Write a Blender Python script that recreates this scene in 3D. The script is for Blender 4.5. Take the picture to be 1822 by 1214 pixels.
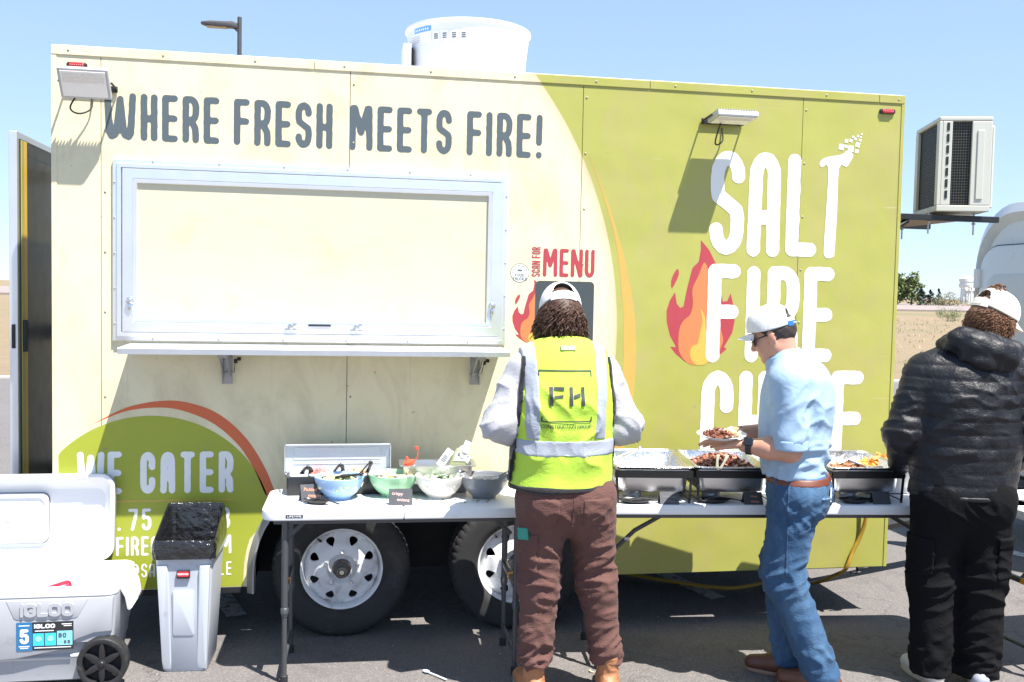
import bpy, bmesh, math, random
import numpy as np
from mathutils import Vector, Matrix, Euler
from mathutils.bvhtree import BVHTree
rad = math.radians
for o in list(bpy.data.objects):
    bpy.data.objects.remove(o)
scene = bpy.context.scene
COL = scene.collection
random.seed(7)

# ------------------------------------------------------------------ camera
cam_d = bpy.data.cameras.new('camera')
cam = bpy.data.objects.new('camera', cam_d)
COL.objects.link(cam)
cam_d.sensor_width = 36.0
cam_d.lens = 1738.5 / 1822 * 36.0
cam_d.clip_end = 5000
cam_d.clip_start = 0.05
_yaw, _pitch, _roll = 0.1771, -0.0523, 0.0206
_f = Vector((math.sin(_yaw) * math.cos(_pitch), math.cos(_yaw) * math.cos(_pitch), math.sin(_pitch)))
_r = Vector((math.cos(_yaw), -math.sin(_yaw), 0))
_u = _r.cross(_f)
_r2 = _r * math.cos(_roll) + _u * math.sin(_roll)
_u2 = -_r * math.sin(_roll) + _u * math.cos(_roll)
cam.matrix_world = Matrix(((_r2.x, _u2.x, -_f.x, 1.304), (_r2.y, _u2.y, -_f.y, -4.856), (_r2.z, _u2.z, -_f.z, 1.742), (0, 0, 0, 1)))
scene.camera = cam

# ------------------------------------------------------------------ sky and sun
SUN_EL, SUN_AZ = rad(64.5), rad(38)
world = bpy.data.worlds.new('World')
scene.world = world
world.use_nodes = True
_nt = world.node_tree
_bg = _nt.nodes['Background']
_sky = _nt.nodes.new('ShaderNodeTexSky')
_sky.sky_type = 'NISHITA'
_sky.sun_disc = False
_sky.sun_elevation = SUN_EL
_sky.sun_rotation = math.pi - SUN_AZ
_sky.air_density = 1.0
_sky.dust_density = 0.0
_sky.ozone_density = 1.0
_sky.altitude = 1500
_gm = _nt.nodes.new('ShaderNodeGamma')          # even out the sky's brightness between zenith and horizon
_gm.inputs[1].default_value = 0.42
_mx = _nt.nodes.new('ShaderNodeMix')
_mx.data_type = 'RGBA'
_mx.blend_type = 'MULTIPLY'
_mx.inputs[0].default_value = 1.0
_mx.inputs[7].default_value = (1.50, 1.82, 2.30, 1)
_nt.links.new(_sky.outputs[0], _gm.inputs[0])
_nt.links.new(_gm.outputs[0], _mx.inputs[6])
_nt.links.new(_mx.outputs[2], _bg.inputs[0])
_bg.inputs[1].default_value = 0.10
sun_d = bpy.data.lights.new('sun', 'SUN')
sun_d.energy = 4.6
sun_d.angle = rad(0.53)
sun_d.color = (1.0, 0.955, 0.88)
sun = bpy.data.objects.new('sun', sun_d)
COL.objects.link(sun)
_d = Vector((-math.sin(SUN_AZ) * math.cos(SUN_EL), math.cos(SUN_AZ) * math.cos(SUN_EL), -math.sin(SUN_EL)))
sun.rotation_euler = _d.to_track_quat('-Z', 'Y').to_euler()
sun.location = (4, -6, 9)
vs = scene.view_settings
vs.view_transform = 'Standard'
vs.look = 'None'
vs.exposure = 1.35
vs.gamma = 1.0
vs.use_curve_mapping = False
scene.render.engine = 'CYCLES'

# ------------------------------------------------------------------ helpers: materials
MATS = {}


def _mat(name):
    m = bpy.data.materials.new(name)
    m.use_nodes = True
    return m, m.node_tree, m.node_tree.nodes['Principled BSDF']


def NODE(nt, t, **kw):
    n = nt.nodes.new(t)
    for k, v in kw.items():
        if k.startswith('i_'):
            key = k[2:]
            key = int(key) if key.isdigit() else key
            n.inputs[key].default_value = v
        else:
            setattr(n, k, v)
    return n


def MATH(nt, op, a, b=None, clamp=False):
    n = nt.nodes.new('ShaderNodeMath')
    n.operation = op
    n.use_clamp = clamp
    for i, v in enumerate((a, b)):
        if v is None:
            continue
        if isinstance(v, (int, float)):
            n.inputs[i].default_value = v
        else:
            nt.links.new(v, n.inputs[i])
    return n.outputs[0]


def MIX(nt, fac, a, b, blend='MIX'):
    n = nt.nodes.new('ShaderNodeMix')
    n.data_type = 'RGBA'
    n.blend_type = blend
    for s, v in ((n.inputs[0], fac), (n.inputs[6], a), (n.inputs[7], b)):
        if isinstance(v, (int, float)):
            s.default_value = v
        elif isinstance(v, tuple):
            s.default_value = v if len(v) == 4 else (*v, 1)
        else:
            nt.links.new(v, s)
    return n.outputs[2]


def RAMP(nt, fac, stops):
    n = nt.nodes.new('ShaderNodeValToRGB')
    nt.links.new(fac, n.inputs[0])
    e = n.color_ramp.elements
    while len(e) < len(stops):
        e.new(0.5)
    for i, (p, c) in enumerate(stops):
        e[i].position = p
        e[i].color = c if len(c) == 4 else (*c, 1)
    return n.outputs[0]


def NOISE(nt, co, scale, detail=3, rough=0.55, dist=0.0):
    n = NODE(nt, 'ShaderNodeTexNoise', i_Scale=scale, i_Detail=detail, i_Roughness=rough, i_Distortion=dist)
    if co is not None:
        nt.links.new(co, n.inputs['Vector'])
    return n.outputs['Fac']


def MAPPING(nt, co, scale=(1, 1, 1), rot=(0, 0, 0)):
    n = nt.nodes.new('ShaderNodeMapping')
    n.inputs['Scale'].default_value = scale
    n.inputs['Rotation'].default_value = rot
    nt.links.new(co, n.inputs[0])
    return n.outputs[0]


def BUMP(nt, bs, h, strength, dist):
    b = NODE(nt, 'ShaderNodeBump', i_Strength=strength, i_Distance=dist)
    nt.links.new(h, b.inputs['Height'])
    nt.links.new(b.outputs[0], bs.inputs['Normal'])


def M(name, col=(0.5, 0.5, 0.5), rough=0.5, metal=0.0, vary=0.12, vs_=6.0, bump=0.0, bs_=60.0, bd=0.002, spec=0.5,
      sheen=0.0, coat=0.0, trans=0.0, stretch=(1, 1, 1), dirt=None, dirt_s=9.0, dirt_a=(0.6, 0.8), sss=0.0):
    """procedural material: base colour with soft mottling, optional dirt and fine relief"""
    if name in MATS:
        return MATS[name]
    m, nt, b = _mat(name)
    co = nt.nodes.new('ShaderNodeTexCoord').outputs['Object']
    c = MIX(nt, NOISE(nt, co, vs_, 4), tuple(max(0, x * (1 - vary)) for x in col), tuple(min(1, x * (1 + vary)) for x in col))
    if dirt:
        n = NOISE(nt, co, dirt_s, 6, 0.65, 0.4)
        f = RAMP(nt, n, [(dirt_a[0], (0, 0, 0)), (dirt_a[1], (1, 1, 1))])
        c = MIX(nt, f, c, dirt)
    nt.links.new(c, b.inputs['Base Color'])
    rr = NOISE(nt, co, vs_ * 3, 3)
    r = MATH(nt, 'ADD', MATH(nt, 'MULTIPLY', rr, 0.16), rough - 0.08, True)
    nt.links.new(r, b.inputs['Roughness'])
    b.inputs['Metallic'].default_value = metal
    b.inputs['Specular IOR Level'].default_value = spec
    if sheen:
        b.inputs['Sheen Weight'].default_value = sheen
        b.inputs['Sheen Roughness'].default_value = 0.4
    if coat:
        b.inputs['Coat Weight'].default_value = coat
        b.inputs['Coat Roughness'].default_value = 0.1
    if trans:
        b.inputs['Transmission Weight'].default_value = trans
    if sss:
        b.inputs['Subsurface Weight'].default_value = sss
        b.inputs['Subsurface Radius'].default_value = (0.012, 0.005, 0.003)
        b.inputs['Subsurface Scale'].default_value = 1.0
    if bump:
        BUMP(nt, b, NOISE(nt, MAPPING(nt, co, stretch), bs_, 3), bump, bd)
    MATS[name] = m
    return m


# ------------------------------------------------------------------ helpers: objects
def link(o, parent=None):
    COL.objects.link(o)
    if parent is not None:
        o.parent = parent
    return o


def thing(name, label, cat, loc=(0, 0, 0), rotz=0.0, group=None):
    o = bpy.data.objects.new(name, None)
    link(o)
    o.empty_display_size = 0.1
    o.location = loc
    o.rotation_euler = (0, 0, rotz)
    return tag(o, label, cat, group)


def tag(o, label=None, cat=None, group=None, kind=None):
    if label:
        o['label'] = label
    if cat:
        o['category'] = cat
    if group:
        o['group'] = group
    if kind:
        o['kind'] = kind
    return o


def mesh_obj(name, verts, faces, mat=None, parent=None, smooth=None, mi=None):
    me = bpy.data.meshes.new(name)
    me.from_pydata([tuple(map(float, v)) for v in verts], [], [list(map(int, f)) for f in faces])
    return finish(name, me, mat, parent, smooth, mi)


def finish(name, me, mat, parent, smooth, mi=None):
    if mat is not None:
        for x in (mat if isinstance(mat, (list, tuple)) else [mat]):
            me.materials.append(x)
    if mi is not None:
        me.polygons.foreach_set('material_index', mi)
    if smooth is not None:
        me.polygons.foreach_set('use_smooth', [True] * len(me.polygons))
        if smooth < 179:
            me.set_sharp_from_angle(angle=rad(smooth))
    me.update()
    return link(bpy.data.objects.new(name, me), parent)


def copy_tree(o, parent=None, loc=None):
    c = o.copy()
    link(c)
    c.parent = parent
    if loc is not None:
        c.location = loc
    for ch in o.children:
        copy_tree(ch, c)
    return c


class B:
    """collects shapes into one bmesh"""

    def __init__(self):
        self.bm = bmesh.new()
        self.mi = 0

    def _fin(self, verts, T=None):
        if T is not None:
            for v in verts:
                v.co = T @ v.co
        return self

    def box(self, x0, x1, y0, y1, z0, z1, bev=0.0, T=None, seg=2):
        bm2 = bmesh.new()
        r = bmesh.ops.create_cube(bm2, size=1.0)
        for v in bm2.verts:
            v.co = Vector(((x0 + x1) / 2 + v.co.x * (x1 - x0), (y0 + y1) / 2 + v.co.y * (y1 - y0), (z0 + z1) / 2 + v.co.z * (z1 - z0)))
        if bev:
            bmesh.ops.bevel(bm2, geom=list(bm2.edges), offset=bev, segments=seg, affect='EDGES', profile=0.5)
        return self._merge(bm2, T)

    def _merge(self, bm2, T=None):
        vm = {}
        for v in bm2.verts:
            vm[v] = self.bm.verts.new(T @ v.co if T is not None else v.co)
        for f in bm2.faces:
            try:
                nf = self.bm.faces.new([vm[v] for v in f.verts])
                nf.material_index = self.mi
            except ValueError:
                pass
        bm2.free()
        return self

    def poly(self, pts):
        vs_ = [self.bm.verts.new(p) for p in pts]
        f = self.bm.faces.new(vs_)
        f.material_index = self.mi
        return self

    def prism(self, pts, a, b, axis='y', bev=0.0, T=None, seg=2):
        """extrude a 2D outline; axis y: pts are (x,z); axis z: (x,y); axis x: (y,z)"""
        def P(p, t):
            return {'y': (p[0], t, p[1]), 'z': (p[0], p[1], t), 'x': (t, p[0], p[1])}[axis]
        bm2 = bmesh.new()
        lo = [bm2.verts.new(P(p, a)) for p in pts]
        hi = [bm2.verts.new(P(p, b)) for p in pts]
        n = len(pts)
        f1 = bm2.faces.new(lo)
        f2 = bm2.faces.new(list(reversed(hi)))
        for i in range(n):
            bm2.faces.new((lo[i], hi[i], hi[(i + 1) % n], lo[(i + 1) % n]))
        bmesh.ops.recalc_face_normals(bm2, faces=list(bm2.faces))
        if bev:
            es = [e for e in bm2.edges if f1 in e.link_faces or f2 in e.link_faces]
            bmesh.ops.bevel(bm2, geom=es, offset=bev, segments=seg, affect='EDGES', profile=0.5)
        return self._merge(bm2, T)

    def tube(self, pts, r, n=8, cap=True, flat=None, T=None):
        pts = [Vector(p) for p in pts]
        rs = r if isinstance(r, (list, tuple)) else [r] * len(pts)
        rings = []
        up = None
        for i, p in enumerate(pts):
            t = (pts[min(i + 1, len(pts) - 1)] - pts[max(i - 1, 0)]).normalized()
            if up is None:
                up = Vector((0, 0, 1)) if abs(t.z) < 0.9 else Vector((1, 0, 0))
            s = t.cross(up).normalized()
            up = s.cross(t).normalized()
            k = flat or 1.0
            rings.append([self.bm.verts.new((T @ (p + (s * math.cos(a) + up * math.sin(a) * k) * rs[i])) if T is not None else p + (s * math.cos(a) + up * math.sin(a) * k) * rs[i])
                          for a in [2 * math.pi * j / n for j in range(n)]])
        for a, b in zip(rings, rings[1:]):
            for j in range(n):
                f = self.bm.faces.new((a[j], a[(j + 1) % n], b[(j + 1) % n], b[j]))
                f.material_index = self.mi
        if cap:
            for q in (list(reversed(rings[0])), rings[-1]):
                f = self.bm.faces.new(q)
                f.material_index = self.mi
        return self

    def lathe(self, prof, n=32, c=(0, 0, 0), axis='z', T=None, mod=None, closed=False):
        """prof: (radius, height)"""
        rings = []
        for k, (r, h) in enumerate(prof):
            ring = []
            for j in range(n):
                a = 2 * math.pi * j / n
                rr = r * (mod(k, j, a) if mod else 1.0)
                x, y = rr * math.cos(a), rr * math.sin(a)
                p = {'z': (x, y, h), 'y': (x, h, y), 'x': (h, x, y)}[axis]
                p = Vector((p[0] + c[0], p[1] + c[1], p[2] + c[2]))
                ring.append(self.bm.verts.new(T @ p if T is not None else p))
            rings.append(ring)
        pairs = list(zip(rings, rings[1:])) + ([(rings[-1], rings[0])] if closed else [])
        for a, b in pairs:
            for j in range(n):
                f = self.bm.faces.new((a[j], a[(j + 1) % n], b[(j + 1) % n], b[j]))
                f.material_index = self.mi
        return self

    def ball(self, c, r, sub=2, T=None):
        bm2 = bmesh.new()
        bmesh.ops.create_icosphere(bm2, subdivisions=sub, radius=1.0)
        rr = r if isinstance(r, (tuple, list)) else (r, r, r)
        for v in bm2.verts:
            v.co = Vector((c[0] + v.co.x * rr[0], c[1] + v.co.y * rr[1], c[2] + v.co.z * rr[2]))
        return self._merge(bm2, T)

    def loft(self, secs, cap0=True, cap1=True):
        """secs: list of equally long closed loops"""
        rings = [[self.bm.verts.new(p) for p in s] for s in secs]
        n = len(rings[0])
        for a, b in zip(rings, rings[1:]):
            for j in range(n):
                f = self.bm.faces.new((a[j], a[(j + 1) % n], b[(j + 1) % n], b[j]))
                f.material_index = self.mi
        for ok, q in ((cap0, list(reversed(rings[0]))), (cap1, rings[-1])):
            if ok:
                f = self.bm.faces.new(q)
                f.material_index = self.mi
        return self

    def build(self, name, mat, parent=None, smooth=None, recalc=True):
        me = bpy.data.meshes.new(name)
        if recalc:
            bmesh.ops.recalc_face_normals(self.bm, faces=list(self.bm.faces))
        self.bm.to_mesh(me)
        self.bm.free()
        return finish(name, me, mat, parent, smooth)


def rrect(x0, x1, y0, y1, r, n=6):
    """rounded rectangle outline"""
    out = []
    for cx, cy, a0 in ((x1 - r, y1 - r, 0), (x0 + r, y1 - r, 90), (x0 + r, y0 + r, 180), (x1 - r, y0 + r, 270)):
        for i in range(n + 1):
            a = rad(a0 + 90 * i / n)
            out.append((cx + r * math.cos(a), cy + r * math.sin(a)))
    return out


def smooth_line(pts, n=6, closed=False):
    """Catmull-Rom through the points"""
    P = [Vector(p) for p in pts]
    out = []
    m = len(P)
    rng = range(m if closed else m - 1)
    for i in rng:
        if closed:
            a, b, c, d = P[(i - 1) % m], P[i], P[(i + 1) % m], P[(i + 2) % m]
        else:
            a, b, c, d = P[max(i - 1, 0)], P[i], P[i + 1], P[min(i + 2, m - 1)]
        for k in range(n):
            t = k / n
            out.append(0.5 * ((2 * b) + (c - a) * t + (2 * a - 5 * b + 4 * c - d) * t * t + (3 * b - a - 3 * c + d) * t ** 3))
    if not closed:
        out.append(P[-1])
    return out


# ------------------------------------------------------------------ helpers: lettering drawn with round-ended strokes
def arc(cx, cy, rx, ry, a0, a1, n=8):
    return [(cx + rx * math.cos(rad(a0 + (a1 - a0) * i / n)), cy + ry * math.sin(rad(a0 + (a1 - a0) * i / n))) for i in range(n + 1)]


def _S():
    return [arc(.5, .80, .5, .2, 0, 180) + [(0, .66)] + [(.06, .58), (.94, .42), (1, .34)] + [(1, .2)] + arc(.5, .2, .5, .2, 0, -180)]


GL = {
    'A': (1, [[(0, 0), (.04, .82)] + arc(.5, .82, .46, .18, 180, 0) + [(1, 0)], [(.03, .36), (.97, .36)]]),
    'B': (1, [[(0, 0), (0, 1), (.7, 1), (.95, .85), (.95, .65), (.7, .52), (0, .52)], [(.7, .52), (1, .38), (1, .15), (.75, 0), (0, 0)]]),
    'C': (1, [[(1, .66), (1, .8)] + arc(.5, .80, .5, .2, 0, 180) + arc(.5, .2, .5, .2, 180, 360) + [(1, .3)]]),
    'D': (1, [[(0, 0), (0, 1), (.55, 1)] + arc(.5, .75, .5, .25, 90, 0) + arc(.5, .25, .5, .25, 0, -90) + [(0, 0)]]),
    'E': (.92, [[(1, 1), (0, 1), (0, 0), (1, 0)], [(0, .5), (.95, .5)]]),
    'F': (.92, [[(1, 1), (0, 1), (0, 0)], [(0, .52), (.95, .52)]]),
    'G': (1, [[(1, .7), (1, .8)] + arc(.5, .80, .5, .2, 0, 180) + arc(.5, .2, .5, .2, 180, 360) + [(1, .45), (.55, .45)]]),
    'H': (1, [[(0, 0), (0, 1)], [(1, 0), (1, 1)], [(0, .47), (1, .47)]]),
    'I': (0, [[(0, 0), (0, 1)]]),
    'K': (1, [[(0, 0), (0, 1)], [(.95, 1), (.05, .5), (1, 0)]]),
    'L': (.85, [[(0, 1), (0, 0), (1, 0)]]),
    'M': (1.75, [[(0, 0), (.03, 1), (.13, 1), (.5, .38), (.87, 1), (.97, 1), (1, 0)]]),
    'N': (1.35, [[(0, 0), (0, 1), (.1, 1), (.9, 0), (1, 0), (1, 1)]]),
    'O': (1, [arc(.5, .80, .5, .2, 0, 180) + arc(.5, .2, .5, .2, 180, 360) + [(1, .8)]]),
    'P': (1, [[(0, 0), (0, 1), (.5, 1)] + arc(.5, .8, .5, .2, 90, 0) + arc(.5, .62, .5, .2, 0, -90) + [(0, .42)]]),
    'R': (1, [[(0, 0), (0, 1), (.5, 1)] + arc(.5, .8, .5, .2, 90, 0) + arc(.5, .68, .5, .2, 0, -90) + [(.12, .46)], [(.55, .46), (.95, .28), (1, 0)]]),
    'S': (1, _S()),
    'T': (.95, [[(0, 1), (1, 1)], [(.5, 1), (.5, 0)]]),
    'U': (1, [[(0, 1), (0, .2)] + arc(.5, .2, .5, .2, 180, 360) + [(1, 1)]]),
    'V': (1, [[(0, 1), (.5, 0), (1, 1)]]),
    'W': (2.45, [[(0, 1), (.07, .1), (.16, 0), (.30, .04), (.36, .14), (.5, .92), (.64, .14), (.70, .04), (.84, 0), (.93, .1), (1, 1)]]),
    'Y': (1, [[(0, 1), (.5, .5), (1, 1)], [(.5, .5), (.5, 0)]]),
    '0': (1, [arc(.5, .80, .5, .2, 0, 180) + arc(.5, .2, .5, .2, 180, 360) + [(1, .8)]]),
    '5': (1, [[(.95, 1), (.05, 1), (.03, .58), (.5, .62)] + arc(.5, .42, .5, .2, 90, 0) + arc(.5, .2, .5, .2, 0, -180)]),
    '7': (1, [[(0, 1), (1, 1), (.9, .7), (.4, 0)]]),
    '8': (1, [arc(.5, .77, .44, .23, 0, 360, 16), arc(.5, .26, .5, .26, 0, 360, 16)]),
    '9': (1, [arc(.5, .72, .5, .28, 0, 360, 16), [(1, .72), (1, .25)] + arc(.5, .2, .5, .2, 0, -160)]),
    '.': (0, [[(0, 0), (0, .01)]]),
    '!': (.12, [[(.6, 1), (.4, .34)], [(.4, .0), (.4, .015)]]),
    '@': (1.5, [arc(.55, .5, .2, .2, 0, 360, 14), [(.75, .7), (.77, .36), (.9, .3), (1, .42)] + arc(.5, .6, .5, .4, 0, 200, 12) + arc(.5, .4, .5, .4, 180, 300, 8)]),
}


def word_shapes(text, w, s, gap, space):
    """-> list of (strokes in metres of unit height), total width; w = letter width, s = stroke, all relative to height 1"""
    x = 0.0
    out = []
    for ch in text:
        if ch == ' ':
            x += space
            continue
        kw, st = GL[ch]
        ww = max(kw * (w - s), 0.0)
        out.append([[(x + s / 2 + p[0] * ww, s / 2 + p[1] * (1 - s)) for p in poly] for poly in st])
        x += ww + s + gap
    return out, x - gap


def sdf_mesh(strokes, r, cell, rough=0.0, seed=0):
    """filled flat mesh of fat strokes (marching squares); returns verts2d, faces"""
    pts = np.array([p for poly in strokes for p in poly])
    x0, y0 = pts.min(0) - r - 2 * cell
    x1, y1 = pts.max(0) + r + 2 * cell
    nx, ny = int((x1 - x0) / cell) + 2, int((y1 - y0) / cell) + 2
    X, Y = np.meshgrid(x0 + cell * np.arange(nx), y0 + cell * np.arange(ny), indexing='ij')
    D = np.full(X.shape, 1e9)
    for poly in strokes:
        for a, b in zip(poly, poly[1:]):
            a = np.array(a)
            b = np.array(b)
            ba = b - a
            L = max(ba @ ba, 1e-12)
            t = np.clip(((X - a[0]) * ba[0] + (Y - a[1]) * ba[1]) / L, 0, 1)
            D = np.minimum(D, np.hypot(X - a[0] - t * ba[0], Y - a[1] - t * ba[1]))
    D = D - r
    if rough:
        k = 2.2 / r
        D = D + rough * r * (np.sin(X * k * .9 + seed) * np.sin(Y * k * .7 + 2 * seed) + .6 * np.sin(X * k * 1.9 + Y * k * 1.3 + seed))
    return fill_field(D, X, Y)


def fill_field(D, X, Y):
    nx, ny = D.shape
    verts, faces, vid = [], [], {}

    def V(key, p):
        if key not in vid:
            vid[key] = len(verts)
            verts.append(p)
        return vid[key]

    ins = D < 0
    full = ins[:-1, :-1] & ins[1:, :-1] & ins[1:, 1:] & ins[:-1, 1:]
    anyi = ins[:-1, :-1] | ins[1:, :-1] | ins[1:, 1:] | ins[:-1, 1:]

    def corner(i, j):
        return V((i, j), (X[i, j], Y[i, j]))
    for i in range(nx - 1):
        j = 0
        while j < ny - 1:
            if full[i, j]:
                k = j
                while k + 1 < ny - 1 and full[i, k + 1]:
                    k += 1
                loop = [corner(i, q) for q in range(j, k + 2)][::-1]
                loop = [corner(i, j), corner(i + 1, j), corner(i + 1, k + 1), corner(i, k + 1)]
                faces.append(loop)
                j = k + 1
                continue
            if anyi[i, j]:
                cs = [(i, j), (i + 1, j), (i + 1, j + 1), (i, j + 1)]
                loop = []
                for q in range(4):
                    a, b = cs[q], cs[(q + 1) % 4]
                    if ins[a]:
                        loop.append(corner(*a))
                    if ins[a] != ins[b]:
                        t = D[a] / (D[a] - D[b])
                        key = (min(a, b), max(a, b))
                        loop.append(V(key, (X[a] + t * (X[b] - X[a]), Y[a] + t * (Y[b] - Y[a]))))
                if len(loop) >= 3:
                    faces.append(loop)
            j += 1
    return verts, faces


def word(name, text, x0, x1, z0, z1, mat, parent, stroke, y=-0.0012, w=.38, gap=.07, space=.3, rough=0.0, vertical=False, T=None, cells=26, fn=None):
    """one word of flat lettering in the box x0..x1, z0..z1 on the plane y (or placed by fn(u, v))"""
    H = (x1 - x0) if vertical else (z1 - z0)
    L = (z1 - z0) if vertical else (x1 - x0)
    s = stroke / H
    sh, tw = word_shapes(text, w, s, gap, space)
    k = (L / H - 0) / tw
    V, F = [], []
    for n, st in enumerate(sh):
        st2 = [[(p[0] * H * k, p[1] * H) for p in poly] for poly in st]
        v, f = sdf_mesh(st2, stroke / 2, H / cells / (2 if H > .3 else 1), rough, n * 1.7)
        o = len(V)
        V += v
        F += [[q + o for q in ff] for ff in f]
    if fn:
        V3 = [fn(a, b) for a, b in V]
    elif vertical:
        V3 = [(x1 - b, y, z0 + a) for a, b in V]
    else:
        V3 = [(x0 + a, y, z0 + b) for a, b in V]
    if T is not None:
        V3 = [T @ Vector(v) for v in V3]
    return mesh_obj(name, V3, F, mat, parent)


def flat(name, pts, mat, parent, y=-0.003, thick=0.0):
    """flat print in the wall plane; pts (x, z)"""
    return mesh_obj(name, [(p[0], y, p[1]) for p in pts], [list(range(len(pts)))], mat, parent)


def font_text(name, text, size, mat, parent, T, shear=0.0, align='LEFT'):
    cu = bpy.data.curves.new(name, 'FONT')
    cu.body = text
    cu.size = size
    cu.shear = shear
    cu.align_x = align
    cu.resolution_u = 2
    ob = bpy.data.objects.new(name, cu)
    COL.objects.link(ob)
    dg = bpy.context.evaluated_depsgraph_get()
    me = bpy.data.meshes.new_from_object(ob.evaluated_get(dg))
    bpy.data.objects.remove(ob)
    me.transform(T)
    me.materials.clear()
    return finish(name, me, mat, parent, None)
# ------------------------------------------------------------------ setting: ground, field, road
def asphalt_mat():
    m, nt, b = _mat('asphalt')
    co = nt.nodes.new('ShaderNodeTexCoord').outputs['Object']
    big = NOISE(nt, co, 0.7, 5, 0.6)
    mid = NOISE(nt, co, 9, 4, 0.6)
    v = NODE(nt, 'ShaderNodeTexVoronoi', i_Scale=190.0)
    nt.links.new(co, v.inputs['Vector'])
    c = MIX(nt, big, (0.082, 0.075, 0.074), (0.142, 0.130, 0.128))
    c = MIX(nt, MATH(nt, 'MULTIPLY', mid, 0.5), c, (0.165, 0.150, 0.144))
    sp = RAMP(nt, v.outputs['Color'], [(0.55, (0, 0, 0)), (0.95, (1, 1, 1))])
    c = MIX(nt, MATH(nt, 'MULTIPLY', sp, 0.55), c, (0.30, 0.275, 0.26))
    st = RAMP(nt, NOISE(nt, co, 2.3, 6, 0.7, 0.8), [(0.56, (0, 0, 0)), (0.72, (1, 1, 1))])
    c = MIX(nt, MATH(nt, 'MULTIPLY', st, 0.45), c, (0.045, 0.042, 0.042))
    du = RAMP(nt, NOISE(nt, co, 5.1, 6, 0.7, 0.5), [(0.6, (0, 0, 0)), (0.8, (1, 1, 1))])
    c = MIX(nt, MATH(nt, 'MULTIPLY', du, 0.35), c, (0.2, 0.17, 0.14))
    v2 = NODE(nt, 'ShaderNodeTexVoronoi', i_Scale=0.55)
    v2.feature = 'DISTANCE_TO_EDGE'
    wv = nt.nodes.new('ShaderNodeVectorMath')
    wv.operation = 'ADD'
    nz = NODE(nt, 'ShaderNodeTexNoise', i_Scale=3.0, i_Detail=5.0)
    nt.links.new(co, nz.inputs['Vector'])
    nt.links.new(nz.outputs['Color'], wv.inputs[0])
    nt.links.new(co, wv.inputs[1])
    nt.links.new(wv.outputs[0], v2.inputs['Vector'])
    cr = RAMP(nt, v2.outputs['Distance'], [(0.0, (1, 1, 1)), (0.006, (0, 0, 0))])
    c = MIX(nt, MATH(nt, 'MULTIPLY', cr, MATH(nt, 'MULTIPLY', big, 0.9)), c, (0.02, 0.019, 0.019))
    nt.links.new(c, b.inputs['Base Color'])
    b.inputs['Roughness'].default_value = 0.85
    h = MATH(nt, 'ADD', v.outputs['Distance'], MATH(nt, 'MULTIPLY', mid, 0.6))
    BUMP(nt, b, h, 0.55, 0.004)
    return m


def field_mat():
    m, nt, b = _mat('dry_grass')
    co = nt.nodes.new('ShaderNodeTexCoord').outputs['Object']
    n1 = NOISE(nt, co, 0.05, 6, 0.65)
    n2 = NOISE(nt, co, 0.9, 6, 0.7)
    c = MIX(nt, n2, (0.17, 0.125, 0.075), (0.28, 0.21, 0.13))
    g = RAMP(nt, n1, [(0.48, (0, 0, 0)), (0.62, (1, 1, 1))])
    c = MIX(nt, MATH(nt, 'MULTIPLY', g, 0.6), c, (0.13, 0.14, 0.055))
    nt.links.new(c, b.inputs['Base Color'])
    b.inputs['Roughness'].default_value = 0.95
    BUMP(nt, b, NOISE(nt, co, 6, 5, 0.7), 0.8, 0.1)
    return m


field_m = field_mat()
_fb = B()
_fb.prism([(-2600, -600), (2600, -600), (2600, 3200), (-2600, 3200)], -0.30, -0.02, 'z')
tag(_fb.build('ground', field_m), kind='structure')
_lb = B()
_lb.prism(rrect(-30, 16, -30, 13.5, 2.5), -0.25, 0.0, 'z')
lot = tag(_lb.build('parking_lot', asphalt_mat()), kind='structure')
# painted stall lines
paint_m = M('stall_paint', (0.55, 0.54, 0.52), 0.8, 0, 0.1, 20, 0.3, 150, 0.002, dirt=(0.12, 0.11, 0.105), dirt_s=28, dirt_a=(0.5, 0.66))
_dx, _dy = -0.30, 0.954
for k in range(-3, 4):
    bx_, by_ = 0.80 + 2.67 * k, 0.36 + 0.0 * k
    q = B()
    for (s0, s1) in ((0, 5.4),):
        a = Vector((bx_ + _dx * s0, by_ + _dy * s0, 0.004))
        e = Vector((bx_ + _dx * s1, by_ + _dy * s1, 0.004))
        n = Vector((0.05, 0.016, 0))
        q.poly([a - n, a + n, e + n, e - n])
    q.build('parking_line', paint_m, lot)
# kerb round the lot's far side
kerb_m = M('kerb_concrete', (0.42, 0.40, 0.37), 0.85, 0, 0.15, 4, 0.3, 40, 0.004)
_kb = B()
_kb.box(-30, 13.4, 13.5, 13.65, -0.1, 0.05, 0.02)
_kb.box(16.0, 16.15, -30, 10.9, -0.1, 0.05, 0.02)
tag(_kb.build('kerb', kerb_m), kind='structure')
# far road, seen as a pale band across the field
road_m = M('far_road', (0.25, 0.205, 0.19), 0.9, 0, 0.08, 0.2)
_rb = B()
_rb.prism([(-900, 128), (1500, 96), (1500, 215), (-900, 250)], -0.015, 0.22, 'z')
tag(_rb.build('road', road_m), kind='structure')
# ------------------------------------------------------------------ the food trailer
XR, ZT, ZB = 4.283, 2.824, 0.268
TW = 2.15


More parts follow.
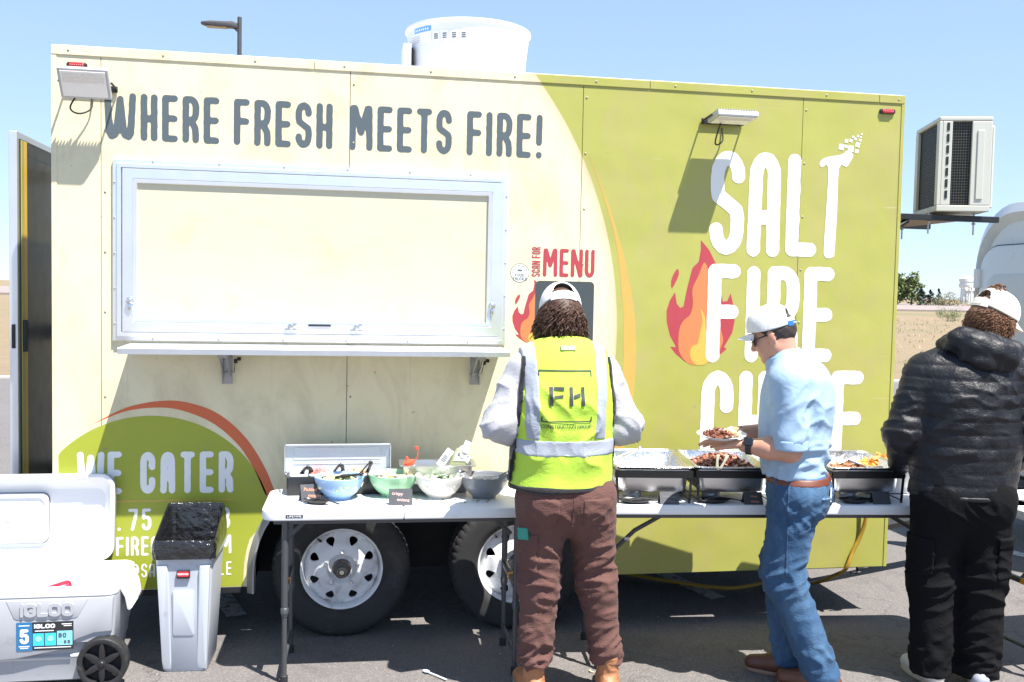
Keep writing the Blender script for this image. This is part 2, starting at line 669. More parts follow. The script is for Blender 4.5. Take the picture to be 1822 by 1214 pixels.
def wrap_mat(name, kind):
    """vinyl wrap of the trailer: cream inside the big printed circle, lime green outside it"""
    m, nt, b = _mat(name)
    co = nt.nodes.new('ShaderNodeTexCoord').outputs['Object']
    sx = nt.nodes.new('ShaderNodeSeparateXYZ')
    nt.links.new(co, sx.inputs[0])
    x, z = sx.outputs[0], sx.outputs[2]
    n1 = NOISE(nt, co, 3.0, 5, 0.65)
    cream = MIX(nt, n1, (0.69, 0.62, 0.41), (0.78, 0.71, 0.49))
    green = MIX(nt, n1, (0.335, 0.335, 0.072), (0.405, 0.40, 0.098))
    if kind == 'wall':
        dx = MATH(nt, 'SUBTRACT', x, 0.674)
        dz = MATH(nt, 'SUBTRACT', z, 1.53)
        d = MATH(nt, 'SQRT', MATH(nt, 'ADD', MATH(nt, 'MULTIPLY', dx, dx), MATH(nt, 'MULTIPLY', dz, dz)))
        e = MATH(nt, 'MULTIPLY', MATH(nt, 'SUBTRACT', d, 1.955), 1 / 0.09, True)
        e = MATH(nt, 'MULTIPLY', e, MATH(nt, 'MULTIPLY', e, 0.8))
        cream2 = MIX(nt, e, cream, (0.62, 0.45, 0.28))
        g = MATH(nt, 'MULTIPLY', MATH(nt, 'SUBTRACT', d, 2.044), 1 / 0.004, True)
        base = MIX(nt, g, cream2, green)
    else:
        base = green if kind == 'green' else cream
    # road film, brown stains and small specks
    s = RAMP(nt, NOISE(nt, MAPPING(nt, co, (2.6, 1, 1.5)), 1.6, 7, 0.7, 0.6), [(0.47, (0, 0, 0)), (0.74, (1, 1, 1))])
    base = MIX(nt, MATH(nt, 'MULTIPLY', s, 0.45), base, (0.40, 0.31, 0.18))
    v = RAMP(nt, NOISE(nt, MAPPING(nt, co, (30, 1, 30)), 1.0, 2, 0.5), [(0.71, (0, 0, 0)), (0.76, (1, 1, 1))])
    base = MIX(nt, MATH(nt, 'MULTIPLY', v, 0.6), base, (0.30, 0.25, 0.16))
    sc = RAMP(nt, NOISE(nt, MAPPING(nt, co, (3, 1, 55)), 1.0, 3, 0.5), [(0.70, (0, 0, 0)), (0.76, (1, 1, 1))])
    base = MIX(nt, MATH(nt, 'MULTIPLY', sc, 0.16), base, (0.78, 0.76, 0.66))
    dr = RAMP(nt, NOISE(nt, MAPPING(nt, co, (26, 1, 1.1)), 1.0, 4, 0.6), [(0.60, (0, 0, 0)), (0.78, (1, 1, 1))])
    base = MIX(nt, MATH(nt, 'MULTIPLY', dr, 0.30), base, (0.36, 0.29, 0.18))
    nt.links.new(base, b.inputs['Base Color'])
    rr = MATH(nt, 'ADD', MATH(nt, 'MULTIPLY', n1, 0.2), 0.30)
    nt.links.new(rr, b.inputs['Roughness'])
    h = MATH(nt, 'ADD', NOISE(nt, co, 2.2, 2), MATH(nt, 'MULTIPLY', NOISE(nt, co, 45, 2), 0.03))
    BUMP(nt, b, h, 0.32, 0.035)
    return m


wall_m, green_m, cream_m = wrap_mat('wrap_wall', 'wall'), wrap_mat('wrap_green', 'green'), wrap_mat('wrap_cream', 'cream')
alu_m = M('aluminium', (0.86, 0.87, 0.89), 0.36, 0.85, 0.05, 5, 0.06, 30, 0.002)
alu_d = M('aluminium_dull', (0.55, 0.56, 0.58), 0.5, 0.8, 0.12, 8, 0.1, 40, 0.002)
black_steel = M('black_steel', (0.018, 0.020, 0.024), 0.45, 0.2, 0.2, 12, 0.1, 80, 0.001)
under_m = M('underbody', (0.02, 0.02, 0.02), 0.8, 0, 0.3, 5, 0.2, 30, 0.004)
white_paint = M('white_paint', (0.80, 0.81, 0.82), 0.35, 0, 0.04, 5)
rubber_m = M('rubber', (0.022, 0.022, 0.023), 0.75, 0, 0.25, 14, 0.25, 120, 0.001, dirt=(0.06, 0.055, 0.05), dirt_s=5, dirt_a=(0.55, 0.75))
red_lens = M('red_lens', (0.55, 0.02, 0.03), 0.2, 0, 0.1, 30, coat=0.6)
dark_gap = M('seam_dark', (0.05, 0.048, 0.04), 0.8)
screw_m = M('screw_head', (0.34, 0.33, 0.22), 0.6, 0.2)

TR = thing('food_trailer', 'cream and lime green food trailer with closed serving window on tandem wheels', 'food trailer')


def slab(x0, x1, notch=None):
    """outline of one wall panel (x, z); notch: list of points replacing the bottom edge, left to right"""
    zt = ZT - 0.043
    bot = notch if notch else [(x0, ZB), (x1, ZB)]
    return bot + [(x1, zt), (x0, zt)]


AL, AR, AZ = 0.905, 2.665, 0.715
arcL = [(AL, ZB)] + [(AL + 0.26 - 0.26 * math.cos(t), ZB + 0.06 + (AZ - ZB - 0.06) * math.sin(t)) for t in [rad(9 * i) for i in range(11)]]
arcR = [(AR - 0.26 + 0.26 * math.sin(t), ZB + 0.06 + (AZ - ZB - 0.06) * math.cos(t)) for t in [rad(9 * i) for i in range(11)]] + [(AR, ZB)]
seams = [0, 0.211, 1.352, 2.514, 3.705, XR]
G = 0.0016
outl = [slab(0, 0.211 - G),
        [(0.211 + G, ZB)] + arcL + slab(0.211 + G, 1.352 - G, [(1.352 - G, AZ)]),
        slab(1.352 + G, 2.514 - G, [(1.352 + G, AZ), (2.514 - G, AZ)]),
        None, slab(3.705 + G, XR)]
_aR = [p for p in arcR if p[0] > 2.52]
_x0 = 2.514 + G
_zz = ZB + 0.06 + (AZ - ZB - 0.06) * math.sqrt(max(0, 1 - ((_x0 - (AR - 0.26)) / 0.26) ** 2))
outl[3] = [(_x0, _zz)] + _aR + [(3.705 - G, ZB), (3.705 - G, ZT - 0.043), (_x0, ZT - 0.043)]
outl[1] = [(0.211 + G, ZB)] + arcL + [(1.352 - G, AZ), (1.352 - G, ZT - 0.043), (0.211 + G, ZT - 0.043)]
for pts in outl:
    B().prism(pts, 0.0, 0.012, 'y').build('wall_panel', wall_m, TR)
# dark backing behind the seams, and the box itself
b = B()
b.prism([(0.004, ZB + .004)] + [(p[0] - .004, p[1] + .004) for p in arcL] + [(p[0] + .004, p[1] + .004) for p in arcR] + [(XR - .004, ZB + .004), (XR - .004, ZT - .05), (.004, ZT - .05)], 0.0125, 0.05, 'y')
b.build('wall_frame', dark_gap, TR)
B().box(-0.0, 0.03, 0.013, TW, ZB, ZT - 0.02, 0.004).build('end_wall', cream_m, TR)
B().box(XR - 0.03, XR, 0.0131, TW, ZB, ZT - 0.02, 0.004).build('end_wall', green_m, TR)
B().box(0.03, XR - 0.03, TW - 0.04, TW - 0.001, ZB, ZT - 0.03).build('rear_wall', cream_m, TR)
B().box(0.002, XR - 0.002, 0.004, TW, ZT - 0.018, ZT + 0.004, 0.006).build('roof', white_paint, TR)
B().box(0.03, XR - 0.03, 0.46, TW - 0.04, ZB + 0.051, ZB + 0.16).build('floor_pan', under_m, TR)
# top edge trim in lengths
for x0, x1 in ((-0.004, 1.18), (1.182, 2.86), (2.862, 4.135), (4.137, XR + 0.004)):
    B().box(x0, x1, -0.006, 0.02, ZT - 0.044, ZT, 0.0025).build('roof_trim', wall_m, TR)
B().box(-0.006, 0.018, -0.004, 0.012, ZB - 0.002, ZT - 0.045, 0.002).build('corner_trim', cream_m, TR)
B().box(XR - 0.014, XR + 0.006, -0.004, 0.012, ZB - 0.002, ZT - 0.045, 0.002).build('corner_trim', green_m, TR)
B().box(0.02, AL - 0.05, -0.002, 0.03, ZB - 0.03, ZB - 0.001, 0.002).build('bottom_rail', black_steel, TR)
# screws along the trim and seams
_sb = B()
_sb.lathe([(0.0, -0.003), (0.0045, -0.0025), (0.006, 0.0)], 8, axis='y')
scr = _sb.build('screw', screw_m, TR, 60)
spots = [(0.07 + 0.418 * i, -0.006, ZT - 0.022) for i in range(11)]
for sx_ in seams[1:-1]:
    for z_ in (2.72, 2.44, 2.16, 1.88, 1.6, 1.2, 0.95):
        if not (0.26 < sx_ < 2.15 and 1.42 < z_ < 2.34):
            spots.append((sx_ + 0.018, 0.0, z_))
scr.location = spots[0]
for p in spots[1:]:
    c = scr.copy()
    link(c, TR)
    c.location = p

# ---- wheel arch
b = B()
path = [Vector((p[0], 0, p[1])) for p in ([(AL, ZB - 0.03)] + arcL[1:] + arcR[:-1] + [(AR, ZB - 0.03)])]
mid = Vector(((AL + AR) / 2, 0, ZB))
secs = []
for i, p in enumerate(path):
    t = (path[min(i + 1, len(path) - 1)] - path[max(i - 1, 0)]).normalized()
    n = Vector((-t.z, 0, t.x))
    secs.append([p + n * 0.022 + Vector((0, -0.006, 0)), p - n * 0.004 + Vector((0, -0.03, 0)), p - n * 0.012 + Vector((0, -0.03, 0)), p - n * 0.014 + Vector((0, 0.05, 0)), p - n * 0.004 + Vector((0, 0.05, 0)), p + n * 0.022 + Vector((0, 0.0, 0))])
b.loft(secs)
b.build('fender_trim', M('fender_alu', (0.36, 0.36, 0.37), 0.55, 0.6, 0.2, 10), TR, 40)
b = B()
ins = [(p.x, p.z) for p in path]
b.loft([[Vector((x, 0.051, z)), Vector((x, 0.42, z)), Vector((x, 0.42, z + 0.01)), Vector((x, 0.051, z + 0.01))] for x, z in ins])
b.box(AL, AR, 0.42, 0.44, ZB - 0.03, AZ + 0.02)
b.build('wheel_well', under_m, TR)

# ---- wheels
WZ, WR = 0.335, 0.342


def make_wheel(x):
    rim_m = M('wheel_white', (0.78, 0.79, 0.81), 0.35, 0.0, 0.05, 8, dirt=(0.20, 0.17, 0.14), dirt_s=9, dirt_a=(0.5, 0.85))
    # disc with eight windows
    b = B()
    bm = b.bm

    def dep(r):
        pts = [(0.0, -0.012), (0.055, -0.012), (0.075, -0.030), (0.105, -0.026), (0.165, 0.004), (0.185, 0.012)]
        for (r0, d0), (r1, d1) in zip(pts, pts[1:]):
            if r <= r1:
                t = (r - r0) / (r1 - r0)
                t = t * t * (3 - 2 * t)
                return d0 + (d1 - d0) * t
        return 0.012

    def P(r, a, dy=0):
        return bm.verts.new((r * math.cos(a), dep(r) + dy, r * math.sin(a)))
    r0, r1 = 0.094, 0.182
    for k in range(8):
        a0 = 2 * math.pi * (k + 0.5) / 8
        hw = math.pi / 8
        N = 24
        outer, hole, back = [], [], []
        for i in range(N):
            t = i / N * 4
            s, u = int(t), t - int(t)
            if s == 0:
                r, a = r0, -hw + 2 * hw * u
            elif s == 1:
                r, a = r0 + (r1 - r0) * u, hw
            elif s == 2:
                r, a = r1, hw - 2 * hw * u
            else:
                r, a = r1 - (r1 - r0) * u, -hw
            outer.append(P(r, a0 + a))
            # rounded triangle, wide end outside
            th = math.atan2((r - (r0 + r1) / 2) / (r1 - r0), a / (2 * hw))
            cx_, cz_ = math.cos(th), math.sin(th)
            wy_ = 0.0225 * cz_
            wx_ = 0.0265 * cx_ * (0.72 + 0.42 * cz_)
            rr = 0.143 + wy_
            hole.append(P(rr, a0 + wx_ / rr))
            back.append(P(rr, a0 + wx_ / rr, 0.012))
        for i in range(N):
            j = (i + 1) % N
            bm.faces.new((outer[i], outer[j], hole[j], hole[i]))
            bm.faces.new((hole[i], hole[j], back[j], back[i]))
    # centre disc and rim lips
    prof = [(0.034, -0.012), (0.055, -0.012)] + [(r, dep(r)) for r in (0.06, 0.068, 0.075, 0.085, 0.094)]
    b.lathe(prof, 48, axis='y')
    prof = [(0.182, dep(0.182)), (0.186, 0.018), (0.188, 0.004), (0.190, -0.016), (0.196, -0.030), (0.203, -0.034), (0.209, -0.030), (0.211, -0.020), (0.206, -0.012)]
    b.lathe(prof, 64, axis='y')
    bmesh.ops.remove_doubles(bm, verts=list(bm.verts), dist=0.0004)
    w = b.build('wheel', rim_m, TR, 40)
    w.location = (x, 0.05, WZ)
    # tyre with shoulder blocks
    b = B()
    prof = [(0.196, 0.0), (0.204, -0.026), (0.212, -0.036), (0.225, -0.046), (0.232, -0.0475), (0.245, -0.052), (0.252, -0.0515), (0.268, -0.054), (0.290, -0.054), (0.300, -0.0535), (0.312, -0.052), (0.322, -0.048), (0.334, -0.038), (0.340, -0.026), (0.3415, -0.004), (0.335, 0.0), (0.335, 0.008), (0.342, 0.012), (0.3425, 0.05), (0.336, 0.054), (0.336, 0.062), (0.3425, 0.066), (0.342, 0.1), (0.335, 0.104), (0.335, 0.112), (0.3415, 0.116), (0.335, 0.146), (0.31, 0.165), (0.22, 0.155), (0.196, 0.12)]
    prof = [(r, h - 0.01) for r, h in prof]

    def mod(k, j, a):
        if 11 <= k <= 25 and j % 4 == 0:
            return 0.986
        return 1.0
    b.lathe(prof, 224, axis='y', mod=mod, closed=True)
    ty = b.build('tyre', rubber_m, w, 28)
    # hub with grease cap, nuts, valve
    b = B()
    b.lathe([(0.047, -0.012), (0.047, -0.020), (0.041, -0.024), (0.040, -0.060), (0.036, -0.066), (0.030, -0.068), (0.0295, -0.088), (0.025, -0.094), (0.018, -0.095), (0.016, -0.088), (0.0, -0.088)], 32, axis='y')
    b.build('hub', M('hub_metal', (0.16, 0.15, 0.14), 0.5, 0.8, 0.3, 30), w, 40)
    b = B()
    b.lathe([(0.0, -0.096), (0.011, -0.096), (0.012, -0.090), (0.012, -0.085)], 16, axis='y')
    b.build('grease_cap', M('cap_metal', (0.5, 0.48, 0.44), 0.35, 0.9), w, 40)
    for k in range(5):
        a = 2 * math.pi * k / 5 + 0.3
        b = B()
        b.lathe([(0.011, -0.028), (0.0115, -0.036), (0.009, -0.046), (0.004, -0.050), (0.0, -0.0505)], 6, c=(0.082 * math.cos(a), 0, 0.082 * math.sin(a)), axis='y')
        b.build('lug_nut', alu_m, w)
    b = B()
    b.tube([(-0.105, 0.0, 0.135), (-0.112, -0.025, 0.147), (-0.118, -0.045, 0.156)], [0.007, 0.005, 0.005], 8)
    b.build('valve_stem', rubber_m, w)
    # raised brand letters on the sidewall
    lm = M('tyre_letters', (0.045, 0.045, 0.046), 0.7)
    ang0 = rad(16)

    def fn(u, v):
        a = ang0 - u / 0.276
        r = 0.262 + v
        return (r * math.cos(a), -0.0665, r * math.sin(a))
    word('tyre_lettering', 'WANDA', 0, 0.17, 0, 0.028, lm, w, 0.0045, fn=fn, w=.75, gap=.22, cells=14)
    return w


for wx in (1.338, 2.226):
    make_wheel(wx)
b = B()
for wx in (1.338, 2.226):
    b.tube([(wx, 0.1, WZ), (wx, TW - 0.2, WZ)], 0.035, 10)
    b.prism([(wx - 0.32, 0.30), (wx, 0.24), (wx + 0.32, 0.30), (wx + 0.32, 0.32), (wx, 0.27), (wx - 0.32, 0.32)], 0.27, 0.33, 'y')
b.build('axle', under_m, TR)
b = B()
b.box(0.05, XR - 0.03, 0.46, 0.54, ZB - 0.06, ZB + 0.05)
b.box(0.05, XR - 0.03, TW - 0.5, TW - 0.42, ZB - 0.06, ZB + 0.05)
for x in (0.3, 1.0, 2.7, 3.4, 4.0):
    b.box(x, x + 0.06, 0.55, TW - 0.51, ZB - 0.04, ZB + 0.049)
b.build('chassis', under_m, TR)
# the far side's wheels, seen under the body
for wx in (1.338, 2.226):
    b = B()
    b.lathe([(0.2, TW - 0.22), (0.33, TW - 0.22), (0.342, TW - 0.18), (0.342, TW - 0.04), (0.33, TW), (0.2, TW)], 48, c=(wx, 0, WZ), axis='y', closed=True)
    b.lathe([(0.0, TW - 0.1), (0.2, TW - 0.1)], 32, c=(wx, 0, WZ), axis='y')
    b.build('far_wheel', rubber_m, TR, 40)

# ---- serving window
WX0, WX1, WZ0, WZ1 = 0.265, 2.136, 1.465, 2.314


def frame_ring(name, x0, x1, z0, z1, w, prof, mat, parent):
    """mitred picture frame: prof is a list of (inset 0..1 of w, y)"""
    b = B()
    secs = []
    for t, y in prof:
        d = w * t
        secs.append([(x0 + d, y, z0 + d), (x1 - d, y, z0 + d), (x1 - d, y, z1 - d), (x0 + d, y, z1 - d)])
    b.loft(secs, False, False)
    return b.build(name, mat, parent, 20)


frame_ring('window_frame', WX0, WX1, WZ0, WZ1, 0.041, [(0, 0), (0, -0.014), (0.06, -0.018), (0.45, -0.020), (0.55, -0.030), (0.95, -0.030), (1, -0.026), (1, 0.004)], alu_m, TR)
HX0, HX1, HZ0, HZ1 = 0.309, 2.103, 1.507, 2.272
hatch = frame_ring('serving_hatch', HX0, HX1, HZ0, HZ1, 0.068, [(0, 0.004), (0, -0.026), (0.04, -0.030), (0.66, -0.032), (0.7, -0.028), (0.74, -0.032), (0.97, -0.030), (1.0, -0.026), (1, -0.006)], alu_m, TR)
hp = M('hatch_cream', (0.61, 0.57, 0.415), 0.35, 0, 0.06, 3, 0.3, 2.5, 0.03, dirt=(0.48, 0.41, 0.26), dirt_s=4.5, dirt_a=(0.55, 0.9))
B().box(HX0 + 0.06, HX1 - 0.06, -0.018, 0.002, HZ0 + 0.06, HZ1 - 0.06).build('hatch_panel', hp, hatch)
b = B()
b.box(WX0 + 0.041, WX1 - 0.041, -0.002, 0.0, WZ0 + 0.041, WZ1 - 0.041)
b.build('window_gasket', black_steel, TR)
latch_m = M('latch_chrome', (0.7, 0.7, 0.7), 0.25, 1.0)
for lx, lz in ((0.345, 1.655), (2.062, 1.66)):
    b = B()
    b.lathe([(0.0, -0.052), (0.010, -0.051), (0.013, -0.046), (0.013, -0.036), (0.017, -0.034), (0.017, -0.030)], 20, c=(lx, 0, lz), axis='y')
    b.box(lx - 0.008, lx + 0.008, -0.043, -0.032, lz - 0.045, lz - 0.012, 0.003)
    b.build('latch', latch_m, hatch, 40)
for lx in (1.083, 1.395):
    b = B()
    b.lathe([(0.0, -0.058), (0.012, -0.056), (0.015, -0.05), (0.013, -0.03)], 16, c=(lx, 0, 1.545), axis='y')
    b.box(lx + 0.004, lx + 0.028, -0.05, -0.04, 1.545, 1.562, 0.003)
    b.box(lx - 0.03, lx + 0.03, -0.038, -0.03, 1.522, 1.534, 0.003)
    b.build('latch', latch_m, hatch, 40)
B().box(1.165, 1.272, -0.036, -0.029, 1.546, 1.553).build('drip_slot', black_steel, hatch)
fs = B()
fs.lathe([(0.0, -0.0225), (0.004, -0.0222), (0.0055, -0.019)], 8, axis='y')
fsc = fs.build('frame_screw', M('frame_screw', (0.45, 0.46, 0.48), 0.4, 0.8), TR, 60)
fsp = [(WX0 + 0.009, 0, WZ0 + 0.08 + i * 0.165) for i in range(5)] + [(WX1 - 0.009, 0, WZ0 + 0.08 + i * 0.165) for i in range(5)] + [(WX0 + 0.18 + i * 0.3, 0, WZ0 + 0.009) for i in range(6)] + [(WX0 + 0.18 + i * 0.3, 0, WZ1 - 0.009) for i in range(6)]
fsc.location = fsp[0]
for p in fsp[1:]:
    c = fsc.copy()
    link(c, TR)
    c.location = p
# ---- fold-down shelf on two brackets
SX0, SX1, SD, SZ = 0.345, 2.112, 0.30, 1.455
b = B()
b.prism([(-0.005, SZ), (-SD + 0.004, SZ - 0.004), (-SD, SZ - 0.008), (-SD, SZ - 0.033), (-SD + 0.006, SZ - 0.033), (-SD + 0.006, SZ - 0.012), (-0.005, SZ - 0.008)], SX0, SX1, 'x')
b.box(SX0, SX0 + 0.004, -SD + 0.008, -0.008, SZ - 0.031, SZ - 0.013)
b.box(SX1 - 0.004, SX1, -SD + 0.008, -0.008, SZ - 0.031, SZ - 0.013)
shelf = b.build('shelf', M('shelf_alu', (0.58, 0.59, 0.62), 0.45, 0.8, 0.1, 8), TR, 30)
B().box(SX0 + 0.005, SX1 - 0.005, -0.02, -0.004, SZ - 0.03, SZ - 0.0095).build('shelf_hinge', alu_d, shelf)
galv = M('galvanised', (0.42, 0.41, 0.42), 0.5, 0.7, 0.25, 30)
for bx0 in (0.785, 1.985):
    b = B()
    b.box(bx0 - 0.024, bx0 + 0.024, -0.006, -0.0005, 1.262, 1.41, 0.001)
    b.box(bx0 - 0.024, bx0 - 0.021, -0.022, -0.0065, 1.262, 1.41, 0.001)
    b.box(bx0 + 0.021, bx0 + 0.024, -0.022, -0.0065, 1.262, 1.41, 0.001)
    b.tube([(bx0 - 0.028, -0.016, 1.318), (bx0 + 0.030, -0.016, 1.318)], 0.004, 8)
    b.prism([(-0.02, 1.318), (-0.17, 1.405), (-0.19, 1.405), (-0.19, 1.398), (-0.03, 1.30), (-0.02, 1.30)], bx0 - 0.018, bx0 - 0.014, 'x')
    b.prism([(-0.02, 1.318), (-0.17, 1.405), (-0.19, 1.405), (-0.19, 1.398), (-0.03, 1.30), (-0.02, 1.30)], bx0 + 0.014, bx0 + 0.018, 'x')
    b.box(bx0 - 0.02, bx0 + 0.02, -0.24, -0.01, SZ - 0.0505, SZ - 0.0125, 0.001)
    for z in (1.28, 1.33, 1.38):
        b.lathe([(0, -0.0095), (0.006, -0.009), (0.007, -0.006)], 8, c=(bx0, 0, z), axis='y')
    br = b.build('shelf_bracket', galv, TR, 40)
    b = B()
    b.box(bx0 + 0.034, bx0 + 0.05, -0.05, -0.03, 1.365, 1.385, 0.002)
    b.box(bx0 + 0.05, bx0 + 0.066, -0.06, -0.03, 1.378, 1.394, 0.002)
    b.tube([(bx0 + 0.04, -0.04, 1.37), (bx0 + 0.033, -0.02, 1.32)], 0.0015, 6)
    b.build('bracket_catch', black_steel, br)

# ---- floodlights
def floodlight(x, z, tilt, name, yo):
    """arm fixed to the wall at x,z; head tilted"""
    T = Matrix.Translation((x, yo, z)) @ Matrix.Rotation(tilt, 4, 'X')
    b = B()
    b.box(-0.108, 0.108, -0.012, 0.014, -0.072, 0.072, 0.005, T)
    for i in range(15):
        b.box(-0.1 + i * 0.0137, -0.0965 + i * 0.0137, 0.0145, 0.026, -0.062, 0.062, 0, T)
    hd = b.build(name, M('lamp_body', (0.50, 0.51, 0.53), 0.45, 0.3, 0.08, 10), TR)
    b = B()
    b.box(-0.096, 0.096, -0.016, -0.0125, -0.061, 0.061, 0.0015, T)
    lens = b.build('lens', M('lamp_lens', (0.88, 0.85, 0.80), 0.25, 0.0, 0.05, 30, 0.2, 200, 0.001, coat=0.5), hd)
    b = B()
    for i in range(18):
        for j in range(3):
            xx = -0.084 + i * 0.0099
            zz = 0.012 + j * 0.016
            b.box(xx - 0.003, xx + 0.003, -0.0178, -0.0163, zz - 0.0055, zz + 0.0055, 0, T)
    b.build('led_rows', M('led_chip', (0.78, 0.72, 0.66), 0.5, 0, 0.1, 40), hd)
    b = B()
    b.tube([T @ Vector((-0.113, 0.01, 0)), Vector((x - 0.113, -0.02, z + 0.0)), Vector((x - 0.09, -0.012, z))], 0.005, 8)
    b.tube([T @ Vector((0.113, 0.01, 0)), Vector((x + 0.113, -0.02, z + 0.0)), Vector((x + 0.09, -0.012, z))], 0.005, 8)
    b.box(x - 0.115, x + 0.115, -0.018, -0.0065, z - 0.014, z + 0.014, 0.002)
    b.build('arm', black_steel, hd)
    pts = smooth_line([T @ Vector((-0.03, 0.03, -0.05)), (x - 0.07, -0.10, z - 0.105), (x - 0.045, -0.055, z - 0.125), (x + 0.0, -0.02, z - 0.095), (x - 0.0, -0.004, z - 0.03)], 8)
    B().tube(pts, 0.004, 8).build('cable', rubber_m, hd, 60)
    return hd


floodlight(0.172, 2.632, rad(36), 'floodlight', -0.135)
floodlight(3.255, 2.632, rad(83), 'floodlight', -0.145)
# ---- red marker lights
for mx in (0.108, 4.184):
    b = B()
    b.prism(rrect(mx - 0.045, mx + 0.045, 2.722, 2.748, 0.011), -0.012, -0.0006, 'y', 0.003)
    mk = b.build('marker_light', black_steel, TR, 50)
    B().prism(rrect(mx - 0.033, mx + 0.033, 2.725, 2.745, 0.008), -0.018, -0.0125, 'y', 0.003).build('lens', red_lens, mk, 50)
    b = B()
    for i in range(7):
        b.ball((mx - 0.027 + i * 0.009, -0.0185, 2.735), 0.0022, 1)
    b.build('led', M('led_pink', (0.8, 0.45, 0.45), 0.3), mk)
for z in (2.32, 2.71, 1.1):
    B().box(-0.013, -0.001, 0.02, 0.05, z, z + (0.025 if z > 2 else 0.42), 0.003).build('side_marker', red_lens, TR)

# ---- open door standing off the end wall
dm = [M('door_rim', (0.80, 0.81, 0.83), 0.35, 0.8, 0.06, 6), green_m, cream_m]
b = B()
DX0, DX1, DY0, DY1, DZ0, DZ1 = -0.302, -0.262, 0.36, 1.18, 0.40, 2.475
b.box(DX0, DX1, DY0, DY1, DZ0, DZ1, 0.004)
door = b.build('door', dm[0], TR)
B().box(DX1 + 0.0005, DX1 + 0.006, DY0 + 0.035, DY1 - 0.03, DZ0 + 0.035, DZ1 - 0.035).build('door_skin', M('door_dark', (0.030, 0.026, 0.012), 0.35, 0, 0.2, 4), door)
B().box(DX0 - 0.006, DX0 - 0.0005, DY0 + 0.035, DY1 - 0.03, DZ0 + 0.035, DZ1 - 0.035).build('door_skin', cream_m, door)
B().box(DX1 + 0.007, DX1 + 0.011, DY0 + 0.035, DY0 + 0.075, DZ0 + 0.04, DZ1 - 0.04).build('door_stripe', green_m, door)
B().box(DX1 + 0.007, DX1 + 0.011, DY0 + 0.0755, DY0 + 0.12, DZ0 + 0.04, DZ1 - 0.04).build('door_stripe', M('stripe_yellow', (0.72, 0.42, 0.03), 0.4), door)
b = B()
b.box(DX1 + 0.006, DX1 + 0.03, DY0 + 0.04, DY0 + 0.075, 1.38, 1.54, 0.005)
b.box(DX0 + 0.012, DX1 - 0.012, DY0 - 0.008, DY0 - 0.0005, 1.40, 1.52, 0.002)
b.build('door_latch', black_steel, door)
for z in (0.6, 1.4, 2.3):
    B().box(DX1 - 0.01, 0.0, DY1 + 0.001, DY1 + 0.02, z, z + 0.09, 0.003).build('door_hinge', alu_d, TR)
frame_ring('door_seal', 0, 1, 0, 1, 0.03, [(0, 0), (0, -0.004), (1, -0.004), (1, 0)], rubber_m, door).matrix_local = Matrix(((0, 1, 0, DX1 + 0.0068), (DY1 - DY0 - 0.09, 0, 0, DY0 + 0.045), (0, 0, DZ1 - DZ0 - 0.09, DZ0 + 0.045), (0, 0, 0, 1)))

# ---- exhaust curb and fan drum on the roof
vent_m = M('vent_white', (0.66, 0.67, 0.70), 0.4, 0.0, 0.03, 4)
VC = (2.05, 1.0, 0)
b = B()
b.lathe([(0.335, ZT + 0.004), (0.338, 2.95), (0.347, 3.10), (0.362, 3.235), (0.371, 3.238), (0.374, 3.245), (0.372, 3.254), (0.364, 3.256), (0.352, 3.246), (0.34, 3.10), (0.33, 2.95)], 72, c=VC)
vent = b.build('roof_vent', vent_m, TR, 40)
B().box(1.655, 1.70, 0.80, 0.98, ZT + 0.003, 3.13, 0.006).build('vent_box', vent_m, vent)
B().box(1.7005, 1.715, 0.86, 0.93, ZT + 0.003, 3.12).build('vent_gap', black_steel, vent)


def drum(u, v, off=0.0015):
    """u = metres along the drum from the camera-left side, v = height"""
    r = 0.338 + (v - 2.95) * 0.06 * (1.6 if v > 3.1 else 1.0) + off
    r = 0.347 + (v - 3.10) / 0.135 * 0.015 + off if v > 3.10 else 0.338 + (v - 2.95) / 0.15 * 0.009 + off
    a = rad(188) + u / 0.355
    return (VC[0] + r * math.cos(a), VC[1] + r * math.sin(a), v)


def drum_patch(name, u0, u1, v0, v1, mat, off=0.0015):
    vs2, fs2 = [], []
    for i in range(9):
        u = u0 + (u1 - u0) * i / 8
        vs2 += [drum(u, v0, off), drum(u, v1, off)]
    fs2 = [(2 * i, 2 * i + 2, 2 * i + 3, 2 * i + 1) for i in range(8)]
    return mesh_obj(name, vs2, fs2, mat, vent)


lab_w, lab_b, ink_m = M('label_white', (0.72, 0.73, 0.75), 0.5, 0, .02), M('label_blue', (0.10, 0.33, 0.62), 0.5, 0, .05), M('label_ink', (0.10, 0.11, 0.13), 0.6)
drum_patch('label', 0.10, 0.24, 3.195, 3.222, lab_b)
drum_patch('label', 0.05, 0.24, 3.135, 3.192, lab_w)
for i in range(4):
    drum_patch('label', 0.25 + i * 0.055, 0.295 + i * 0.055, 3.128, 3.188, lab_w)
    for j in range(3):
        drum_patch('label_print', 0.26 + i * 0.055, 0.285 + i * 0.055, 3.145 + j * 0.011, 3.152 + j * 0.011, ink_m, 0.0025)
for j in range(4):
    drum_patch('label_print', 0.06, 0.15, 3.142 + j * 0.011, 3.146 + j * 0.011, M('label_grey', (0.4, 0.41, 0.43), 0.6), 0.0025)
for i in range(7):
    drum_patch('label_print', 0.112 + i * 0.017, 0.122 + i * 0.017, 3.202, 3.214, lab_w, 0.0025)

